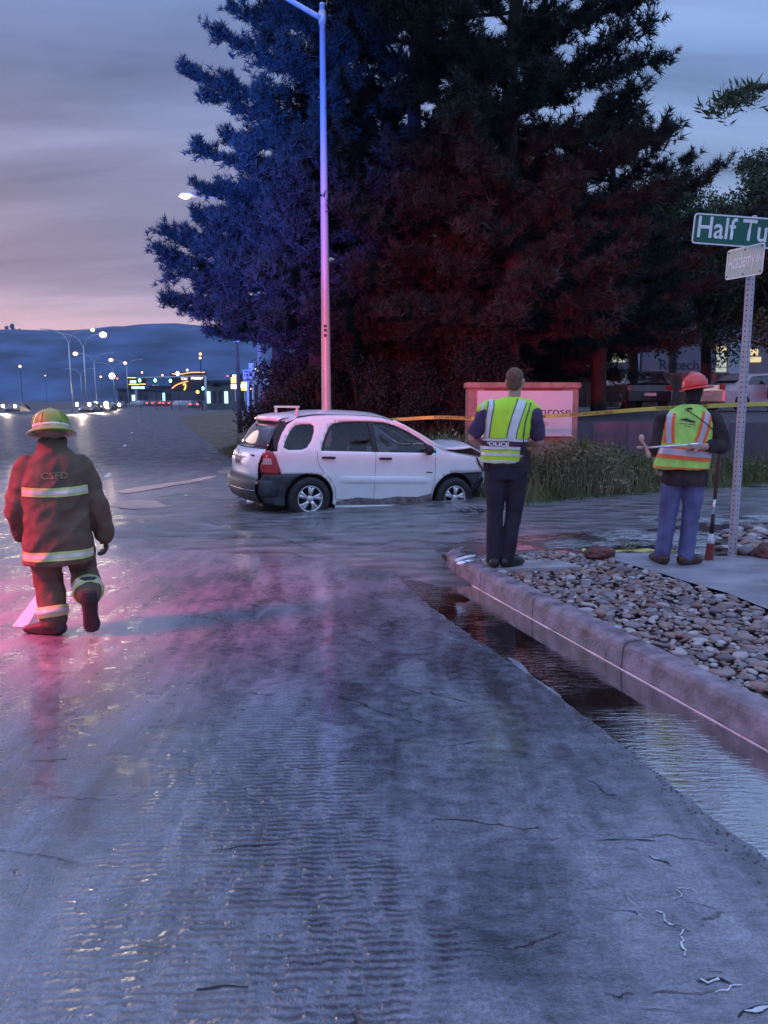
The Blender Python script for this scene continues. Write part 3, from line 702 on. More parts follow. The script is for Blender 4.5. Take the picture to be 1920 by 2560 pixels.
# air: thin evening haze over the whole scene
m = bpy.data.materials.new('evening_haze'); m.use_nodes = True; n = m.node_tree.nodes; n.remove(n['Principled BSDF'])
pv = n.new('ShaderNodeVolumePrincipled'); pv.inputs['Color'].default_value = (.38, .60, 1, 1); pv.inputs['Density'].default_value = .00020; pv.inputs['Anisotropy'].default_value = .1
m.node_tree.links.new(pv.outputs[0], n['Material Output'].inputs['Volume'])
bm = bmesh.new(); box(bm, -1700, 1700, -60, 1560, -1.2, 260); tag(build('haze', bm, m), kind='stuff')
S.cycles.volume_bounces = 0
# ================================================================== TREES
def tuft_template(nn, ln, wd, spread=1.0, seed=1):
    rs = np.random.RandomState(seed); V = []; 
    for i in range(nn):
        th = rs.uniform(0, 2 * PI); el_ = rs.uniform(-.25, 1.35) * spread
        d = np.array([math.cos(th) * math.cos(el_), math.sin(th) * math.cos(el_), math.sin(el_)])
        s = np.cross(d, rs.normal(size=3)); s /= np.linalg.norm(s) + 1e-9
        b = d * .01 + np.array([0, 0, rs.uniform(-.5, .1) * ln]); l_ = ln * rs.uniform(.75, 1.1)
        V += [b - s * wd * .5, b + s * wd * .5, b + d * l_]
    return np.array(V)
def leaf_template(nn, size, rad, seed=1, asp=.32):
    rs = np.random.RandomState(seed); V = []
    for i in range(nn):
        c = rs.normal(size=3) * rad * .5; a = rs.normal(size=3); a /= np.linalg.norm(a); b = np.cross(a, rs.normal(size=3)); b /= np.linalg.norm(b)
        s = size * rs.uniform(.7, 1.3)
        V += [c, c + a * s * .5 + b * s * asp, c + a * s, c + a * s * .5 - b * s * asp]
    return np.array(V)
def stamp(tpls, pos, axes, scales, k):
    """place templates; k verts per face"""
    out_ = []; rs = np.random.RandomState(3)
    for i in range(len(pos)):
        t = tpls[i % len(tpls)]; z = axes[i] / (np.linalg.norm(axes[i]) + 1e-9)
        a = np.cross(z, [.3, .5, .8]); a /= np.linalg.norm(a) + 1e-9; b = np.cross(z, a); th = rs.uniform(0, 6.28)
        a2 = a * math.cos(th) + b * math.sin(th); b2 = np.cross(z, a2)
        out_.append((t * scales[i]) @ np.stack([a2, b2, z]) + pos[i])
    V = np.vstack(out_); F = np.arange(len(V)).reshape(-1, k); return V, F
def needles_mat(name, c1, c2):
    m = M(name, c1, .75, var=.0, scale=1.1, col2=c2, detail=4, spec=.2); return m
m_needle = needles_mat('pine_needles', (.014, .022, .020), (.042, .052, .046))
m_needle2 = needles_mat('pine_needles_dark', (.012, .019, .017), (.034, .040, .036))
m_leaf = needles_mat('leaves_dark', (.025, .045, .020), (.085, .11, .055))
m_bark = M('pine_bark', (.035, .026, .024), .9, var=.5, scale=4, bump=.8, bscale=14, stretch=(1, 1, .3), bdist=.05)
PT = [tuft_template(15, .235, .030, seed=s) for s in (1, 2, 3, 4)]
def pine(base, H, rprof, name, label, seed, nb=62, mat=m_needle, zlow=2.0, lean=(0, 0), density=1.0, tuft=1.0, xbias=None, tpow=1.25):
    """rprof(t) -> crown radius at height fraction t"""
    rs = random.Random(seed); root = empty(name, base, 0, label, 'tree', 'tall pines behind the white car')
    bm = bmesh.new(); bb = bmesh.new()
    tr = lambda z: Vector((lean[0] * (z / H) ** 1.5 + .12 * math.sin(z * .7 + seed), lean[1] * z / H + .1 * math.cos(z * .6), z))
    zs = [H * i / 14 for i in range(15)]
    tube(bm, [tr(z) for z in zs], [.27 * (1 - .93 * z / H) + .02 for z in zs], 10)
    build('trunk', bm, m_bark, root, smooth=True)
    P = []; A = []; SC = []
    ga = seed
    for i in range(nb):
        t = (i + rs.random() * .8) / nb; z = zlow + (H - zlow) * t ** tpow; ga += 2.4 + rs.uniform(-.3, .3)
        rad = rprof(t) * rs.uniform(.72, 1.12)
        if xbias: rad *= 1 + xbias * math.cos(ga)
        n = max(4, int(rad / .45)); pts = []; droop = rs.uniform(-.10, .16) + (.25 * t)
        for k in range(n + 1):
            s = k / n; r = rad * s
            sag = -.18 * rad * s * (1 - t) * .6 + .30 * rad * s * s * (.35 + t * .5) + droop * r * .5
            pts.append(tr(z) + Vector((math.cos(ga) * r, math.sin(ga) * r, sag)) + Vector((rs.uniform(-1, 1), rs.uniform(-1, 1), rs.uniform(-.6, .6))) * .09 * rad * s * .5)
        tube(bb, pts, [.07 * (1 - .85 * k / n) * (1 - .6 * t) + .008 for k in range(n + 1)], 5, cap=False)
        # side twigs
        hi_ = z > 14 and H > 20; m = int((10 + rad * 9) * density * (.3 if hi_ else 1))
        for q in range(m):
            s = .12 + .90 * rs.random() ** .7; s = min(s, 1); f = s * n; k = min(int(f), n - 1); c = pts[k].lerp(pts[k + 1], f - k)
            d = (pts[min(k + 1, n)] - pts[k]).normalized(); side = Vector((-d.y, d.x, 0)) * rs.choice((-1, 1))
            L_ = rs.uniform(.25, .95) * (.35 + .18 * rad) * (1.15 - .5 * s)
            dirv = (d * rs.uniform(.3, 1.0) + side * rs.uniform(.1, 1.0) + Vector((0, 0, rs.uniform(-.35, .75)))).normalized()
            e = c + dirv * L_
            if q % 3 == 0: tube(bb, [c, e], [.014, .006], 3, cap=False)
            kk = max(1, int(L_ / .125))
            for w in range(kk):
                u = (w + 1) / kk; pp = c.lerp(e, u) + Vector((rs.uniform(-1, 1), rs.uniform(-1, 1), rs.uniform(-1, 1))) * .05
                P.append(pp); ax = dirv * .6 + Vector((0, 0, .9)) + Vector((rs.uniform(-.5, .5), rs.uniform(-.5, .5), rs.uniform(-.2, .3))); A.append(ax); SC.append(rs.uniform(.7, 1.15) * tuft * (1.7 if hi_ else 1))
        for w in range(5):
            pp = pts[-1] + Vector((rs.uniform(-1, 1), rs.uniform(-1, 1), rs.uniform(-.2, 1))) * .16; P.append(pp); A.append((pts[-1] - pts[-2]).normalized() + Vector((0, 0, .6))); SC.append(1.1 * tuft)
    build('branches', bb, m_bark, root, smooth=True)
    V, F = stamp(PT, np.array(P), np.array([list(a) for a in A]), np.array(SC), 3)
    link('crown', npmesh('crown', V, F), mat, root); return len(F)
def prof_cone(R0, tip=.3, bulge=.25, low=.75):
    return lambda t: max(tip, R0 * ((low + (1 - low) * min(1, t / bulge)) if t < bulge else (1 - ((t - bulge) / (1 - bulge)) ** 1.5)))
tot = 0
def at(px, Y, z=.45): q = D(px, 1100, Y); return (q.x, Y, z)
tot += pine(at(795, 23.4), 27, prof_cone(3.6, .8, .3, .95), 'pine_tree', 'tall dark pine with blue lit left edge, standing behind the silver lamp post', 11, nb=125, density=2.3, zlow=3.0, tpow=1.45)
tot += pine(at(1040, 23.5), 27, prof_cone(4.6, .8, .35, .9), 'pine_tree', 'tallest pine in the middle of the dark mass, behind the officer', 23, nb=120, density=1.7, mat=m_needle2, zlow=2.4, tpow=1.5)
tot += pine(at(1265, 21), 25, prof_cone(3.9, .9, .5, .9), 'pine_tree', 'tall pine at the right of the mass with ragged tips against the sky', 5, nb=120, density=1.7, zlow=3.0, tpow=1.5)
tot += pine(at(690, 26), 8.1, prof_cone(2.5, .5, .4, .95), 'pine_tree', 'lowest pine at the left end, reaching out over the far road', 31, nb=64, density=1.9, mat=m_needle2, zlow=3.9, xbias=-.42, tpow=1.0)
tot += pine(at(1500, 25), 10.2, prof_cone(3.8, .5, .4, .9), 'pine_tree', 'short pine filling the gap between the tall pines and the leafy trees', 47, nb=56, density=1.3, zlow=3.0)
tot += pine(at(960, 27), 12, prof_cone(4.0, .8, .4, .95), 'pine_tree', 'dense pine hidden in the middle behind the lamp post and white car roof', 59, nb=60, density=.8, mat=m_needle2, zlow=1.2, tuft=2.0)
tot += pine(at(1250, 29), 11, prof_cone(5.0, .8, .4, .95), 'pine_tree', 'dense pine behind the monument sign', 67, nb=60, density=.8, mat=m_needle2, zlow=2.4, tuft=2.0)
LT = [leaf_template(16, .13, .34, seed=s) for s in (1, 2, 3)]
def leafy(base, H, R0, label, seed, trunk_h=2.2, mat=m_leaf, n=1500, group='leafy trees behind the fence', name='leafy_tree', rx=1.0, size=1.0):
    rs = random.Random(seed); root = empty(name, base, 0, label, 'tree', group)
    bm = bmesh.new(); tube(bm, [(0, 0, -.3), (.05, 0, trunk_h * .6), (0, .05, trunk_h), (.1, 0, H * .75)], [.26, .22, .19, .05], 9); build('trunk', bm, m_bark, root, smooth=True)
    bb = bmesh.new(); P = []; A = []; SC = []; lobes = []
    for i in range(22):
        th = rs.uniform(0, 6.28); zz = rs.uniform(.0, 1); r = R0 * math.sin(PI * min(.97, (.18 + .8 * zz))) ** .6 * rs.uniform(.45, .95)
        c = Vector((math.cos(th) * r * rx, math.sin(th) * r, trunk_h + (H - trunk_h) * (.08 + .86 * zz))); lobes.append((c, R0 * rs.uniform(.22, .42)))
        tube(bb, [(0, 0, trunk_h + .2 * (c.z - trunk_h)), (c.x * .5, c.y * .5, c.z * .75 + trunk_h * .2), tuple(c)], [.07, .05, .015], 5, cap=False)
    build('branches', bb, m_bark, root, smooth=True)
    for i in range(n):
        c, r = rs.choice(lobes); v = Vector((rs.gauss(0, 1), rs.gauss(0, 1), rs.gauss(0, .8))).normalized() * r * rs.random() ** .35
        P.append(c + v); A.append(v + Vector((0, 0, .3))); SC.append(rs.uniform(.7, 1.3) * size)
    V, F = stamp(LT, np.array([list(p) for p in P]), np.array([list(a) for a in A]), np.array(SC), 4)
    link('crown', npmesh('crown', V, F), mat, root); return len(F) * 2
def atl(px, Y): q = D(px, 1100, Y); return (q.x, Y, 1.4)
tot += leafy(atl(1573, 33), 8.6, 3.3, 'leafy tree with thin dark trunk left of the dark lettered wall', 3, 2.5, n=2100)
tot += leafy(atl(1752, 33), 8.3, 3.4, 'leafy tree with thick dark trunk right of the dark lettered wall', 8, 2.6, n=2300)
tot += leafy(atl(1930, 31), 9.0, 3.2, 'leafy tree at the right edge behind the green street sign', 12, 2.2, n=2300)
tot += leafy(atl(1670, 44), 12.5, 3.8, 'taller leafy tree further back between the two trunks', 17, 3.6, n=1800)
tot += leafy(atl(1850, 46), 14.2, 3.3, 'pointed tall tree rising behind the green street sign', 19, 4.0, n=1900, rx=.7)
tot += leafy(atl(1360, 30), 5.4, 2.6, 'low leafy tree beside the monument sign, dark against the wall', 27, 1.6, n=1300)
for i, (px_, Y_, H__, R__) in enumerate([(700, 22.5, 2.3, 1.5), (790, 21.5, 2.0, 1.3), (900, 22, 2.6, 1.6), (1010, 21, 2.1, 1.4), (1090, 22, 2.8, 1.5), (1210, 20.5, 2.9, 1.5)]):
    q = D(px_, 1000, Y_); tot += leafy((q.x, Y_, .4), H__, R__, ['low dark shrub left of the lamp post foot', 'low dark shrub directly behind the lamp post', 'dark shrub behind the middle of the white car roof', 'dark shrub behind the yellow tape where it leaves the car', 'tallest dark shrub left of the monument sign', 'dark shrub rising behind the left end of the monument sign'][i], 70 + i, .25, n=1000, group='dark shrubs under the pines', name='shrub', size=.55, mat=m_needle2)
# overhanging branch at the upper right: a tree standing outside the frame reaches in
root = empty('overhanging_tree', (9.2, 10.5, .15), 0, 'tree reaching in at the upper right with a drooping leafy branch tip', 'tree')
tip = D(1803, 262, 9.6); q1 = D(1850, 232, 9.7); q2 = D(1930, 215, 9.9)
o0 = Vector((9.2, 10.5, .15))
bm = bmesh.new(); tube(bm, [(0, 0, -.1), (.1, 0, 2.5), (0, .1, 5), (-.1, 0, 7.5)], [.2, .16, .12, .05], 9); build('trunk', bm, m_bark, root, smooth=True)
bm = bmesh.new(); bp3 = [Vector((9.2, 10.5, 4.4)), Vector((7.6, 10.2, q2.z + .25)), q2, q1, tip]; bp3 = catmull(bp3, 6); tube(bm, [p - o0 for p in bp3], [.06 * (1 - i / len(bp3)) + .004 for i in range(len(bp3))], 6)
P = []; A = []; SC = []; rs = random.Random(4)
for i in range(300):
    f = rs.random() ** .8 * (len(bp3) - 1.01); k = int(f); c = bp3[k].lerp(bp3[k + 1], f - k)
    if c.x > 8: continue
    c = c + Vector((rs.gauss(0, .09), rs.gauss(0, .09), -abs(rs.gauss(0, .09)))) * (1.0 if c.x < q2.x else 1.8)
    P.append(list(c - o0)); A.append([rs.uniform(-.4, .2), rs.uniform(-.3, .3), -1]); SC.append(rs.uniform(.7, 1.2))
build('branches', bm, m_bark, root, smooth=True)
V, F = stamp([leaf_template(3, .12, .03, seed=9, asp=.09), leaf_template(3, .14, .03, seed=19, asp=.08)], np.array(P), np.array(A), np.array(SC), 4); link('crown', npmesh('crown', V, F), m_leaf, root)

# grasses on the bank: blades
def blades(name, n, fpos, hmin, hmax, w, mat, seed, parent=None, lean=.35):
    rs = np.random.RandomState(seed); V = []; 
    for i in range(n):
        x, y, z = fpos(rs); h = rs.uniform(hmin, hmax); th = rs.uniform(0, 6.28); a = np.array([math.cos(th), math.sin(th), 0]) * w
        l1 = np.array([rs.normal() * lean * h, rs.normal() * lean * h, 0]); b = np.array([x, y, z])
        m1 = b + l1 * .35 + [0, 0, h * .6]; m2 = b + l1 + [0, 0, h]
        V += [b - a, b + a, m1 + a * .7, m1 - a * .7, m1 - a * .7, m1 + a * .7, m2 + a * .1, m2 - a * .1]
    V = np.array(V); F = np.arange(len(V)).reshape(-1, 4)
    o = link(name, npmesh(name, V, F), mat, parent); o['kind'] = 'stuff'; return o
m_gr = needles_mat('bank_grass', (.07, .09, .03), (.19, .21, .08)); m_dry = needles_mat('dry_grass', (.15, .13, .07), (.34, .28, .17)); m_wleaf = needles_mat('weed_leaves', (.06, .09, .03), (.17, .20, .08))
def bankpos(d0, d1, x0, x1):
    def f(rs):
        for _ in range(60):
            x = rs.uniform(x0, x1); y = rs.uniform(11.8, 18.5 if x > 2 else 26); d = edge_d(x, y)
            if d0 < d < d1 and (x < 3 or y < 17.0 + .12 * (x - 3)): return x, y, bankh(x, y) - .01
        return 0, 18, -5
    return f
blades('grass', 26000, bankpos(.0, 5.5, -5, 13), .06, .22, .009, m_gr, 5)
blades('grass', 7000, bankpos(.2, 6, -5, 13), .2, .75, .005, m_dry, 6)
blades('grass', 5000, bankpos(.0, 9, -20, -3), .06, .25, .012, m_dry, 8)
# tall weeds in front of the monument sign
def weed(px, Y, h, label, mat, n, spread, seed, name='weed_clump', group='weeds on the bank'):
    q = D(px, 1200, Y); rs0 = random.Random(seed)
    z = bankh(q.x, Y)
    root = empty(name, (q.x, Y, z), 0, label, 'weeds', group)
    def f(rs): r = abs(rs.normal()) * spread * .5; th = rs.uniform(0, 6.28); return r * math.cos(th), r * math.sin(th) * .6, -.02
    o = blades('stems', int(n * .8), f, h * .35, h, .005, mat, seed, root, lean=.36)
    rs1 = np.random.RandomState(seed + 70); m_ = int(n * .35); PP = []; AA = []
    for i in range(m_):
        x, y, _ = f(rs1); hh_ = h * rs1.uniform(.05, .85) * max(.25, 1 - (x / spread) ** 2 * .6); PP.append([x, y, hh_]); AA.append([rs1.normal(), rs1.normal(), 1])
    Vv, Ff = stamp([leaf_template(7, .055, .11, seed=5), leaf_template(7, .045, .12, seed=6)], np.array(PP), np.array(AA), rs1.uniform(.7, 1.4, m_), 4)
    o = link('leaves', npmesh('leaves', Vv, Ff), m_wleaf if mat is m_gr else mat, root); o['kind'] = 'stuff'
weed(1452, 14.6, .95, 'tall green weed clump right of the monument sign', m_gr, 900, .8, 1)
weed(1400, 14.3, .95, 'tallest seeding weeds in front of the right end of the monument sign', m_dry, 420, .7, 2)
weed(1520, 15.0, .75, 'dark green bushy weeds between the officer and the worker', m_gr, 420, .9, 3)
weed(1590, 15.4, .55, 'weed clump on the bank left of the worker', m_gr, 500, .8, 9)
weed(1110, 15.0, 1.05, 'dry pale grass clump behind the crumpled bonnet', m_dry, 700, .7, 4)
weed(1030, 15.6, .9, 'dry grass clump just right of the white car roof', m_dry, 500, .7, 5)
weed(1300, 14.6, .95, 'tall pale weeds standing close to the right side of the officer', m_dry, 500, .6, 61)
weed(1480, 14.0, .9, 'yellow green seeding weeds between the sign and the worker', m_dry, 450, 1.0, 62)
weed(1330, 14.2, .55, 'low weeds just right of the officer', m_gr, 500, .6, 6)
weed(1850, 16.2, .45, 'low weeds right of the sign post below the dark wall', m_gr, 500, 1.2, 7)
weed(1690, 16.0, .45, 'low weeds on the bank behind the worker', m_gr, 600, 1.5, 10)

# ================================================================== POLES AND SIGNS
def cobra(bm_body, c, d, s=1.0):
    d = Vector(d).normalized(); c = Vector(c)
    tube(bm_body, [c, c + d * .18 * s, c + d * .42 * s, c + d * .62 * s, c + d * .7 * s], [.04 * s, .09 * s, .13 * s, .10 * s, .03 * s], 10, squash=[.9, .55, .5, .5, .5], ref=(-d.y, d.x, 0))
root = empty('lamp_post', (0, 0, 0), 0, 'tall silver lamp post with arm standing behind the white car', 'lamp post')
LP = D(816, 1000, 19); top = D(808, 12, 19)
root.location = (LP.x, 19, .25)
H_ = top.z - .25
bm = bmesh.new(); lathe(bm, [(.135, 0), (.135, .5), (.118, 1.2), (.062, H_ - .02), (.066, H_ - .02), (.066, H_ + .02), (.03, H_ + .05), (.0, H_ + .05)], 20); build('pole', bm, m_galv, root, smooth=True)
bm = bmesh.new(); box(bm, -.2, .2, -.2, .2, -.15, .02, .01); lathe(bm, [(.17, 0), (.17, .06), (.135, .1), (.0, .1)], 16); build('base_plate', bm, m_galv, root)
for i in range(4):
    bm = bmesh.new(); a = PI / 4 + i * PI / 2; lathe(bm, [(.02, 0), (.02, .05), (0, .05)], 6, Matrix.Translation((.2 * math.cos(a), .2 * math.sin(a), .02))); build('bolt', bm, m_galv, root)
bm = bmesh.new(); a0 = Vector((-.05, -.02, H_ - .28)); arm = [a0, a0 + Vector((-.6, -.25, .22)), a0 + Vector((-1.3, -.6, .44)), a0 + Vector((-2.2, -1.0, .56))]
tube(bm, catmull(arm, 4), [.062, .06, .058, .056, .054, .052, .05, .048, .046, .044, .042, .04, .04], 12); lathe(bm, [(.085, -.14), (.085, .14)], 16, Matrix.Translation((0, 0, H_ - .28))); build('arm', bm, m_galv, root, smooth=True)
bm = bmesh.new(); cobra(bm, arm[-1], (-1, -.45, .02)); build('lamp_head', bm, m_steelpaint, root, smooth=True)
bm = bmesh.new()
for z in (.9, 1.02, 1.12): box(bm, -.03, .03, -.12 - .003, -.108, z + 2.1, z + 2.16)
build('id_mark', bm, m_black, root)

# far single lamp whose head shows beside the pines
root = empty('street_lamp', (0, 45, 0), 0, 'lit amber street lamp head showing left of the pines', 'street lamp')
hp = D(452, 489, 45); root.location = (hp.x + 4.2, 45, 0)
bm = bmesh.new(); lathe(bm, [(.14, 0), (.08, hp.z - .3), (0, hp.z - .3)], 12); build('pole', bm, m_steelpaint, root, smooth=True)
bm = bmesh.new(); tube(bm, catmull([(0, 0, hp.z - .6), (-1.4, 0, hp.z - .25), (-3.2, 0, hp.z - .08)], 5), .045, 8); build('arm', bm, m_steelpaint, root, smooth=True)
bm = bmesh.new(); tube(bm, [(-3.0, 0, hp.z - .08), (-3.35, 0, hp.z - .03), (-3.7, 0, hp.z + .06), (-4.1, 0, hp.z + .03), (-4.32, 0, hp.z - .06)], [.05, .13, .25, .24, .05], 12, squash=[1, .6, .5, .5, .5], ref=(0, 1, 0)); lathe(bm, [(.06, 0), (.06, .14), (0, .16)], 8, Matrix.Translation((-3.55, 0, hp.z + .14))); build('lamp_head', bm, m_steelpaint, root, smooth=True)
bm = bmesh.new(); ball(bm, (-3.95, -.02, hp.z - .06), (.27, .2, .12), 12); build('lens', bm, EM('amber_lens', (1, .55, .12), 9), root, smooth=True)
lamp('street_lamp_glow', 'POINT', (hp.x, 44.6, hp.z - .4), None, 90, (1, .6, .25), shadow_soft_size=.2)

# double-arm lamps down the road
m_lampw = EM('lamp_glow_warm', (1, .66, .42), 7); m_lampp = EM('lamp_glow_peach', (1, .42, .20), 3.2)
def double_lamp(px, py_split, Y, half_l, half_r, lit, label, glow=1.0):
    q = D(px, py_split, Y); q2 = D(px + (1000 - py_split) * .065, 1000, Y); root = empty('street_lamp', (q2.x, Y, -.05), 0, label, 'street lamp', 'double-armed street lamps along the road'); z0 = q.z + .05; 
    sx = q.x - q2.x
    bm = bmesh.new(); tube(bm, [(0, 0, 0), (sx, 0, z0)], [.14, .085], 8); build('pole', bm, m_steelpaint, root, smooth=True)
    for sgn, hw in ((-1, half_l), (1, half_r)):
        bm = bmesh.new(); tube(bm, catmull([(sx, 0, z0 - .1), (sx + sgn * hw * .25, 0, z0 + 1.05), (sx + sgn * hw * .6, 0, z0 + 1.55), (sx + sgn * hw, 0, z0 + 1.75)], 4), .06, 6); build('arm', bm, m_steelpaint, root, smooth=True)
        bm = bmesh.new(); tube(bm, [(sx + sgn * hw, 0, z0 + 1.75), (sx + sgn * (hw + .7), 0, z0 + 1.75)], [.10, .14], 8, squash=[.6, .6], ref=(0, 1, 0)); build('lamp_head', bm, m_steelpaint, root)
        if lit * sgn > 0:
            bm = bmesh.new(); ball(bm, (sx + sgn * (hw + .35), -.1, z0 + 1.62), (.32 * glow, .2, .24 * glow), 10); build('lens', bm, m_lampw if abs(lit) > 1 else m_lampp, root, smooth=True)
double_lamp(171, 856, 105, 2.9, 3.0, 1, 'farthest left double-armed street lamp, right lamp lit', .9)
double_lamp(208, 866, 112, 2.9, 2.6, 2, 'double-armed street lamp with the brightest lit lamp on its right arm', 1.6)
double_lamp(235, 906, 150, 3.1, 3.1, -1, 'double-armed street lamp in the middle, left lamp lit', 1.5)
double_lamp(201, 936, 235, 3.6, 3.6, 0, 'small unlit double-armed street lamp between the taller poles')
double_lamp(282, 924, 200, 3.2, 2.9, 1, 'double-armed street lamp above the cluster of headlights, right lamp lit', 1.5)
double_lamp(316, 918, 180, 3.1, 3.1, -1, 'rightmost double-armed street lamp, left lamp lit', 1.6)

# signs far down the road
def panel(name, px0, py0, px1, py1, Y, mat, parent, th=.08):
    a = D(px0, py1, Y); b = D(px1, py0, Y); bm = bmesh.new(); box(bm, a.x, b.x, Y, Y + th, a.z, b.z); return build(name, bm, mat, parent)
def txt(s, px, py, Y, hpx, wpx, mat, parent, dy=-.02, bold=.0, rot=0):
    me = textmesh(s, 1, .0, bold); xs_ = [v.co.x for v in me.vertices]; ys_ = [v.co.y for v in me.vertices]; w = max(xs_) - min(xs_); h = max(ys_) - min(ys_)
    k = Y / FPX; cx = (max(xs_) + min(xs_)) / 2; cy = (max(ys_) + min(ys_)) / 2
    for v in me.vertices: v.co.x = (v.co.x - cx) / w * wpx * k; v.co.y = (v.co.y - cy) / h * hpx * k
    q = D(px, py, Y); o = link('lettering', me, mat, parent); o.location = (q.x, Y + dy, q.z); o.rotation_euler = (R(90), rot, 0); return o
m_signwhite = M('sign_white_sheet', (.62, .62, .66), .45, var=.08, scale=1)
r_ = empty('pawn_sign', (0, 0, 0), 0, 'white shop sign panel with dark letters, left of the lamp post', 'sign')
panel('panel', 633, 929, 675, 961, 62, m_signwhite, r_); txt('AWN', 655, 937, 62, 12, 38, m_text, r_, bold=.02); panel('divider', 635, 944, 674, 945.5, 61.98, m_text, r_, .01)
txt('AS', 660, 926, 62, 5, 14, m_signwhite, r_); panel('post', 652, 961, 656, 1004, 62.1, m_steelpaint, r_)
panel('lower_face', 640, 949, 671, 958, 61.97, M('sign_grey_print', (.3, .32, .38), .6, scale=3, var=.5), r_, .01)
r_ = empty('truck_route_sign', (0, 0, 0), 0, 'white truck route sign with a three way arrow on a wooden post', 'sign')
panel('panel', 607.5, 924, 632.5, 954, 40, m_signwhite, r_, .02); txt('TRUCK', 620, 930, 40, 6, 20, M('sign_grey_letters', (.22, .23, .33), .5), r_); txt('ROUTE', 620, 938, 40, 6, 20, bpy.data.materials['sign_grey_letters'], r_)
txt('+', 620, 948, 40, 9, 8, m_text, r_, bold=.02)
ar = D(620, 950, 40); k = 40 / FPX; bm = bmesh.new()
f_ = [(-9, 0), (-6, 2.2), (-6, .7), (-.8, .7), (-.8, 4), (-2.4, 4), (0, 7), (2.4, 4), (.8, 4), (.8, .7), (6, .7), (6, 2.2), (9, 0), (6, -2.2), (6, -.7), (-6, -.7), (-6, -2.2)]
bm.faces.new([bm.verts.new((ar.x + a * k, 39.985, ar.z + b * k)) for a, b in f_]); build('arrow', bm, m_text, r_)
panel('post', 618.5, 954, 621.5, 1040, 40.03, m_steelpaint, r_, .05)
r_ = empty('utility_post', (0, 0, 0), 0, 'slim dark wooden post left of the truck route sign', 'post')
a = D(592, 853, 36); b = D(600, 1055, 36); bm = bmesh.new(); tube(bm, [Vector((b.x, 36, .05)), Vector((a.x, 36, a.z))], [.13, .07], 10); build('pole', bm, M('grey_wood_post', (.11, .085, .085), .8, stretch=(4, 4, .4), var=.4), r_, smooth=True)
bm = bmesh.new(); box(bm, a.x - .11, a.x + .11, 35.9, 36.1, a.z - .05, a.z + .02); build('cap', bm, m_galv, r_)
r_ = empty('sign_pole', (0, 0, 0), 0, 'thin steel pole right of the truck route sign', 'pole'); a = D(631, 908, 44); b = D(634, 1020, 44); bm = bmesh.new(); tube(bm, [(b.x, 44, 0), (a.x, 44, a.z)], .06, 8); build('pole', bm, m_steelpaint, r_, smooth=True)
bm = bmesh.new(); box(bm, a.x - .2, a.x + .06, 43.95, 44.0, a.z - .6, a.z); build('back_plate', bm, m_steelpaint, r_)
# lit shop signs
m_yel = EM('lit_sign_yellow', (.95, .85, .22), 1.3); m_wh = EM('lit_sign_white', (1, .96, .82), 1.6); m_cy = EM('lit_sign_cyan', (.45, .85, 1), 1.3); m_or = EM('lit_sign_orange', (1, .38, .14), 1.5)
m_gr_ = EM('signal_green', (.22, 1, .72), 4); m_rd = EM('lamp_red', (1, .10, .10), 3); m_hot = EM('hot_lamp', (1, .93, .80), 8); m_gold = EM('lit_sign_gold', (1, .62, .12), 1.8)
m_dk = M('far_sign_box', (.04, .04, .06), .7)
r_ = empty('fuel_price_sign', (0, 0, 0), 0, 'lit yellow and white fuel price sign left of the wooden post', 'sign')
panel('cabinet', 576, 936, 594, 973, 120.1, m_dk, r_, .4); panel('top_face', 581, 937, 592, 942, 120, m_wh, r_); panel('price_face', 577.5, 943, 592.5, 958, 120, m_yel, r_); panel('lower_face', 577.5, 961, 592.5, 972, 120, m_wh, r_)
panel('post', 587, 973, 589.5, 1003, 120.2, m_steelpaint, r_)
r_ = empty('fuel_price_sign', (0, 0, 0), 0, 'lit yellow and gold price sign right of the wooden post', 'sign')
panel('cabinet', 601, 934, 619, 976, 121.1, m_dk, r_, .4); panel('price_face', 603, 955, 617, 961, 121, m_yel, r_); panel('lower_face', 602, 961, 618, 970, 121, m_wh, r_); panel('base_face', 603, 971, 618, 976, 121, m_gold, r_); panel('post', 611, 976, 613.5, 1003, 121.2, m_steelpaint, r_)
r_ = empty('shop_sign', (0, 0, 0), 0, 'dark sign box with cyan panel, yellow strips and white lit panel', 'sign')
panel('cabinet', 318, 944, 364, 974, 190.2, m_dk, r_, .5); panel('cyan_face', 325, 951, 340, 958, 190, m_cy, r_); panel('white_face', 329, 966, 361, 972, 190, m_cy, r_)
panel('strip', 317, 943.5, 341, 945, 190, m_yel, r_); panel('strip', 322, 960, 348, 962, 190, m_gold, r_); panel('strip', 348, 959, 364, 961.5, 190, m_or, r_); panel('post', 338, 974, 342, 1002, 190.3, m_steelpaint, r_)
r_ = empty('car_wash_sign', (0, 0, 0), 0, 'dark building sign with orange arcs and white glowing script', 'sign')
panel('cabinet', 428, 930, 514, 976, 150.3, m_dk, r_, .5)
def arc(pxs, Y, rpx, mat, parent, name='neon_arc'):
    bm = bmesh.new(); tube(bm, catmull([D(a, b, Y) for a, b in pxs], 5), rpx * Y / FPX, 6); return build(name, bm, mat, parent, smooth=True)
arc([(430, 971), (440, 963), (455, 957), (470, 953)], 150, 1.3, m_or, r_); arc([(430, 934), (445, 936), (460, 934), (480, 931), (512, 931)], 150, 1.1, m_or, r_)
txt('Car', 461, 946, 150, 7, 16, m_wh, r_, bold=.03); txt('Mister', 493, 944.5, 150, 8, 30, m_wh, r_, bold=.03)
arc([(458, 962), (462, 960), (464, 965), (462, 972), (460, 975)], 150, 1.5, m_gold, r_, 'neon_figure')
panel('wall', 430, 976, 512, 1001, 150.4, M('far_shop_wall', (.09, .10, .14), .8), r_, 4)
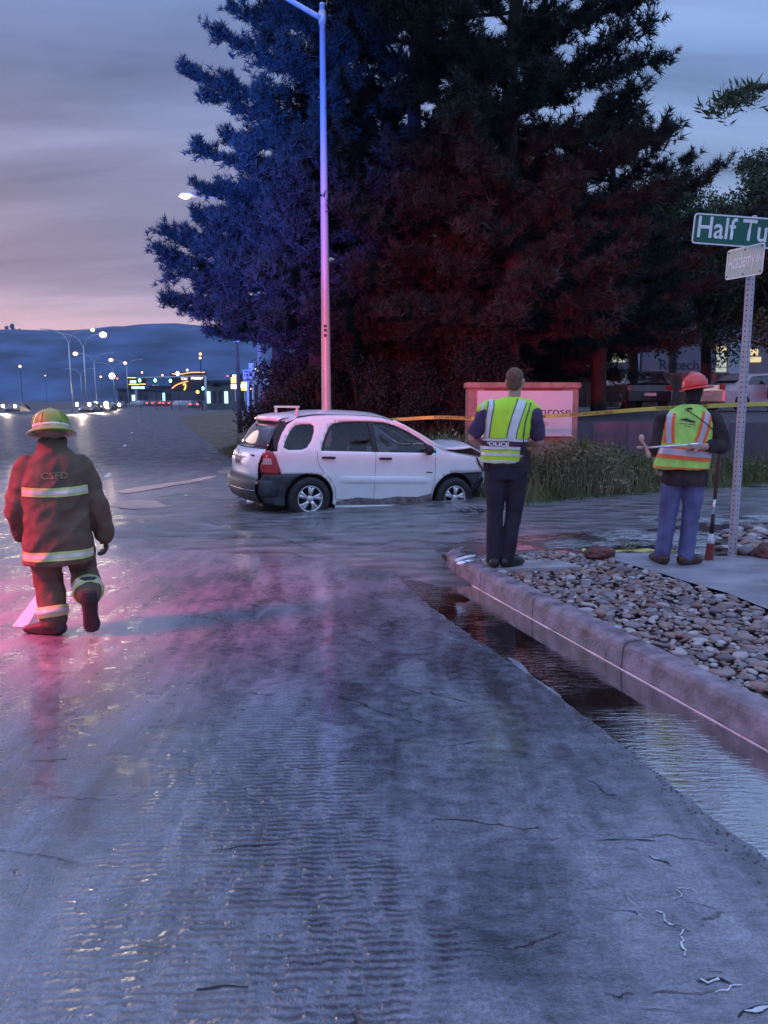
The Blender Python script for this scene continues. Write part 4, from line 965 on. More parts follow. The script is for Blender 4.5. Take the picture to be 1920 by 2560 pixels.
def glowball(name, label, cat, px, py, Y, rpx, mat, polepx=None, group=None, sq=1.0, pole_to=1000):
    q = D(px, py, Y); r_ = empty(name, (q.x, Y, 0), 0, label, cat, group); k = rpx * .95 * Y / FPX
    bm = bmesh.new(); ball(bm, (0, 0, q.z), (k, k * .6, k * sq), 10); build('lens', bm, mat, r_, smooth=True)
    bm = bmesh.new(); box(bm, -k * 1.05, k * 1.05, k * .2, k * .9, q.z - k * .9, q.z + k * 1.15); tube(bm, [(0, k * .5, -.1), (0, k * .5, q.z)], max(.05, .35 * Y / FPX), 6); build('housing', bm, m_dk, r_)
    return r_
for i, (px, py) in enumerate([(349, 951), (388, 951), (426, 952), (507, 971)]):
    glowball('traffic_light', ['leftmost green traffic light beside the cyan sign', 'second green traffic light over the far crossing', 'third green traffic light left of the white script sign', 'lowest green traffic light right of the yellow sign'][i], 'traffic light', px, py, 130, 3.6, m_gr_, group='green traffic lights', sq=1.25)
q = D(388, 946, 130); r_ = empty('signal_mast', (0, 0, 0), 0, 'horizontal mast arm carrying the green traffic lights', 'mast'); bm = bmesh.new(); a = D(340, 945, 130.6); b = D(513, 940, 130.6); tube(bm, [a, b], .12, 6); tube(bm, [(b.x, 130.6, 0), b], .17, 8); build('arm', bm, m_steelpaint, r_, smooth=True)
bm = bmesh.new(); a = D(381, 961, 130.5); b = D(396, 965, 130.5); box(bm, a.x, b.x, 130.5, 130.6, b.z, a.z); build('street_name_plate', bm, m_steelpaint, r_)
for px, py, Y, rp, mt, nm, lab in [(444, 934, 145, 4.6, m_hot, 'flood_light', 'brightest white flood light over the script sign'), (468, 925, 160, 3, m_wh, 'flood_light', 'small white lamp above the script sign'), (501, 885, 125, 3.2, m_lampp, 'flood_light', 'upper of the two stacked warm lamps'), (500.5, 895, 125.5, 3.2, m_lampp, 'flood_light', 'lower of the two stacked warm lamps'),
        (50, 916, 160, 3.4, m_lampp, 'flood_light', 'lone pale yellow lamp low on the hillside at far left'), (113, 939, 260, 1.6, m_lampp, 'flood_light', 'tiny lamp low on the dark hillside'), (280, 940, 210, 7.5, m_hot, 'flood_light', 'large glaring white lamp cluster above the headlights'), (293, 946, 205, 2.4, m_rd, 'flood_light', 'small red lamp beside the glaring white lamp'),
        (252, 942, 215, 2.6, m_lampp, 'flood_light', 'small peach lamp left of the glaring white lamp'), (355, 931, 210, 2.4, m_lampp, 'flood_light', 'small peach lamp above the leftmost green light'), (406, 938, 210, 2.4, m_lampp, 'flood_light', 'small warm lamp between the green lights'), (661, 987, 75, 5, m_hot, 'flood_light', 'glaring white lamp low beside the fence, left of the lamp post'),
        (494, 980, 150, 4.6, m_gold, 'flood_light', 'golden light cluster low beside the last green light'), (569, 940, 140, 2, m_rd, 'flood_light', 'small red light left of the fuel price sign'), (638, 924, 110, 2.6, m_wh, 'flood_light', 'small white lamp above the shop sign panel'), (643, 927, 110.5, 2.2, m_wh, 'flood_light', 'second small white lamp right above the shop sign panel'),
        (715, 960, 95, 2.6, m_rd, 'flood_light', 'upper red lamp right of the shop sign'), (716, 969, 95.5, 2.6, m_rd, 'flood_light', 'lower red lamp right of the shop sign'), (716, 985, 95, 2, m_wh, 'flood_light', 'small white lamp below the two red lamps'), (627, 972, 130, 2.2, m_or, 'flood_light', 'small orange lamp beside the wooden post')]:
    glowball(nm, lab, 'lamp', px, py, Y, rp, mt, group='distant lamps')
r_ = empty('canopy_sign', (0, 0, 0), 0, 'red and white lit filling station sign behind the pines', 'sign'); panel('upper_face', 687, 921, 701, 930, 92, M('dim_green_panel', (.35, .42, .36), .6), r_); panel('red_face', 686, 931, 702, 938, 92, m_or, r_); panel('arrow_face', 704, 932, 715, 938, 92, m_rd, r_); panel('yellow_face', 674, 921, 682, 931, 92, m_gold, r_); panel('post', 692, 938, 696, 972, 92.1, m_steelpaint, r_)
# far buildings
m_fb = [M('far_wall_a', (.13, .14, .15), .85, scale=.5, var=.3), M('far_wall_b', (.11, .10, .12), .85, scale=.5, var=.3), M('far_roof', (.05, .05, .07), .8)]
def far_building(px0, px1, pyt, Y, dep, label, mi, wins, roof=True):
    a = D(px0, pyt, Y); b = D(px1, pyt, Y); r_ = empty('shop_building', ((a.x + b.x) / 2, Y, -.05), 0, label, 'building', 'low shops along the far road'); w = (b.x - a.x) / 2
    bm = bmesh.new(); box(bm, -w, w, 0, dep, 0, a.z); build('wall', bm, m_fb[mi], r_)
    if roof: bm = bmesh.new(); box(bm, -w - .4, w + .4, -.6, dep + .3, a.z + .003, a.z + .55, .05); build('roof', bm, m_fb[2], r_)
    for i in range(wins):
        x = -w + (i + .5) * 2 * w / wins; bm = bmesh.new(); box(bm, x - w / wins * .6, x + w / wins * .6, -.06, -.003, a.z * .25, a.z * .7); build('window', bm, m_cy if (i + mi) % 3 == 0 else m_dk, r_)
    return r_
far_building(295, 372, 975, 230, 14, 'low violet grey shop behind the parked cars at the far crossing', 1, 5)
far_building(373, 428, 968, 245, 12, 'low dark shop between the cyan sign and the orange arc', 1, 4)
far_building(513, 572, 958, 140, 16, 'grey green gabled building left of the fuel price sign', 0, 4)
far_building(622, 690, 968, 150, 14, 'low shop partly hidden behind the route sign', 1, 3)
bm = bmesh.new(); a = D(530, 966, 139); b = D(552, 966, 139); c_ = D(541, 956, 139); bm.faces.new([bm.verts.new(p) for p in (a, b, c_)]); bmesh.ops.solidify(bm, geom=bm.faces[:], thickness=.3); tag(build('porch_gable', bm, m_fb[2]), 'small dark porch gable on the grey green building', 'gable')

# monument sign
ms_ = empty('monument_sign', (0, 0, 0), -.0, 'brown framed white monument sign behind the officer', 'sign'); YS = 16.0
P0 = D(1168, 1100, YS); P1 = D(1448, 956, YS); w_ = P1.x - P0.x; zt = P1.z; zb = .35
bm = bmesh.new(); box(bm, P0.x, P0.x + .36, YS, YS + .5, zb, zt - .12, .015); build('pillar', bm, m_stonefr, ms_)
bm = bmesh.new(); box(bm, P1.x - .36, P1.x, YS, YS + .5, zb, zt - .12, .015); build('pillar', bm, m_stonefr, ms_)
bm = bmesh.new(); box(bm, P0.x - .04, P1.x + .04, YS - .04, YS + .54, zt - .118, zt, .015); build('cap', bm, m_stonefr, ms_)
bm = bmesh.new(); box(bm, P0.x + .362, P1.x - .362, YS + .05, YS + .45, D(1300, 978, YS).z + .002, zt - .12); build('header', bm, M('sign_header', (.22, .12, .11), .8, var=.2), ms_)
a = D(1191, 1091, YS); b = D(1432, 977, YS); bm = bmesh.new(); box(bm, a.x, b.x, YS - .03, YS - .002, a.z, b.z, .006); build('face_panel', bm, M('sign_face_white', (.62, .62, .66), .55, var=.07, scale=1.5), ms_)
bm = bmesh.new(); box(bm, P0.x + .362, P1.x - .362, YS + .05, YS + .45, zb, a.z - .003); build('base', bm, m_stonefr, ms_)
m_signtx = M('sign_brown_letters', (.10, .07, .09), .6)
txt('Dr', 1212, 1029, YS, 14, 22, m_signtx, ms_, -.035); txt('nrose', 1389, 1031, YS, 13.5, 74, m_signtx, ms_, -.035)
txt('ES', 1365, 1059, YS, 8, 9, bpy.data.materials['sign_grey_letters'], ms_, -.035)
# tape
tp = [D(978, 1049, 13.6), D(1100, 1044, 13.2), D(1200, 1045, 12.8), D(1330, 1042, 12.2), D(1420, 1037, 11.8), D(1560, 1028, 11.2), D(1700, 1018, 10.6), D(1920, 1010, 10)]
tp = [D(880, 1046, 14.2)] + tp + [tp[-1] + Vector((3, -.9, .05))]
P = catmull(tp, 14); bm = bmesh.new(); prev = None; mats = []
for i, p in enumerate(P):
    tw = .5 * noise.noise(Vector((i * .13, 0, 0))); d = Vector((0, math.sin(tw), math.cos(tw))) * .028
    sag = -.006 * math.sin(i * .2)
    r0 = bm.verts.new(p + d + Vector((0, 0, sag))); r1 = bm.verts.new(p - d + Vector((0, 0, sag)))
    if prev: f = bm.faces.new((prev[0], prev[1], r1, r0))
    prev = (r0, r1)
m_tape = M('barrier_tape_yellow', (.62, .52, .10), .4, var=.15, scale=3)
tape = build('barrier_tape', bm, m_tape); tag(tape, 'yellow barrier tape strung across the side street behind both men', 'barrier tape')
me_l = textmesh('POLICE LINE DO NOT CROSS', .052, 0, .001)
for i in range(6):
    k = 10 + i * 22
    if k + 1 >= len(P): break
    a, b = P[k], P[k + 1]; ang = math.atan2(b.y - a.y, b.x - a.x); o = link('lettering', me_l.copy(), m_text, tape); o.location = a + Vector((0, -.045, 0)); o.rotation_euler = (R(90), -math.atan2(b.z - a.z, (b - a).xy.length), ang)
bm = bmesh.new(); t2 = catmull([G(1455, 1378, .06), G(1500, 1380, .05), G(1580, 1377, .05), G(1660, 1379, .06), G(1700, 1382, .155)], 6); prev = None
for i, p in enumerate(t2):
    p = p + Vector((0, 0, .012 + .008 * math.sin(i * 1.3))); a = bm.verts.new(p + Vector((0, .038, .012 * math.sin(i)))); b = bm.verts.new(p - Vector((0, .038, .01)))
    if prev: bm.faces.new((prev[0], prev[1], b, a))
    prev = (a, b)
tag(build('barrier_tape', bm, m_tape), 'fallen strip of yellow tape lying in the mud behind the river rocks', 'barrier tape')

# street name sign
sp = G(1830, 1388, .15); root = empty('street_name_sign', (sp.x, sp.y, .15), 0, 'green and white street name signs on a perforated steel post', 'street sign')
topz = D(1870, 640, sp.y).z - .15
bm = bmesh.new(); w = .030; n = int(topz / .0254 / 2); hole = .0085
# perforated front and side faces
def perf(axis):
    v, t = fill2d([(-w, 0), (w, 0), (w, .05), (-w, .05)], ([(hole * math.cos(a * PI / 3), .025 + hole * math.sin(a * PI / 3)) for a in range(6)],), 1)
    return [tuple(p) for p in v], t
pv, pt = perf(0); cnt_ = int(topz / .05)
for side in range(4):
    rm = Matrix.Rotation(side * PI / 2, 4, 'Z')
    for j in range(cnt_):
        vs_ = [bm.verts.new(rm @ Vector((x, -w, z + j * .05))) for x, z in pv]
        for t in pt: bm.faces.new([vs_[q] for q in t])
bmesh.ops.remove_doubles(bm, verts=bm.verts, dist=.0005)
build('post', bm, M('perforated_steel', (.50, .46, .52), .42, metal=.45, var=.1), root).rotation_euler = (0, 0, R(28))
bm = bmesh.new(); box(bm, -.022, .022, -.022, .022, 0, topz); build('post_core', bm, m_black, root).rotation_euler = (0, 0, R(28))
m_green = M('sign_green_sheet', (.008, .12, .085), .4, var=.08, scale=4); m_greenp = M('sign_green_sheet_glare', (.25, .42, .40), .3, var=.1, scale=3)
def blade(corner_px, Ys, text, green, border=.014, sub=None, tw=.8, name='sign_blade', off=0):
    A, B, C_ = [D(a, b, y) for (a, b), y in zip(corner_px, Ys)]       # top-left, top-right, bottom-left
    ex = (B - A); Lx = ex.length; ex.normalize(); ez = (A - C_); ez = (ez - ex * ez.dot(ex)); Hz = ez.length; ez.normalize(); ey = ez.cross(ex)
    mt = Matrix((( ex.x, ey.x, ez.x, C_.x - sp.x), (ex.y, ey.y, ez.y, C_.y - sp.y), (ex.z, ey.z, ez.z, C_.z - .15), (0, 0, 0, 1)))
    def rrect(x0, x1, z0, z1, r, y, m, nm, th):
        pts = []
        for cx, cz, a0 in ((x1 - r, z1 - r, 0), (x0 + r, z1 - r, 90), (x0 + r, z0 + r, 180), (x1 - r, z0 + r, 270)):
            for k in range(5): a = R(a0 + k * 22.5); pts.append((cx + r * math.cos(a), cz + r * math.sin(a)))
        bm = bmesh.new(); f = bm.faces.new([bm.verts.new((a, y, b)) for a, b in pts]); rr = bmesh.ops.extrude_face_region(bm, geom=[f]); bmesh.ops.translate(bm, vec=(0, th, 0), verts=[v for v in rr['geom'] if isinstance(v, bmesh.types.BMVert)]); bmesh.ops.recalc_face_normals(bm, faces=bm.faces)
        bmesh.ops.transform(bm, matrix=mt, verts=bm.verts); return build(nm, bm, m, root)
    pl = rrect(0, Lx, 0, Hz, .035, 0, m_textw, name, .004)
    rrect(border, Lx - border, border, Hz - border, .024, -.002, green, 'green_face', .0015)
    me = textmesh(text, 1, 0, .012); xs_ = [v.co.x for v in me.vertices]; ys_ = [v.co.y for v in me.vertices]
    x0, x1, hh, zb_ = tw
    for v in me.vertices: v.co.x = x0 + (v.co.x - min(xs_)) / (max(xs_) - min(xs_)) * (x1 - x0); yy = zb_ + v.co.y * 0 + (v.co.y - min(ys_)) / (max(ys_) - min(ys_)) * hh; v.co.y, v.co.z = -.004, yy
    me.transform(mt); link('lettering', me, m_textw, root)
    if sub:
        s_, x0, x1, z0, z1 = sub; me = textmesh(s_, 1, 0, .01); xs_ = [v.co.x for v in me.vertices]; ys_ = [v.co.y for v in me.vertices]
        for v in me.vertices: v.co.x = x0 + (v.co.x - min(xs_)) / (max(xs_) - min(xs_)) * (x1 - x0); yy = z0 + (v.co.y - min(ys_)) / (max(ys_) - min(ys_)) * (z1 - z0); v.co.y, v.co.z = -.004, yy
        me.transform(mt); link('lettering', me, m_textw, root)
    for bx, bz in ((.03, .03), (.03, Hz - .03), (Lx - .03, .03), (Lx - .03, Hz - .03), (Lx * .5, Hz - .03), (Lx * .5, .03)):
        bm = bmesh.new(); lathe(bm, [(.009, 0), (.007, .006), (0, .006)], 8, mt @ Matrix.Translation((bx, -.002, bz)) @ Matrix.Rotation(PI / 2, 4, 'X')); build('bolt', bm, m_black, root)
    return Lx, Hz
Lx, Hz = blade([(1732, 531), (2120, 560), (1728, 608)], [sp.y - .05, sp.y - .02, sp.y - .05], 'Half Turn', m_green, tw=(.045, .945, .205, .058), name='sign_blade')
blade([(1817, 627), (1911, 605), (1812, 701)], [sp.y + .18, sp.y - .40, sp.y + .18], 'Academy', m_greenp, tw=(.035, .46, .20, .045), sub=('Blvd', .485, .60, .12, .19), name='sign_blade')
bm = bmesh.new(); box(bm, -.02, .02, -.02, .02, topz - .0, topz + .38, .004); build('bracket', bm, m_galv, root)

# car park: building with dark lettering
bld = empty('office_building', (0, 0, 0), 0, 'grey building with dark wall lettering seen under the leafy trees', 'building'); YB = 56
def bp_(name, px0, px1, py0, py1, mat, dy=0, th=.3):
    a = D(px0, py1, YB); b = D(px1, py0, YB); bm = bmesh.new(); box(bm, a.x, b.x, YB + dy, YB + dy + th, a.z, b.z); return build(name, bm, mat, bld)
m_bw = M('office_wall', (.20, .17, .22), .8, var=.1, scale=.6); m_bl = M('office_wall_pale', (.42, .42, .50), .7, var=.1, scale=.6); m_lit = EM('lit_window', (.95, .78, .42), .55, base=(.1, .1, .08)); m_lit2 = EM('lit_window_dim', (.8, .85, .75), .35, base=(.1, .1, .1))
bp_('wall', 1400, 2100, 740, 960, m_bw, .35, 12); bp_('pale_bay', 1437, 1517, 868, 948, m_bl, .1, .24); bp_('pale_bay', 1578, 1602, 870, 948, m_bl, .1, .24); bp_('lettered_wall', 1603, 1792, 870, 950, m_bw, .0, .34); bp_('pale_bay', 1822, 1870, 850, 950, m_bl, .1, .24); bp_('pale_strip', 1763, 1785, 864, 867, m_signwhite, -.05, .04)
for k in range(5): bp_('window_pane', 1793.5, 1818, 866 + k * 13.2, 877 + k * 13.2, m_lit if k < 1 else m_lit2, .1, .24)
bp_('window_pane', 1525, 1567, 874, 893, m_lit, .1, .24); bp_('window_pane', 1526, 1566, 895, 905, m_lit2, .1, .24); bp_('window_pane', 1872, 1898, 872, 888, m_lit, .1, .24); bp_('window_pane', 1874, 1905, 892, 905, m_lit, .1, .24)
txt('Rotech', 1698, 912, YB, 24, 96, M('wall_letters', (.03, .02, .035), .6), bld, -.03, bold=.0)
# ================================================================== WHITE CAR
yaw = math.atan2(12.9 - 11.8, 1.129 + 1.163)
car = empty('crashed_car', (-1.163, 11.8, -.111), 0, 'white estate off-roader with crumpled bonnet and missing front bumper, stuck in the mud', 'car')
# local frame: +X forward, near side = -Y at y=0 plane, car centre at y=+.9
car.rotation_euler = (Matrix.Rotation(yaw, 3, 'Z') @ Matrix.Rotation(R(2.73), 3, 'Y')).to_euler()
WH = .90
def halfw(x, z):
    w = WH
    if z > 1.04: w -= (z - 1.04) * .36 + (z - 1.04) ** 2 * .20
    if z < .55: w -= (.55 - z) * .10
    w += .012 * math.exp(-((z - .66) / .05) ** 2)
    if x < -.15: w -= .34 * (-.15 - x) ** 2 * 1.1
    if x > 2.6: w -= .16 * ((x - 2.6) / .8) ** 2
    return w
def side_pt(x, z, s, off=0): return (x, WH + s * (halfw(x, z) + off), z)   # s=-1 near, +1 far
def side_panel(name, P, holes, mat, s, off=0, step=.07, parent=car, thick=0.0, smooth=True):
    v, t = fill2d([tuple(p) for p in densify(P, .05)], [[tuple(p) for p in densify(h, .05)] for h in holes], step)
    V = [side_pt(p.x, p.y, s, off) for p in v]
    F = t if s < 0 else [f[::-1] for f in t]
    if thick:
        n = len(V); V += [side_pt(p.x, p.y, s, off - thick) for p in v]
        cnt_ = {}
        for f in F:
            for i in range(3): e = (f[i], f[(i + 1) % 3]); cnt_[e] = 1
        E = [e for e in cnt_ if (e[1], e[0]) not in cnt_]
        F = F + [tuple(a + n for a in f[::-1]) for f in F] + [(b, a, a + n, b + n) for a, b in E]
    o = pydata(name, V, F, mat, parent)
    o.data.polygons.foreach_set('use_smooth', [len(p.vertices) == 3 for p in o.data.polygons]) if smooth else None
    return o
def rnd(P, k=4): return catmull(P, k, closed=True)
roofline = [(-.52, 1.06), (-.50, 1.18), (-.43, 1.33), (-.33, 1.47), (-.18, 1.565), (.08, 1.612), (.35, 1.635), (.70, 1.648), (1.05, 1.648), (1.30, 1.632), (1.50, 1.585), (1.70, 1.505), (1.95, 1.375), (2.20, 1.235), (2.42, 1.135)]
qwin = [(-.43, 1.125), (-.40, 1.20), (-.31, 1.36), (-.22, 1.455), (-.10, 1.485), (.05, 1.49), (.10, 1.465), (.09, 1.38), (.03, 1.24), (-.06, 1.13), (-.15, 1.098), (-.36, 1.088)]
dwin = [(.165, 1.09), (.20, 1.19), (.27, 1.33), (.35, 1.455), (.43, 1.515), (.60, 1.55), (.85, 1.565), (1.10, 1.57), (1.33, 1.562), (1.50, 1.525), (1.72, 1.44), (1.95, 1.31), (2.14, 1.18), (2.22, 1.11), (2.20, 1.09), (1.2, 1.088)]
def arch(cx, r0, a0, a1, n=14, sq=1.0): return [(cx + r0 * math.cos(R(a0 + (a1 - a0) * i / n)), .345 + r0 * sq * math.sin(R(a0 + (a1 - a0) * i / n))) for i in range(n + 1)]
# full side: rear fender + doors + front fender
outer = [(-.46, .72), (-.10, .735)] + arch(0, .40, 72, -12) + [(.44, .235), (2.18, .235)] + arch(2.60, .425, 192, 78) + [(2.95, .775), (3.20, .78), (3.255, .84), (3.22, .93), (3.12, 1.02), (2.95, 1.055), (2.62, 1.10)] + roofline[::-1] + [(-.585, 1.06), (-.52, .90)]
for s in (-1, 1):
    side_panel('side_body', outer, [qwin, dwin], m_white, s, thick=.03)
    side_panel('quarter_window', rnd(qwin, 1), [], m_glass, s, off=-.012)
    side_panel('window_seal', rnd(dwin, 1), [[(x * .965 + .042, z if z < 1.10 else z - .022) for x, z in dwin]], m_black, s, off=.002)
    dw = [(x, z) for x, z in dwin]
    rear_g = [(.175, 1.095), (.21, 1.19), (.28, 1.33), (.36, 1.45), (.44, 1.508), (.60, 1.54), (.85, 1.556), (1.04, 1.56), (1.06, 1.095)]
    frnt_g = [(1.14, 1.095), (1.12, 1.56), (1.32, 1.552), (1.49, 1.515), (1.71, 1.43), (1.94, 1.30), (2.13, 1.17), (2.19, 1.10)]
    side_panel('door_window', rear_g, [], m_glass, s, off=-.008); side_panel('door_window', frnt_g, [], m_glass, s, off=-.008)
    side_panel('door_pillar', [(1.045, 1.09), (1.035, 1.565), (1.115, 1.568), (1.14, 1.09)], [], m_black, s, off=.0045)
    # door shut lines as dark grooves
    def groove(pts, w=.006):
        P = catmull(pts, 6); P = densify([tuple(p) for p in P], .03, closed=False); V = []; F = []
        for i, p in enumerate(P):
            t = (P[min(i + 1, len(P) - 1)] - P[max(i - 1, 0)]).normalized(); nn = Vector((-t.y, t.x)) * w * .5
            V += [side_pt(p.x + nn.x, p.y + nn.y, s, .0015), side_pt(p.x - nn.x, p.y - nn.y, s, .0015)]
        F = [(2 * i, 2 * i + 1, 2 * i + 3, 2 * i + 2) for i in range(len(P) - 1)]; pydata('door_gap', V, F, m_black, car)
    groove([(1.10, 1.085), (1.10, .70), (1.10, .33)]); groove([(.10, 1.085), (.115, .925), (.19, .79), (.32, .66), (.42, .50), (.44, .33)]); groove([(2.19, 1.085), (2.20, .8), (2.17, .5), (2.15, .33)]); groove([(.44, .33), (1.2, .33), (2.15, .33)])
    groove([(3.15, 1.0), (2.95, 1.045), (2.62, 1.09), (2.42, 1.125)], .008)
    for x0 in (.185, 1.165):
        bm = bmesh.new(); tube(bm, [side_pt(x0, .985, s, .002), side_pt(x0 + .02, .987, s, .03), side_pt(x0 + .19, .987, s, .03), side_pt(x0 + .21, .985, s, .002)], [.016, .019, .019, .014], 8); build('door_handle', bm, m_black, car, smooth=True)
    bm = bmesh.new(); n_ = 26
    for i in range(n_):
        x = .48 + i * (2.12 - .48) / (n_ - 1); e = min(1, min(i, n_ - 1 - i) / 2) * .014
        a = bm.verts.new(side_pt(x, .705, s, -.001)); b = bm.verts.new(side_pt(x, .690, s, e)); c_ = bm.verts.new(side_pt(x, .595, s, e)); d_ = bm.verts.new(side_pt(x, .575, s, -.001))
        if i: bm.faces.new((pa, a, b, pb)); bm.faces.new((pb, b, c_, pc)); bm.faces.new((pc, c_, d_, pd))
        pa, pb, pc, pd = a, b, c_, d_
    build('door_moulding', bm, m_white, car, smooth=True)
    # mud splashed sill
    side_panel('mud_splash', [(.45, .24), (.45, .30), (.8, .36), (1.2, .33), (1.5, .37), (1.9, .36), (2.16, .42), (2.19, .24)], [], M('mud_splash_%d' % s, (.20, .16, .17), .6, var=.5, scale=12, bump=.3), s, off=.003)
    bm = bmesh.new(); tube(bm, [side_pt(.44, .215, s, -.02), side_pt(2.18, .215, s, -.02)], [.03, .03], 10, squash=[.8, .8]); build('sill', bm, m_white, car, smooth=True)
    # rear cladding
    rearclad = [(-.72, .715), (-.46, .722), (-.10, .735), (.02, .748)] + arch(0, .395, 66, 196, 20) + [(-.42, .22), (-.70, .27), (-.79, .42), (-.76, .62)]
    side_panel('rear_arch_cladding', rearclad, [], m_plastic, s, off=.006, thick=.04)
    # front: wheelhouse cladding and torn edge
    side_panel('front_arch_liner', arch(2.60, .42, 170, 20, 18) + [(3.18, .62), (3.22, .77), (2.95, .765)] + arch(2.60, .455, 78, 168, 12), [], m_plastic, s, off=-.045, thick=.03)
    # lamps
    side_panel('headlight', [(3.235, .80), (3.255, .86), (3.22, .94), (3.11, 1.022), (3.04, 1.03), (3.10, .93)], [], M('headlight_lens_%d' % s, (.75, .75, .78), .1, coat=1, var=.1), s, off=.014, thick=.03)
    side_panel('headlight_frame', [(3.03, 1.035), (3.095, .93), (3.23, .79), (3.19, .79), (3.06, .92), (3.0, 1.035)], [], m_black, s, off=.017)
    tl = [(-.745, .735), (-.48, .728), (-.53, .90), (-.595, 1.055), (-.70, 1.06), (-.735, .90)]
    o = side_panel('tail_light', rnd(tl, 2), [], m_tail, s, off=.012, thick=.05)
    side_panel('tail_light_reflector', [(-.735, .86), (-.60, .865), (-.615, .955), (-.72, .955)], [], m_tailw, s, off=.0165)
    # D pillar dark strip + spoiler side
    side_panel('rear_pillar_trim', [(-.56, 1.07), (-.52, 1.075), (-.50, 1.18), (-.43, 1.34), (-.33, 1.475), (-.36, 1.53), (-.46, 1.47), (-.57, 1.28)], [], m_black, s, off=-.006)
    # roof rail
    rp = [(-.34, 1.47), (-.12, 1.585), (.15, 1.63), (.5, 1.645), (1.0, 1.652), (1.35, 1.63), (1.52, 1.575)]
    bm = bmesh.new(); tube(bm, [(x, WH + s * (halfw(x, min(z, 1.64)) - .035), z) for x, z in rp], [.014, .020, .018, .012, .012, .013, .010], 8, squash=[1, 1.2, 1.0, .9, .9, 1, 1]); build('roof_rail', bm, m_black, car, smooth=True)
    # mirror
    bm = bmesh.new(); ball(bm, side_pt(2.02, 1.14, s, .12), (.07, .11, .085), 12); tube(bm, [side_pt(2.08, 1.09, s, -.01), side_pt(2.04, 1.12, s, .08)], .025, 6); build('door_mirror', bm, m_black, car, smooth=True)
# badge
side_panel('fender_badge', [(2.03, .762), (2.15, .762), (2.15, .780), (2.03, .780)], [], m_black, -1, off=.004)
def strip(name, st, mat, thick=0, n=14, parent=car):
    """st: list of (x, z, halfwidth, bulge_x, crown_z)"""
    V = []; F = []
    for (x, z, w, bx, cz) in st:
        for j in range(n + 1):
            s = -1 + 2 * j / n; k = 1 - abs(s) ** 2.4; V.append((x + bx * k, WH + s * w, z + cz * k))
    m = n + 1
    for i in range(len(st) - 1):
        for j in range(n): F.append((i * m + j, i * m + j + 1, (i + 1) * m + j + 1, (i + 1) * m + j))
    o = pydata(name, V, F, mat, parent, smooth=True)
    if thick:
        md = o.modifiers.new('s', 'SOLIDIFY'); md.thickness = thick
    return o
def hw(x, z): return halfw(x, z)
rs_ = [(x, z, hw(x, z), -.0, .085) for x, z in roofline[4:11]]
rs_ = [(-.36, 1.50, hw(-.33, 1.5), -.10, .07)] + rs_
strip('roof', [(a, b, c, d * (1 - i / 8), e) for i, (a, b, c, d, e) in enumerate(rs_)], m_white)
strip('windshield', [(x, z, hw(x, z) - .02, .10 + .10 * i / 3, .03) for i, (x, z) in enumerate(roofline[10:14])], m_glass)
strip('cowl', [(2.32, 1.165, .80, .19, .0), (2.50, 1.12, .83, .16, .03)], m_black)
for s in (-1, 1):
    bm = bmesh.new(); tube(bm, [(x, WH + s * (hw(x, z) - .01), z) for x, z in roofline[10:]], .03, 8); build('windshield_pillar', bm, m_white, car, smooth=True)
# crumpled bonnet standing proud of the fender
strip('bonnet', [(2.40, 1.150, .80, .13, .03), (2.60, 1.150, .83, .09, .05), (2.80, 1.165, .82, .06, .075), (2.93, 1.185, .80, .05, .085), (3.08, 1.135, .78, .05, .05), (3.20, 1.085, .72, .06, .02), (3.26, 1.045, .66, .05, .0)], m_white, thick=.022)
# rear glass, tailgate, bumper
strip('rear_window', [(-.645, 1.085, .735, -.13, .0), (-.60, 1.20, .71, -.13, 0), (-.52, 1.36, .665, -.12, 0), (-.41, 1.50, .615, -.10, .02)], M('rear_glass', (.035, .03, .04), .08, spec=.8, coat=.5), thick=.01)
strip('spoiler', [(-.42, 1.505, .625, -.12, .01), (-.455, 1.525, .63, -.12, .02), (-.40, 1.565, .625, -.11, .035), (-.25, 1.595, .63, -.07, .045)], m_white)
strip('tailgate_seal', [(-.70, .60, .76, -.06, 0), (-.715, .86, .765, -.08, 0), (-.60, 1.08, .76, -.10, 0), (-.48, 1.36, .69, -.10, 0), (-.36, 1.50, .65, -.09, 0)], m_black)
strip('tailgate', [(-.765, .60, .70, -.08, 0), (-.785, .72, .725, -.09, 0), (-.78, .86, .735, -.10, 0), (-.74, .98, .745, -.115, 0), (-.665, 1.075, .745, -.125, 0)], m_white, thick=.02)
strip('rear_bumper', [(-.66, .24, .74, -.10, 0), (-.78, .30, .80, -.12, 0), (-.84, .42, .80, -.12, 0), (-.85, .54, .80, -.12, 0), (-.84, .60, .79, -.12, 0), (-.80, .635, .78, -.10, 0), (-.74, .63, .74, -.10, 0)], m_plastic)
for s in (-1, 1):
    bm = bmesh.new(); tube(bm, [(-.50, WH + s * (hw(-.5, .5) - .01), .5), (-.66, WH + s * .835, .5), (-.78, WH + s * .79, .5)], [.125, .13, .13], 14, squash=[.25, .3, .4], ref=(0, 0, 1)); build('bumper_corner', bm, m_plastic, car, smooth=True)
strip('bumper_crease', [(-.853, .455, .79, -.125, 0), (-.860, .465, .79, -.125, 0)], m_chrome, thick=.004)
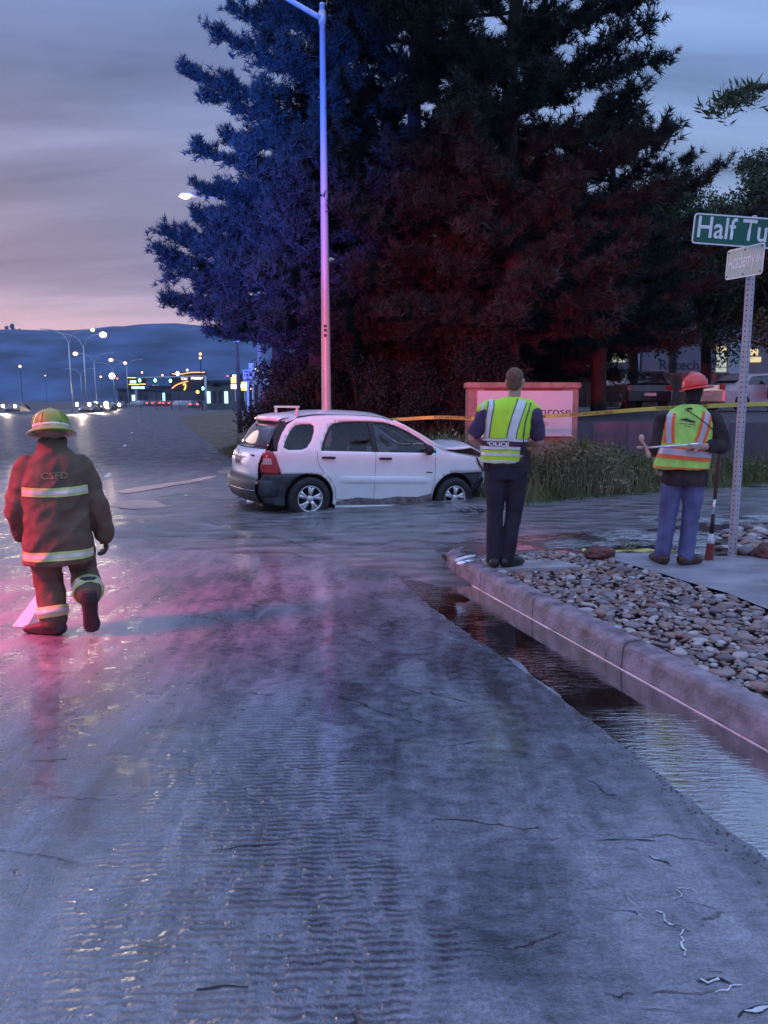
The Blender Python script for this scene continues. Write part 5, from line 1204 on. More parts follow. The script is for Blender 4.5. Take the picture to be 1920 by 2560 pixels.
# tailgate furniture
bm = bmesh.new(); box(bm, -.905, -.885, WH - .16, WH + .16, .80, .93, .004); o = build('number_plate', bm, M('plate_white', (.5, .5, .52), .5, var=.1, scale=12), car)
bm = bmesh.new(); box(bm, -.925, -.895, WH - .24, WH + .24, .935, .965, .008); build('plate_garnish', bm, m_chrome, car)
bm = bmesh.new(); lathe(bm, [(.045, 0), (.045, .012), (0, .014)], 16, Matrix.Translation((-.885, WH, 1.015)) @ Matrix.Rotation(-PI / 2, 4, 'Y')); build('badge', bm, m_chrome, car)
for k in range(6):
    bm = bmesh.new(); zc = .865; box(bm, -.9075, -.9055, WH - .125 + k * .045, WH - .10 + k * .045, .825, .89); build('plate_character', bm, m_text, car)
bm = bmesh.new(); box(bm, -.822, -.812, WH - .58, WH - .50, .655, .68, .003); build('badge', bm, m_text, car)
bm = bmesh.new(); box(bm, -.835, -.805, WH - .60, WH - .40, .972, .995, .003); build('wiper', bm, m_black, car).hide_render = False
bm = bmesh.new(); tube(bm, [(-.62, WH - .45, .27), (-.86, WH - .45, .25)], [.035, .035], 12); build('exhaust', bm, m_chrome, car, smooth=True)
bm = bmesh.new(); tube(bm, [(-.12, WH - .62, 1.745), (-.12, WH + .62, 1.745)], [.022, .022], 8, squash=[.5, .5]); 
for s in (-1, 1): tube(bm, [(-.12, WH + s * .52, 1.60), (-.12, WH + s * .54, 1.74)], [.03, .02], 6)
build('roof_crossbar', bm, m_galv, car, smooth=True)
# wheels
def wheel(x, y, out_, nm='wheel'):
    w = empty(nm, (x, y, .345)); w.parent = car
    rx_ = Matrix.Rotation(PI / 2 if out_ < 0 else -PI / 2, 4, 'X')
    bm = bmesh.new(); lathe(bm, [(.205, -.11), (.25, -.118), (.31, -.112), (.335, -.09), (.342, -.03), (.342, .03), (.335, .09), (.31, .112), (.25, .118), (.205, .11)], 36, rx_, close=True); build('tyre', bm, m_tyre, w, smooth=True)
    bm = bmesh.new(); lathe(bm, [(.212, -.10), (.212, .10), (.205, .112), (.190, .108), (.182, .06), (.182, -.10)], 36, rx_, close=True); build('rim', bm, m_alloy, w, smooth=True)
    bm = bmesh.new(); lathe(bm, [(.185, .0), (.185, .02), (.02, .02), (0, .02)], 24, rx_); build('brake_disc', bm, m_black, w)
    bm = bmesh.new()
    for k in range(5):
        a = k * 2 * PI / 5 + .3
        for d_, tw_ in ((-.17, -.12), (.17, -.12)):
            pts = []
            for t, zz in ((.045, .095), (.10, .098), (.15, .092), (.192, .085)):
                aa = a + d_ * (t / .19) * 1.15 + tw_ * (t / .19) ** 2; pts.append(rx_ @ Vector((t * math.cos(aa), t * math.sin(aa), zz)))
            tube(bm, pts, [.024, .025, .028, .031], 8, squash=[.6] * 4, ref=tuple(rx_ @ Vector((-math.sin(a), math.cos(a), 0))))
    lathe(bm, [(.058, .05), (.058, .10), (.04, .112), (0, .114)], 20, rx_); build('spoke_set', bm, m_alloy, w, smooth=True)
    return w
wheel(0, .085, -1); wheel(2.60, .085, -1); wheel(0, 2 * WH - .085, 1); wheel(2.60, 2 * WH - .085, 1)
# underbody and inner dark structure
bm = bmesh.new(); box(bm, -.68, 3.1, .22, 2 * WH - .22, .20, .42); box(bm, .42, 2.15, .06, 2 * WH - .06, .24, .5); build('underbody', bm, m_black, car)
bm = bmesh.new(); box(bm, 2.45, 3.12, .30, 2 * WH - .30, .42, 1.0, .03); build('engine_bay', bm, m_black, car)
bm = bmesh.new(); box(bm, 3.10, 3.20, .20, 2 * WH - .20, .82, .92, .02); box(bm, 3.05, 3.25, .25, .33, .4, .9, .02); box(bm, 3.05, 3.25, 2 * WH - .33, 2 * WH - .25, .4, .9, .02)
tube(bm, [(3.2, .15, .45), (3.42, .5, .55), (3.46, .9, .50), (3.40, 1.3, .55), (3.2, 1.65, .45)], [.05, .06, .05, .06, .05], 8); tube(bm, [(3.15, .1, .70), (3.38, .4, .62), (3.42, .8, .72)], [.03, .04, .03], 6); build('crushed_front_frame', bm, m_plastic, car)
bm = bmesh.new()
for i in range(7):
    a = Vector((3.1 + random.uniform(0, .3), .12 + random.uniform(0, .5), .28 + random.uniform(0, .4))); tube(bm, [a, a + Vector((random.uniform(.05, .3), random.uniform(-.1, .2), random.uniform(-.25, .1)))], [.02, .006], 5)
build('torn_liner', bm, m_plastic, car)
# interior
m_seat = M('seat_cloth', (.07, .06, .07), .9, var=.2)
for x in (1.25, .35):
    for y in (.48, 1.32):
        bm = bmesh.new(); box(bm, x - .26, x + .26, y - .24, y + .24, .50, .68, .06); box(bm, x - .34, x - .18, y - .24, y + .24, .62, 1.22, .06); box(bm, x - .34, x - .24, y - .13, y + .13, 1.24, 1.42, .04); build('seat', bm, m_seat, car)
bm = bmesh.new(); box(bm, 1.95, 2.35, .15, 2 * WH - .15, .75, 1.06, .05); build('dashboard', bm, m_seat, car)
bm = bmesh.new(); lathe(bm, [(.17, -.012), (.19, 0), (.17, .012)], 20, Matrix.Translation((1.86, 1.32, 1.0)) @ Matrix.Rotation(R(65), 4, 'Y'), close=True); build('steering_wheel', bm, m_black, car)
m_bag = M('airbag_cloth', (.62, .60, .60), .9, var=.12, scale=14, bump=.4)
bm = bmesh.new(); tube(bm, catmull([(1.20, .16, 1.36), (1.24, .15, 1.28), (1.22, .16, 1.20), (1.31, .15, 1.10), (1.35, .16, .98)], 4), [.05, .06, .07, .06, .05, .05, .06, .07, .08, .09, .10, .10, .09, .08, .08, .08, .06][:17], 10, squash=[.3] * 17); bm.free(); side_panel('side_airbag', rnd([(1.12, 1.50), (1.23, 1.50), (1.25, 1.40), (1.21, 1.30), (1.33, 1.18), (1.40, 1.10), (1.17, 1.10), (1.15, 1.28)], 2), [], m_bag, -1, off=-.045, thick=.02)
bm = bmesh.new(); tube(bm, catmull([(1.25, .24, 1.50), (1.5, .22, 1.42), (1.75, .18, 1.28), (1.95, .18, 1.16)], 4), .012, 6); build('seat_belt', bm, m_bag, car)
# debris beside the kerb: torn trim pieces
for k, (a, b, c_, d_, col) in enumerate([((1138, 1402), (1162, 1394), (1190, 1388), (1172, 1390), m_white), ((1142, 1409), (1165, 1404), (1188, 1399), (1170, 1400), m_chrome), ((1140, 1396), (1165, 1390), (1192, 1381), (1172, 1384), m_plastic)]):
    bm = bmesh.new(); pts = catmull([G(*a, .19), G(*b, .21), G(*c_, .2)], 5); tube(bm, pts, [.010, .02, .024, .022, .02, .02, .022, .02, .018, .012, .006][:len(pts)], 6, squash=[.35] * len(pts)); tag(build('trim_piece', bm, col, smooth=True), ['white torn trim strip lying on the rocks beside the kerb end', 'bright metal trim strip nearest the kerb end', 'black curved trim strip at the back of the torn pieces'][k], 'car debris', 'torn car trim by the kerb')
bm = bmesh.new()
for i in range(16):
    a = Vector((random.uniform(-.3, .3), random.uniform(-.12, .12), 0)); tube(bm, [a, a + Vector((random.uniform(-.2, .2), random.uniform(-.1, .1), random.uniform(0, .10)))], [.014, .005], 4)
o = build('broken_bumper_debris', bm, m_plastic); q = G(1195, 1278, .06); o.location = q; tag(o, 'broken dark plastic debris in the mud under the wrecked front', 'car debris')
bm = bmesh.new(); 
for i in range(14):
    a = Vector((random.gauss(0, .05), random.gauss(0, .05), 0)); tube(bm, [a, a + Vector((random.gauss(0, .06), random.gauss(0, .04), random.uniform(.05, .17)))], [.007, .002], 3)
o = build('dead_weed', bm, m_dry); o.location = G(1570, 1372, .06); tag(o, 'small dead weed standing in the mud behind the red boulder', 'weed')
bm = bmesh.new(); box(bm, -.045, .045, -.02, .02, 0, 1.12, .008); o = build('marker_post', bm, M('marker_white', (.66, .68, .72), .5, var=.08)); q = D(1205, 1150, 14.2); o.location = (q.x, 14.2, bankh(q.x, 14.2) - .05); tag(o, 'white marker post beside the officer beyond the crumpled bonnet', 'post')

# ================================================================== PARKED AND FAR CARS
def simple_car(name, label, cat, loc, rz, L_, Wd, Hh, paint, kind='sedan', group=None, s_=1, parts=True):
    r_ = empty(name, loc, rz, label, cat, group); hl = L_ / 2
    if kind == 'suv': side = [(-hl, .35), (-hl, .75), (-hl + .06, 1.0), (-hl + .16, Hh * .66), (-hl + .38, Hh * .97), (-hl + .9, Hh), (.2, Hh), (.75, Hh * .95), (1.25, Hh * .64), (hl - .15, Hh * .56), (hl, Hh * .42), (hl, .32), (-hl + .1, .28)]
    else: side = [(-hl, .36), (-hl, .75), (-hl + .05, .95), (-hl + .55, 1.0), (-hl + 1.15, Hh * .96), (-.1, Hh), (.4, Hh * .95), (1.05, Hh * .68), (hl - .2, Hh * .52), (hl, Hh * .40), (hl, .3), (-hl + .1, .26)]
    bm = bmesh.new(); rows = []
    for f, ins in ((-1, .06), (-.93, .0), (.93, 0), (1, .06)):
        row = []
        for x, z in side:
            y = f * Wd / 2 * (1 if z < Hh * .62 else 1 - .32 * (z / Hh - .62) / .38); row.append(bm.verts.new((x * (1 - ins * .5), y, z if ins == 0 else .3 + (z - .3) * (1 - ins * .5))))
        rows.append(row)
    n = len(side)
    for a, b in zip(rows[:-1], rows[1:]):
        for i in range(n): bm.faces.new((a[i], a[(i + 1) % n], b[(i + 1) % n], b[i]))
    bm.faces.new(rows[0]); bm.faces.new(rows[-1][::-1]); bmesh.ops.recalc_face_normals(bm, faces=bm.faces); build('body', bm, paint, r_, smooth=False)
    if not parts: return r_
    for y in (-1, 1):
        ga = [(-hl + .45, Hh * .66), (-hl + .62, Hh * .9), (-.1, Hh * .95), (.45, Hh * .9), (.95, Hh * .66)] if kind == 'suv' else [(-hl + 1.0, Hh * .69), (-hl + 1.3, Hh * .9), (-.1, Hh * .94), (.35, Hh * .9), (.9, Hh * .70)]
        bm = bmesh.new(); f = bm.faces.new([bm.verts.new((x, y * (Wd / 2 * (1 - .32 * max(0, z / Hh - .62) / .38) + .012), z)) for x, z in ga]); build('side_window', bm, m_dkglass, r_)
        for x in (-hl + .8, hl - .85):
            w = empty('wheel', (x, y * (Wd / 2 - .09), .32)); w.parent = r_; rx_ = Matrix.Rotation(-PI / 2 * y, 4, 'X')
            bm = bmesh.new(); lathe(bm, [(.20, -.1), (.30, -.1), (.32, -.06), (.32, .08), (.30, .11), (.20, .11)], 20, rx_, close=True); build('tyre', bm, m_tyre, w, smooth=True)
            bm = bmesh.new(); lathe(bm, [(.2, .0), (.2, .09), (.05, .07), (0, .08)], 12, rx_); build('rim', bm, m_alloy, w)
        bm = bmesh.new(); box(bm, -hl - .012, -hl + .1, y * Wd / 2 - y * .28 if y > 0 else -Wd / 2 + .02, y * Wd / 2 - y * .02 if y > 0 else -Wd / 2 + .28, .78, .98, .02); build('tail_light', bm, m_tail, r_)
    zt0, zt1 = (Hh * .66, Hh * .93); bm = bmesh.new(); x0, x1 = (-hl + .15, -hl + .35) if kind == 'suv' else (-hl + .60, -hl + 1.12)
    bm.faces.new([bm.verts.new(p) for p in ((x0 - .015, -Wd * .38, zt0 + .02 if kind == 'suv' else 1.03), (x0 - .015, Wd * .38, zt0 + .02 if kind == 'suv' else 1.03), (x1 - .015, Wd * .33, zt1), (x1 - .015, -Wd * .33, zt1))]); build('rear_window', bm, m_dkglass, r_)
    bm = bmesh.new(); box(bm, -hl - .02, -hl - .003, -.26, .26, .55, .68); build('number_plate', bm, m_signwhite, r_)
    return r_
m_dkglass = M('dark_car_glass', (.02, .02, .025), .08, coat=.6); m_dpaint = M('dark_car_paint', (.025, .015, .022), .25, coat=.6, var=.1); m_silver = M('silver_car_paint', (.40, .40, .45), .3, metal=.3, coat=.5, var=.06)
q = D(1576, 1005, 35.0)
sv = simple_car('parked_suv', 'dark parked off-roader seen from behind in front of the board fence', 'car', (q.x, 35.0, 1.36), R(92), 4.6, 1.95, 1.62, m_dpaint, 'suv')
bm = bmesh.new(); tube(bm, [(-2.15, -.68, 1.60), (-2.18, 0, 1.63), (-2.15, .68, 1.60)], .022, 6); build('rear_spoiler_edge', bm, m_silver, sv, smooth=True)
q = D(1900, 1005, 30); s2 = simple_car('parked_sedan', 'silver parked saloon with its rear door open, right of the sign post', 'car', (q.x, 30, 1.34), R(12), 4.5, 1.8, 1.42, m_silver)
bm = bmesh.new(); box(bm, -.45, -.38, -1.55, -.92, .45, 1.35, .02); o = build('open_door', bm, m_dpaint, s2)
for i, (px, Y, h_, lb) in enumerate([(1475, 46, .5, 'dark low car roof behind the fence at its left end'), (1625, 44, .75, 'dark car behind the board fence left of the thick trunk'), (1460, 52, .9, 'dark car behind the fence near the pale wall')]):
    q = D(px, 990, Y); simple_car('parked_car', lb, 'car', (q.x, Y, 1.75 + h_ * .2), R(5), 4.5, 1.8, 1.5, m_dpaint, group='cars beyond the board fence', parts=False)
m_head = EM('headlight_glow', (1, .93, .82), 20)
def traffic_car(px0, px1, py, Y, rp, label, mat):
    a = D(px0, py, Y); b = D(px1, py, Y); cx = (a.x + b.x) / 2; w = 1.8
    r_ = simple_car('traffic_car', label, 'car', (cx, Y + 2.2, -.05), R(-90 + 8), 4.4, 1.85, 1.5, m_dpaint, group='cars on the far road', parts=False)
    lamp('headlight_beam', 'SPOT', ((a.x + b.x) / 2, Y - .6, .75), ((a.x + b.x) / 2 + 3, 0, -.3), 11000, (1, .80, .62), spot_size=R(60), spot_blend=1, shadow_soft_size=.3)
    for p in (a, b):
        bm = bmesh.new(); k = rp * 1.35 * Y / FPX; ball(bm, (0, 0, 0), (k, k * .6, k * .8), 10); o = build('headlight', bm, mat, None, smooth=True); o.parent = r_; o.matrix_parent_inverse = Matrix(); m_ = (Matrix.Translation(r_.location) @ r_.rotation_euler.to_matrix().to_4x4()).inverted(); o.location = m_ @ Vector((p.x, Y - .1, p.z))
traffic_car(8, 38, 1015, 100, 3.6, 'oncoming car with two headlights at the left edge', m_head)
traffic_car(193, 224, 1011, 95, 4.2, 'oncoming car with two wide headlights left of the brightest pair', m_head)
traffic_car(240, 266, 1011, 105, 6.5, 'oncoming car with the brightest headlights', m_head)
traffic_car(283, 298, 1012, 150, 3.6, 'oncoming car with smaller headlights at the right of the queue', m_head)
m_tl = EM('tail_glow', (1, .06, .05), 3.5)
for px, Y, lb in [(380, 200, 'car with red tail lights, leftmost at the far crossing'), (398, 205, 'car with red tail lights, second from left at the far crossing'), (421, 200, 'car with red tail lights below the third green light'), (440, 205, 'car with red tail lights beside the pale van'), (491, 150, 'dark red car waiting below the golden lights')]:
    q = D(px, 1003, Y); r_ = simple_car('traffic_car', lb, 'car', (q.x, Y, -.05), R(90), 4.4, 1.85, 1.55, M('car_paint_%d' % px, random.choice([(.1, .1, .12), (.3, .3, .35), (.2, .05, .06)]), .3, coat=.5), 'suv', group='cars on the far road', parts=False)
    for y in (-1, 1): bm = bmesh.new(); box(bm, -2.24, -2.19, y * .7 - .2, y * .7 + .2, .85, 1.12); build('tail_light', bm, m_tl, r_)
for px, Y, col, lb in [(452, 190, (.55, .55, .62), 'pale van parked at the far crossing'), (470, 185, (.4, .38, .42), 'light car parked right of the pale van'), (340, 215, (.4, .42, .5), 'pale car parked in front of the violet shop'), (352, 216, (.15, .16, .2), 'dark car parked in front of the violet shop')]:
    q = D(px, 1003, Y); simple_car('parked_car', lb, 'car', (q.x, Y, -.05), R(170 if Y > 200 else 75), 4.6, 1.9, 1.6, M('far_paint_%d' % px, col, .3, coat=.5), 'suv', group='cars at the far crossing', parts=False)
# ================================================================== PEOPLE
def fuse(name, bm, voxel, mat, parent, smooth=6, wr=0, wscale=9, wstretch=(1, 1, 1), seed=0):
    me = bpy.data.meshes.new('tmp'); bmesh.ops.recalc_face_normals(bm, faces=bm.faces); bm.to_mesh(me); bm.free()
    o = bpy.data.objects.new('tmp', me); COL.objects.link(o)
    m = o.modifiers.new('r', 'REMESH'); m.mode = 'VOXEL'; m.voxel_size = voxel; m.use_smooth_shade = True
    if smooth: m2 = o.modifiers.new('s', 'SMOOTH'); m2.iterations = smooth; m2.factor = .5
    dg = bpy.context.evaluated_depsgraph_get(); dg.update()
    me2 = bpy.data.meshes.new_from_object(o.evaluated_get(dg), depsgraph=dg); bpy.data.objects.remove(o)
    me2.name = name; me2.materials.clear()
    if wr:
        n = len(me2.vertices); no = [v.normal.copy() for v in me2.vertices]
        for v, q in zip(me2.vertices, no):
            p = Vector((v.co.x * wstretch[0], v.co.y * wstretch[1], v.co.z * wstretch[2])) * wscale + Vector((seed, seed, 0))
            d = noise.noise(p); d = (1 - abs(d) * 2.2) * .6 + noise.noise(p * 2.3) * .4
            v.co = v.co + q * wr * d
    return link(name, me2, mat, parent, smooth=True)
def bvh_of(o):
    me = o.data; return BVHTree.FromPolygons([v.co for v in me.vertices], [p.vertices[:] for p in me.polygons])
def back_strip(name, center, width, mat, parent, bvh, off=.004, y0=-1.0, seg=5):
    """center: list of (x,z) ; band of given width wrapped onto the back of a garment"""
    P = densify([tuple(p) for p in catmull(center, 5)], .012, closed=False); n = len(P); V = []; ok = []
    for i, p in enumerate(P):
        t = (P[min(i + 1, n - 1)] - P[max(i - 1, 0)]).normalized(); nn = Vector((-t.y, t.x))
        for j in range(seg + 1):
            q = p + nn * width * (j / seg - .5); h = bvh.ray_cast(Vector((q.x, y0, q.y)), Vector((0, 1, 0)))
            if h[0] is None: V.append((0, 0, 0)); ok.append(False)
            else: V.append(tuple(h[0] + Vector((0, -off, 0)) + (h[1] if h[1].y < 0 else -h[1]) * 0)); ok.append(True)
    F = []
    for i in range(n - 1):
        for j in range(seg):
            q = (i * (seg + 1) + j, i * (seg + 1) + j + 1, (i + 1) * (seg + 1) + j + 1, (i + 1) * (seg + 1) + j)
            if all(ok[k] for k in q) and max(V[k][1] for k in q) - min(V[k][1] for k in q) < .05: F.append(q)
    par = list(range(len(V)))                                          # keep only the largest unbroken piece
    def fd(i):
        while par[i] != i: par[i] = par[par[i]]; i = par[i]
        return i
    for f in F:
        for k in f[1:]: par[fd(k)] = fd(f[0])
    cn = {}
    for f in F: cn[fd(f[0])] = cn.get(fd(f[0]), 0) + 1
    if cn: best = max(cn, key=cn.get); F = [f for f in F if fd(f[0]) == best]
    us = sorted({k for f in F for k in f}); mp_ = {k: i for i, k in enumerate(us)}
    return pydata(name, [V[k] for k in us], [tuple(mp_[k] for k in f) for f in F], mat, parent, smooth=True)
def ring_band(name, c, z0, z1, mat, parent, bvh, off=.004, tilt=lambda x: 0, a0=0, a1=360, seg=96, rows=4):
    V = []; F = []; ok = []
    for r in range(rows + 1):
        z = z0 + (z1 - z0) * r / rows
        for k in range(seg + 1):
            a = R(a0 + (a1 - a0) * k / seg); d = Vector((math.cos(a), math.sin(a), 0)); zz = z + tilt(c[0] + .2 * math.cos(a))
            h = bvh.ray_cast(Vector((c[0], c[1], zz)) + d * .9, -d)
            if h[0] is None: V.append((0, 0, 0)); ok.append(False)
            else: V.append(tuple(h[0] + d * off)); ok.append(True)
    m = seg + 1
    for r in range(rows):
        for k in range(seg):
            q = (r * m + k, r * m + k + 1, (r + 1) * m + k + 1, (r + 1) * m + k)
            if all(ok[i] for i in q) and max((Vector(V[q[0]]) - Vector(V[i])).length for i in q) < .09: F.append(q)
    us = sorted({k for f in F for k in f}); mp_ = {k: i for i, k in enumerate(us)}
    return pydata(name, [V[k] for k in us], [tuple(mp_[k] for k in f) for f in F], mat, parent, smooth=True)
def back_text(name, s, cx, cz, w, h, mat, parent, bvh, off=.006, slope=0, bold=.02):
    me = textmesh(s, 1, 0, bold, res=2); bm = bmesh.new(); bm.from_mesh(me); bmesh.ops.triangulate(bm, faces=bm.faces); bm.to_mesh(me); bm.free()
    xs_ = [v.co.x for v in me.vertices]; ys_ = [v.co.y for v in me.vertices]
    for v in me.vertices:
        x = cx + ((v.co.x - min(xs_)) / (max(xs_) - min(xs_)) - .5) * w; z = cz + ((v.co.y - min(ys_)) / (max(ys_) - min(ys_)) - .5) * h + slope * (x - cx)
        hh = bvh.ray_cast(Vector((x, -1, z)), Vector((0, 1, 0))); y = hh[0].y if hh[0] is not None else -.1
        v.co = Vector((x, y - off, z))
    return link(name, me, mat, parent)
def hand(bm, w, d, palm_n, curl=.6, side=1, s=1.0, spread=.12):
    """w wrist, d direction towards fingers, palm_n direction the palm faces"""
    d = Vector(d).normalized(); n = Vector(palm_n); n = (n - d * n.dot(d)).normalized(); b = d.cross(n) * side; w = Vector(w)
    tube(bm, [w - d * .02, w + d * .03 * s, w + d * .085 * s], [.026 * s, .034 * s, .038 * s], 10, squash=[.75, .5, .45], ref=tuple(b))
    for i, (off, ln) in enumerate(((-.029, .072), (-.010, .082), (.010, .077), (.028, .060))):
        p = w + d * .082 * s + b * off * s; c = curl; q1 = p + (d * math.cos(c * .6) + n * math.sin(c * .6) + b * off * spread * 8) * ln * .45 * s; q2 = q1 + (d * math.cos(c * 1.5) + n * math.sin(c * 1.5)) * ln * .32 * s; q3 = q2 + (d * math.cos(c * 2.3) + n * math.sin(c * 2.3)) * ln * .26 * s
        tube(bm, [w + d * .05 * s + b * off * .8 * s, p, q1, q2, q3], [.009 * s, .0098 * s, .0088 * s, .008 * s, .0068 * s], 8)
    t0 = w + d * .02 * s - b * .026 * s; t1 = t0 + (d * .6 - b * .75 + n * .3).normalized() * .045 * s; t2 = t1 + (d * .85 - b * .2 + n * .5).normalized() * .035 * s
    tube(bm, [t0, t1, t2], [.014 * s, .012 * s, .009 * s], 8)
def head(bm, c, yawd, s=1.0, pitch=0):
    """c = head centre; faces +Y turned by yawd about z (towards +x for negative)"""
    m = Matrix.Translation(Vector(c)) @ Matrix.Rotation(R(yawd), 4, 'Z') @ Matrix.Rotation(R(pitch), 4, 'X')
    def B(p, r): bmesh.ops.create_uvsphere(bm, u_segments=20, v_segments=14, radius=1, matrix=m @ Matrix.Translation(Vector(p) * s) @ Matrix.Diagonal((r[0] * s, r[1] * s, r[2] * s, 1)))
    B((0, -.012, .025), (.076, .094, .092)); B((0, .02, -.035), (.062, .070, .080)); B((0, .055, -.085), (.034, .034, .028)); B((0, .094, -.02), (.012, .020, .024)); B((0, .088, .012), (.008, .012, .03))
    B((0, .080, -.062), (.024, .014, .010)); B((0, .082, .03), (.048, .012, .010))
    for x in (-1, 1): B((x * .083, -.006, -.006), (.011, .020, .033)); B((x * .04, .058, -.03), (.026, .03, .026))
    return m
def eyes(m, parent, s=1.0):
    for x in (-1, 1):
        bm = bmesh.new(); bmesh.ops.create_uvsphere(bm, u_segments=10, v_segments=8, radius=.0115 * s, matrix=m @ Matrix.Translation(Vector((x * .031, .083, .006)) * s)); build('eye', bm, m_eye, parent, smooth=True)
m_eye = M('eye_white', (.6, .6, .6), .2, var=.3, scale=60)
def sect(bm, rows, seg=20, p=2.4):
    rings = []
    for cx, cy, z, rx, ry in rows:
        ring = []
        for k in range(seg):
            a = 2 * PI * k / seg; c, s = math.cos(a), math.sin(a)
            ring.append(bm.verts.new((cx + rx * math.copysign(abs(c) ** (2 / p), c), cy + ry * math.copysign(abs(s) ** (2 / p), s), z)))
        rings.append(ring)
    for i in range(len(rings) - 1):
        for k in range(seg): bm.faces.new((rings[i][k], rings[i][(k + 1) % seg], rings[i + 1][(k + 1) % seg], rings[i + 1][k]))
    bm.faces.new(rings[0][::-1]); bm.faces.new(rings[-1])
def limb(bm, pts, rad, seg=14, **k):
    tube(bm, catmull(pts, 3), [rad[i] + (rad[i + 1] - rad[i]) * j / 3 for i in range(len(rad) - 1) for j in range(3)] + [rad[-1]], seg, **k)
    ball(bm, pts[0], rad[0] * .98, 12); ball(bm, pts[-1], rad[-1] * .98, 12)
def boot(bm, ankle, toe_dir, L_=.25, w=.054, h=.0):
    a = Vector(ankle); d = Vector(toe_dir).normalized(); z0 = h
    pts = [(a - d * .055).xy, a.xy, (a + d * .09).xy, (a + d * (L_ - .075)).xy]
    P = [Vector((p.x, p.y, z0 + zz)) for p, zz in zip(pts, (.055, .06, .05, .035))]
    tube(bm, P, [w * .9, w * 1.05, w * 1.05, w * .8], 12, squash=[1.1, 1.1, .95, .75], ref=(-d.y, d.x, 0)); ball(bm, P[-1], (w * .85, w * .85, .034), 12); ball(bm, P[0], (w * .9, w * .9, .052), 12)
    tube(bm, [P[1], Vector((a.x, a.y, z0 + .20))], [w * .95, w * .92], 12)

# ---------------------------------------------------------------- police officer
q = G(1262, 1417, .172); off_ = empty('person', (q.x, q.y, .172), R(-2), 'police officer seen from behind, bright yellow vest over dark shirt and trousers', 'person')
hipL, hipR = (-.095, 0, .93), (.085, 0, .93)
legs = {'L': [hipL, (-.105, .01, .52), (-.11, -.01, .10)], 'R': [hipR, (.075, .015, .52), (.02, .0, .10)]}
armL = [(-.205, .0, 1.46), (-.33, .03, 1.22), (-.17, .21, 1.16)]; armR = [(.235, -.01, 1.45), (.295, .02, 1.19), (.12, .24, 1.15)]
torso = [(0, 0, .90, .165, .115), (.0, 0, 1.0, .16, .112), (0, 0, 1.12, .155, .11), (.0, 0, 1.25, .175, .12), (.015, .0, 1.38, .19, .12), (.02, -.005, 1.46, .185, .105), (.03, -.005, 1.53, .12, .08), (.045, 0, 1.57, .062, .062)]
bm = bmesh.new(); sect(bm, torso)
for k in 'LR':
    a, b, c_ = legs[k]; limb(bm, [a, ((a[0] + b[0]) / 2, 0, .72), b, ((b[0] + c_[0]) / 2, -.02, .34), c_], [.085, .078, .058, .055, .040])
for A, sd in ((armL, 1), (armR, -1)):
    limb(bm, [A[0], tuple((Vector(A[0]) + Vector(A[1])) / 2), A[1], tuple((Vector(A[1]) + Vector(A[2])) / 2), A[2]], [.058, .050, .043, .041, .028])
    d = Vector(A[2]) - Vector(A[1]); hand(bm, A[2], (d.x * .8, d.y, .02), (0, -.3, -1), .9, side=sd)
tube(bm, [(.04, -.005, 1.52), (.055, .0, 1.66)], [.060, .058], 14)
hm = head(bm, (.058, .012, 1.745), -24, 1.0)
body = fuse('body', bm, .0095, m_skin, off_, 4); eyes(hm, off_)
m_hair = M('short_brown_hair', (.16, .085, .055), .75, var=.4, scale=60, bump=.5, bscale=220)
bm = bmesh.new(); bmesh.ops.create_uvsphere(bm, u_segments=20, v_segments=14, radius=1, matrix=hm @ Matrix.Translation((0, -.022, .042)) @ Matrix.Diagonal((.079, .094, .086, 1))); bmesh.ops.create_uvsphere(bm, u_segments=20, v_segments=14, radius=1, matrix=hm @ Matrix.Translation((0, -.042, -.02)) @ Matrix.Diagonal((.069, .062, .062, 1)))
fuse('hair', bm, .008, m_hair, off_, 4, wr=.004, wscale=45)
m_trs = M('navy_trousers', (.020, .017, .032), .85, var=.3, scale=8, bump=.25, bscale=60)
bm = bmesh.new(); sect(bm, [(0, 0, .84, .175, .125), (0, 0, .93, .182, .13), (0, 0, 1.0, .175, .125), (0, 0, 1.03, .172, .122)])
for k in 'LR':
    a, b, c_ = legs[k]; limb(bm, [a, ((a[0] + b[0]) / 2 + (.0 if k == 'L' else .01), 0, .74), b, ((b[0] + c_[0]) / 2, -.01, .32), (c_[0], c_[1], .09)], [.104, .097, .073, .071, .067])
fuse('trousers', bm, .011, m_trs, off_, 5, wr=.011, wscale=7, wstretch=(1.4, 1, .75), seed=3)
m_boot = M('black_boots', (.02, .016, .018), .4, var=.3, scale=20)
bm = bmesh.new(); boot(bm, (-.11, -.01, .1), (-.10, 1, 0)); fuse('boot', bm, .009, m_boot, off_, 3)
bm = bmesh.new(); boot(bm, (.03, 0, .1), (.80, .70, 0)); fuse('boot', bm, .009, m_boot, off_, 3)
m_shirt = M('navy_uniform_shirt', (.060, .042, .10), .8, var=.2, scale=7, bump=.2, bscale=60)
bm = bmesh.new(); sect(bm, [(x, y, z, rx + .016, ry + .016) for x, y, z, rx, ry in torso[1:7]] + [(.045, -.002, 1.575, .075, .072)])
for A in (armL, armR):
    v0, v1 = Vector(A[0]), Vector(A[1]); limb(bm, [tuple(v0), tuple(v0.lerp(v1, .5)), tuple(v0.lerp(v1, .74))], [.077, .073, .071])
fuse('shirt', bm, .010, m_shirt, off_, 4, wr=.011, wscale=9, seed=1)
m_hiv = M('vest_yellow_green', (.55, 1.0, .04), .65, var=.10, scale=5, bump=.15, bscale=40)
m_silv = M('silver_reflective', (.72, .76, .74), .35, metal=.15, var=.10, scale=10, bump=.08); m_stripe_edge = M('stripe_edge_dark', (.13, .17, .12), .7); m_maroon = M('vest_dark_band', (.075, .025, .055), .7)
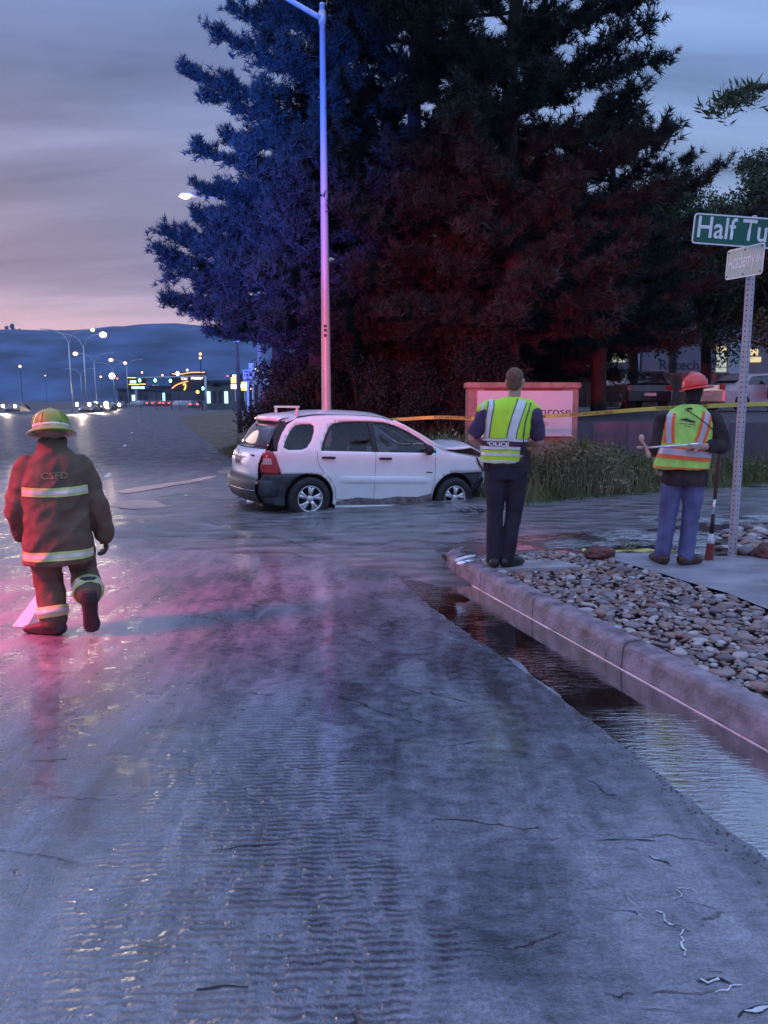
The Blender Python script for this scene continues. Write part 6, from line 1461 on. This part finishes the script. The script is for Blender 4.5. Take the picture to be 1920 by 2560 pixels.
bm = bmesh.new(); sect(bm, [(-.055, -.01, 1.00, .185, .140), (-.045, -.01, 1.08, .195, .148), (-.03, -.01, 1.16, .196, .148), (-.01, -.01, 1.28, .212, .152), (.0, -.01, 1.40, .222, .150), (.005, -.012, 1.49, .220, .132), (.012, -.012, 1.545, .175, .110), (.03, -.006, 1.59, .105, .088), (.038, -.004, 1.603, .078, .075)])
for s, sh in ((-1, -.23), (1, .235)): limb(bm, [(sh * .70, -.005, 1.515), (sh * 1.06, -.0, 1.49)], [.075, .052])
vest = fuse('vest', bm, .010, m_hiv, off_, 5, wr=.010, wscale=6, wstretch=(1.6, 1, .7), seed=6); vb = bvh_of(vest)
for pts in ([(-.165, 1.60), (-.17, 1.53), (-.185, 1.45), (-.20, 1.35), (-.212, 1.22)], [(.115, 1.575), (.085, 1.50), (.05, 1.40), (.022, 1.30), (.012, 1.225)]):
    wl = .062 if pts[0][0] < 0 else .098
    back_strip('stripe_edging', pts, wl, m_stripe_edge, off_, vb, .0035); back_strip('reflective_stripe', pts, wl - .022, m_silv, off_, vb, .0065)
back_strip('reflective_stripe', [(-.235, 1.57), (-.245, 1.50), (-.25, 1.40), (-.245, 1.3)], .028, m_silv, off_, vb, .005); back_strip('reflective_stripe', [(.195, 1.555), (.17, 1.48), (.14, 1.38), (.125, 1.235)], .016, m_stripe_edge, off_, vb, .005)
tl_ = lambda x: -.07 * x if x > -.05 else 0
ring_band('band_edging', (-.03, -.01), 1.122, 1.232, m_stripe_edge, off_, vb, .004, tl_); ring_band('dark_band', (-.03, -.01), 1.156, 1.204, m_maroon, off_, vb, .0085, tl_); ring_band('reflective_band', (-.03, -.01), 1.204, 1.228, m_silv, off_, vb, .0075, tl_); ring_band('reflective_band', (-.03, -.01), 1.127, 1.156, m_silv, off_, vb, .0075, tl_)
ring_band('reflective_band', (-.05, -.01), 1.068, 1.098, m_silv, off_, vb, .006, tl_); ring_band('hem_band', (-.055, -.01), 1.005, 1.028, m_silv, off_, vb, .005, tl_)
back_text('lettering', 'POLICE', -.115, 1.179, .215, .038, m_textw, off_, vb, .0135, slope=-.03, bold=.045)
m_belt = M('duty_belt', (.018, .014, .02), .45)
bm = bmesh.new(); sect(bm, [(0, 0, .965, .186, .134), (0, 0, 1.02, .186, .134)], p=2.6); fuse('belt', bm, .008, m_belt, off_, 2)
bm = bmesh.new(); box(bm, .165, .262, -.09, .07, .885, 1.105, .02, Matrix.Rotation(R(-3), 4, 'Y')); build('pouch', bm, m_belt, off_, smooth=False)
bm = bmesh.new(); box(bm, -.225, -.165, -.06, .06, .92, 1.03, .015); build('pouch', bm, m_belt, off_)
bm = bmesh.new(); box(bm, .10, .155, -.150, -.118, 1.075, 1.155, .008); tube(bm, [(.13, -.14, 1.155), (.125, -.13, 1.23)], .006, 6); build('radio', bm, m_belt, off_)

# ---------------------------------------------------------------- utility worker
q = G(1698, 1410, .15); wk = empty('person', (q.x, q.y, .15), R(-13), 'utility worker seen from behind in red hard hat, orange striped green vest and blue jeans', 'person')
S2 = 1.0
legs = {'L': [(-.105, 0, .90), (-.125, .01, .50), (-.165, -.01, .10)], 'R': [(.095, 0, .90), (.085, .015, .50), (.055, -.015, .10)]}
armL = [(-.215, .0, 1.42), (-.265, .02, 1.13), (-.235, .16, .95)]; armR = [(.225, -.02, 1.42), (.335, -.05, 1.17), (.10, -.20, 1.165)]
torso = [(0, 0, .86, .175, .120), (.0, 0, .98, .175, .12), (0, 0, 1.12, .172, .12), (.0, 0, 1.25, .185, .125), (.0, .0, 1.36, .195, .12), (.0, -.005, 1.43, .19, .105), (.01, -.005, 1.49, .13, .08), (.03, 0, 1.54, .062, .062)]
bm = bmesh.new(); sect(bm, torso)
for k in 'LR':
    a, b, c_ = legs[k]; limb(bm, [a, ((a[0] + b[0]) / 2, 0, .70), b, ((b[0] + c_[0]) / 2, -.02, .32), c_], [.088, .08, .058, .055, .040])
for A, sd in ((armL, 1), (armR, 1)):
    limb(bm, [A[0], tuple((Vector(A[0]) + Vector(A[1])) / 2), A[1], tuple((Vector(A[1]) + Vector(A[2])) / 2), A[2]], [.058, .050, .043, .040, .028])
hand(bm, armL[2], (.15, .45, -.8), (1, 0, 0), .8, side=1)
hand(bm, armR[2], (-1, .06, .05), (0, .55, -.6), 1.15, side=-1, s=1.05)
tube(bm, [(.02, -.005, 1.48), (.045, .0, 1.60)], [.062, .060], 14); hm = head(bm, (.055, .015, 1.665), -30)
fuse('body', bm, .0095, m_skin, wk, 4); eyes(hm, wk)
m_dh = M('dark_hair', (.018, .010, .016), .8, var=.5, scale=50, bump=.5, bscale=150)
bm = bmesh.new(); bmesh.ops.create_uvsphere(bm, u_segments=20, v_segments=14, radius=1, matrix=hm @ Matrix.Translation((0, -.022, .02)) @ Matrix.Diagonal((.082, .092, .094, 1))); bmesh.ops.create_uvsphere(bm, u_segments=20, v_segments=14, radius=1, matrix=hm @ Matrix.Translation((0, -.045, -.05)) @ Matrix.Diagonal((.074, .062, .080, 1))); bmesh.ops.create_uvsphere(bm, u_segments=20, v_segments=14, radius=1, matrix=hm @ Matrix.Translation((0, -.02, -.11)) @ Matrix.Diagonal((.07, .062, .045, 1)))
fuse('hair', bm, .009, m_dh, wk, 5, wr=.004, wscale=40)
m_hat = M('red_hard_hat', (.78, .05, .035), .28, var=.06, coat=.5)
hat = empty('hard_hat'); hat.parent = wk; hat.location = hm.to_translation() + Vector((0, -.004, .045)); hat.rotation_euler = (R(4), R(-9), R(-48))
bm = bmesh.new(); lathe(bm, [(.118, .0), (.117, .03), (.112, .065), (.098, .10), (.070, .128), (.03, .142), (0, .145)], 32, Matrix.Diagonal((.92, 1.12, 1, 1)))
lathe(bm, [(.105, -.004), (.150, -.014), (.156, -.012), (.150, -.004), (.112, .012)], 32, Matrix.Translation((0, .016, 0)) @ Matrix.Diagonal((.92, 1.16, 1, 1)), close=True)
for x, r in ((0, .013), (-.04, .008), (.04, .008)): tube(bm, catmull([(x * 1.3, -.11, .055), (x, -.06, .128 - abs(x) * .3), (x, 0, .146 - abs(x) * .35), (x, .06, .130 - abs(x) * .3), (x * 1.3, .12, .055)], 4), r, 8)
build('hat_shell', bm, m_hat, hat, smooth=True)
m_jean = M('blue_jeans', (.105, .115, .25), .85, var=.28, scale=7, bump=.35, bscale=70, stretch=(1, 1, .5))
bm = bmesh.new(); sect(bm, [(0, 0, .80, .185, .125), (0, 0, .90, .19, .13), (0, 0, .98, .18, .125)])
for k in 'LR':
    a, b, c_ = legs[k]; limb(bm, [a, ((a[0] + b[0]) / 2, 0, .70), b, ((b[0] + c_[0]) / 2, -.01, .30), (c_[0], c_[1], .10)], [.104, .098, .079, .076, .072])
fuse('jeans', bm, .010, m_jean, wk, 4, wr=.013, wscale=8, wstretch=(1.4, 1, .8), seed=13)
m_bb = M('brown_work_boots', (.06, .03, .025), .55, var=.3, scale=16, bump=.2)
bm = bmesh.new(); boot(bm, (-.165, -.01, .1), (-.30, .75, 0), w=.056); fuse('boot', bm, .009, m_bb, wk, 3)
bm = bmesh.new(); boot(bm, (.055, -.015, .1), (.75, .6, 0), w=.056); fuse('boot', bm, .009, m_bb, wk, 3)
m_ds = M('dark_sweatshirt', (.020, .014, .022), .9, var=.5, scale=9, col2=(.07, .045, .045), bump=.2, bscale=50)
bm = bmesh.new(); sect(bm, [(.0, -.005, .79, .205, .145), (0, -.005, .83, .21, .148)] + [(x, y, z, rx + .022, ry + .020) for x, y, z, rx, ry in torso[1:7]] + [(.03, -.002, 1.545, .078, .075)])
for A in (armL, armR):
    v0, v1, v2 = Vector(A[0]), Vector(A[1]), Vector(A[2]); e = .55 if A is armR else .15
    limb(bm, [tuple(v0), tuple(v0.lerp(v1, .5)), tuple(v1), tuple(v1.lerp(v2, e))], [.080, .074, .068, .060])
fuse('sweatshirt', bm, .010, m_ds, wk, 4, wr=.014, wscale=8, seed=21)
m_lime = M('vest_lime_green', (.42, .78, .14), .7, var=.20, scale=8, bump=.25, bscale=60); m_ora = M('vest_orange', (.95, .16, .035), .6, var=.08); m_sil2 = M('silver_reflective_two', (.52, .50, .56), .35, metal=.15, var=.08, scale=12, bump=.1)
bm = bmesh.new(); sect(bm, [(-.035, -.012, .945, .262, .175), (-.025, -.012, 1.02, .252, .170), (-.01, -.012, 1.14, .236, .160), (.0, -.012, 1.27, .232, .155), (.005, -.012, 1.38, .232, .150), (.005, -.012, 1.45, .218, .130), (.010, -.010, 1.51, .15, .10), (.02, -.006, 1.555, .085, .082)])
vest = fuse('vest', bm, .010, m_lime, wk, 5, wr=.010, wscale=5, wstretch=(1.5, 1, .6), seed=31); vb = bvh_of(vest)
for pts, w1 in (([(-.165, 1.485), (-.178, 1.42), (-.180, 1.30), (-.172, 1.19)], .098), ([(.165, 1.485), (.150, 1.42), (.125, 1.30), (.095, 1.20)], .104)):
    back_strip('orange_stripe', pts, w1, m_ora, wk, vb, .0035, seg=7); back_strip('reflective_stripe', pts, w1 * .46, m_sil2, wk, vb, .007)
tl2 = lambda x: -.09 * x
ring_band('orange_band', (-.01, -.012), 1.035, 1.155, m_ora, wk, vb, .004, tl2); ring_band('reflective_band', (-.01, -.012), 1.072, 1.130, m_sil2, wk, vb, .008, tl2); ring_band('hem_band', (-.03, -.012), .950, .964, m_ora, wk, vb, .004, lambda x: -.04 * x)
bm = bmesh.new(); bird = [(-.075, .0), (-.055, .018), (-.03, .020), (-.01, .028), (.0, .018), (.03, .008), (.065, -.004), (.07, -.016), (.03, -.014), (.0, -.006), (-.03, .002), (-.05, .008)]
Vv = []
for x, z in bird: h = vb.ray_cast(Vector((x - .02, -1, z + 1.405)), Vector((0, 1, 0))); Vv.append(bm.verts.new(h[0] + Vector((0, -.008, 0))))
f = bm.faces.new(Vv); bmesh.ops.triangulate(bm, faces=[f]); build('logo', bm, m_text, wk)
for r, (cz, w1) in enumerate(((1.372, .15), (1.352, .07))):
    n_ = int(w1 / .012)
    bm = bmesh.new()
    for i in range(n_):
        x = -.015 + (i - n_ / 2) * .012; h = vb.ray_cast(Vector((x, -1, cz - x * .1)), Vector((0, 1, 0))); p = h[0] + Vector((0, -.006, 0)); bm.faces.new([bm.verts.new(p + Vector(d)) for d in ((-.004, 0, -.003), (.004, 0, -.003), (.004 * random.random(), 0, .004), (-.004, 0, .004))])
    build('logo_print', bm, m_text, wk)
back_strip('radio_strap', [(-.045, 1.515), (.04, 1.46), (.14, 1.385), (.225, 1.315)], .008, m_black, wk, vb, .012, seg=1)
bm = bmesh.new(); box(bm, -.03, .02, -.135, -.120, 1.512, 1.528, .002); build('collar_tag', bm, m_black, wk)
# tool held behind the back: steel rod with T handle
tool = empty('steel_rod_tool', wk.location + Matrix.Rotation(R(-13), 3, 'Z') @ Vector((-.03, -.255, 1.165)), R(-13), 'steel rod with a wooden cross handle held behind the worker back', 'tool')
bm = bmesh.new(); tube(bm, [(.14, 0, .03), (-.36, 0, -.012)], .0095, 10); build('rod', bm, m_chrome, tool, smooth=True)
bm = bmesh.new(); tube(bm, catmull([(-.405, 0, .085), (-.40, 0, .05), (-.37, 0, .0), (-.345, 0, -.05), (-.335, 0, -.085)], 3), [.024, .025, .023, .017, .015, .015, .017, .017, .015, .017, .021, .024, .022], 12); ball(bm, (-.406, 0, .088), .024, 12); ball(bm, (-.334, 0, -.088), .023, 12); ball(bm, (-.415, 0, -.012), (.032, .018, .017), 12); build('cross_handle', bm, M('worn_wood_handle', (.55, .34, .26), .6, var=.2, scale=14), tool, smooth=True)
bm = bmesh.new(); tube(bm, [(.10, -.004, .03), (.02, -.004, .02)], .016, 10); build('rod_collar', bm, m_chrome, tool, smooth=True)
# spade standing beside him
b = G(1772, 1400, .15); t = D(1800, 1115, b.y + .02); sh = empty('spade', b, 0, 'long spade with red blade and silver collar standing upright right of the worker', 'spade')
dr = (t - b); L_ = dr.length; dr.normalize()
bm = bmesh.new(); tube(bm, [dr * .62, dr * (L_ * .98), dr * (L_ + .25)], [.017, .019, .021], 10); build('wooden_shaft', bm, M('red_brown_shaft', (.13, .05, .04), .6, var=.3, stretch=(4, 4, .5)), sh, smooth=True)
bm = bmesh.new(); tube(bm, [dr * .44, dr * .64], [.012, .012], 10); build('steel_rod', bm, m_chrome, sh, smooth=True)
bm = bmesh.new(); tube(bm, [dr * .27, dr * .46], [.022, .018], 10); build('grip', bm, m_black, sh, smooth=True)
bm = bmesh.new(); tube(bm, [dr * .17, dr * .20, dr * .27], [.036, .030, .024], 12); build('collar', bm, m_galv, sh, smooth=True)
bm = bmesh.new(); tube(bm, [dr * .0, dr * .05, dr * .17], [.046, .044, .038], 12, squash=[.35, .4, .8], ref=(1, 0, 0)); build('blade', bm, M('red_painted_blade', (.20, .035, .03), .45, var=.3, scale=20), sh, smooth=False)

# ---------------------------------------------------------------- firefighter
q = G(160, 1583, 0); ff = empty('person', (q.x, q.y, 0), R(24), 'firefighter in bunker coat and helmet striding away on the road', 'person'); ff.scale = (.93, .93, .93)
legs = {'L': [(-.10, .0, .86), (-.09, .08, .47), (-.07, .0, .12)], 'R': [(.12, .03, .86), (.18, .13, .47), (.20, -.14, .34)]}
armL = [(-.19, .05, 1.35), (-.285, .05, 1.05), (-.25, .20, .80)]; armR = [(.20, .05, 1.35), (.30, .02, 1.05), (.36, .10, .76)]
torso = [(0, 0, .84, .18, .13), (0, .01, 1.0, .175, .125), (0, .03, 1.2, .19, .13), (.0, .05, 1.34, .195, .12), (.0, .06, 1.42, .13, .09), (0, .075, 1.47, .065, .065)]
bm = bmesh.new(); sect(bm, torso)
for k in 'LR':
    a, b, c_ = [Vector(p) for p in legs[k]]; limb(bm, [a, a.lerp(b, .5), b, b.lerp(c_, .5), c_], [.088, .08, .06, .055, .042])
for A in (armL, armR):
    v0, v1, v2 = [Vector(p) for p in A]; limb(bm, [v0, v0.lerp(v1, .5), v1, v1.lerp(v2, .5), v2], [.058, .05, .043, .04, .028])
hand(bm, armL[2], (.0, .15, -1), (1, 0, 0), .7, side=1); hand(bm, armR[2], (.12, .1, -1), (-1, 0, 0), .9, side=-1)
tube(bm, [(0, .07, 1.42), (0, .10, 1.54)], [.06, .058], 12); hm = head(bm, (0, .12, 1.61), 0, pitch=-12)
fuse('body', bm, .011, m_skin, ff, 4); eyes(hm, ff)
m_coat = M('bunker_coat_tan', (.13, .085, .055), .8, var=.25, scale=6, bump=.3, bscale=40); m_refl = M('lime_reflective_trim', (.62, .70, .25), .4, var=.1); m_rs = M('trim_silver', (.70, .70, .66), .3, metal=.1)
bm = bmesh.new(); sect(bm, [(0, -.0, .60, .265, .20), (0, 0, .80, .255, .19), (0, .01, .98, .24, .175), (0, .02, 1.16, .245, .175), (0, .045, 1.32, .24, .165), (0, .055, 1.40, .205, .14), (0, .07, 1.47, .13, .12), (0, .085, 1.50, .105, .11), (0, .10, 1.575, .10, .105)])
for A in (armL, armR):
    v0, v1, v2 = [Vector(p) for p in A]; limb(bm, [v0, v0.lerp(v1, .5), v1, v1.lerp(v2, .5), v1.lerp(v2, .93)], [.098, .094, .088, .082, .076])
coat = fuse('bunker_coat', bm, .012, m_coat, ff, 4, wr=.022, wscale=6.5, seed=41); vb = bvh_of(coat)
ring_band('trim_lime', (0, 0), .64, .71, m_refl, ff, vb, .004, a0=190, a1=350); ring_band('trim_silver', (0, 0), .662, .688, m_rs, ff, vb, .007, a0=190, a1=350)
back_strip('trim_lime', [(-.24, 1.18), (0, 1.17), (.24, 1.18)], .07, m_refl, ff, vb, .005); back_strip('trim_silver', [(-.24, 1.18), (0, 1.17), (.24, 1.18)], .028, m_rs, ff, vb, .008)
back_text('lettering', 'CSFD', 0, 1.30, .20, .055, M('worn_lime_letters', (.22, .20, .10), .6), ff, vb, .008)
bm = bmesh.new(); sect(bm, [(0, 0, .74, .185, .14), (0, 0, .9, .19, .145)])
for k in 'LR':
    a, b, c_ = [Vector(p) for p in legs[k]]; e = b.lerp(c_, .93); limb(bm, [a, a.lerp(b, .5), b, b.lerp(c_, .5), e], [.125, .122, .110, .108, .108])
trs = fuse('bunker_trousers', bm, .012, m_coat, ff, 6, wr=.018, wscale=7, wstretch=(1.2, 1, .8), seed=51)
for k in 'LR':
    a, b, c_ = [Vector(p) for p in legs[k]]; d = (c_ - b).normalized(); e = b.lerp(c_, .80)
    bm = bmesh.new(); tube(bm, [e - d * .045, e + d * .045], [.121, .120], 24); build('cuff_trim_lime', bm, m_refl, ff, smooth=True)
    bm = bmesh.new(); tube(bm, [e - d * .018, e + d * .018], [.1245, .1245], 24); build('cuff_trim_silver', bm, m_rs, ff, smooth=True)
m_rb = M('rubber_boots', (.03, .018, .018), .5, var=.3); m_gl = M('dark_leather_gloves', (.05, .03, .03), .7, var=.3)
bm = bmesh.new(); boot(bm, (-.07, .0, .12), (-.8, .55, 0), L_=.30, w=.062); fuse('boot', bm, .009, m_rb, ff, 3)
bm = bmesh.new(); c_ = Vector(legs['R'][2]); 
tube(bm, [c_ + Vector((0, .05, .12)), c_ + Vector((0, 0, 0)), c_ + Vector((.0, -.04, -.06))], [.075, .078, .07], 14)
tube(bm, [c_ + Vector((0, -.065, .045)), c_ + Vector((0, -.06, -.04)), c_ + Vector((0, -.04, -.15)), c_ + Vector((.01, -.01, -.26)), c_ + Vector((.01, .0, -.31))], [.056, .066, .058, .068, .048], 14, squash=[.8, .85, .75, .6, .5], ref=(1, 0, 0)); fuse('boot', bm, .009, m_rb, ff, 3)
for A, sd in ((armL, 1), (armR, -1)):
    bm = bmesh.new(); v1, v2 = Vector(A[1]), Vector(A[2]); tube(bm, [v2 + Vector((0, 0, .06)), v2, v2 + Vector((0, 0, -.03))], [.048, .042, .046], 12)
    hand(bm, v2, (.05 * -sd, .14, -1), (sd * 1.0, 0, 0), .8, side=sd, s=1.25); fuse('glove', bm, .008, m_gl, ff, 2)
m_fh = M('helmet_flare_lime', (.20, .34, .03), .4, coat=.4, var=.08)  # green of a lens flare put into the helmet colour
hat = empty('fire_helmet'); hat.parent = ff; hat.location = hm.to_translation() + Vector((0, -.01, .045)); hat.rotation_euler = (R(-12), 0, 0)
bm = bmesh.new(); lathe(bm, [(.138, -.03), (.142, .01), (.136, .06), (.115, .11), (.07, .145), (0, .158)], 28, Matrix.Diagonal((.95, 1.12, 1, 1)))
lathe(bm, [(.12, -.012), (.190, -.040), (.202, -.040), (.190, -.024), (.14, .008)], 28, Matrix.Translation((0, -.035, -.012)) @ Matrix.Diagonal((.92, 1.2, 1, 1)), close=True)
for a in range(6): aa = a * PI / 3; tube(bm, catmull([(.135 * math.cos(aa), .155 * math.sin(aa), .02), (.112 * math.cos(aa), .128 * math.sin(aa), .105), (0, 0, .163)], 4), .008, 6)
build('helmet_shell', bm, m_fh, hat, smooth=True)
bm = bmesh.new(); lathe(bm, [(.1445, .0), (.1430, .025)], 28, Matrix.Diagonal((.955, 1.125, 1, 1))); build('helmet_band', bm, m_rs, hat, smooth=True)
print('tree faces', tot)
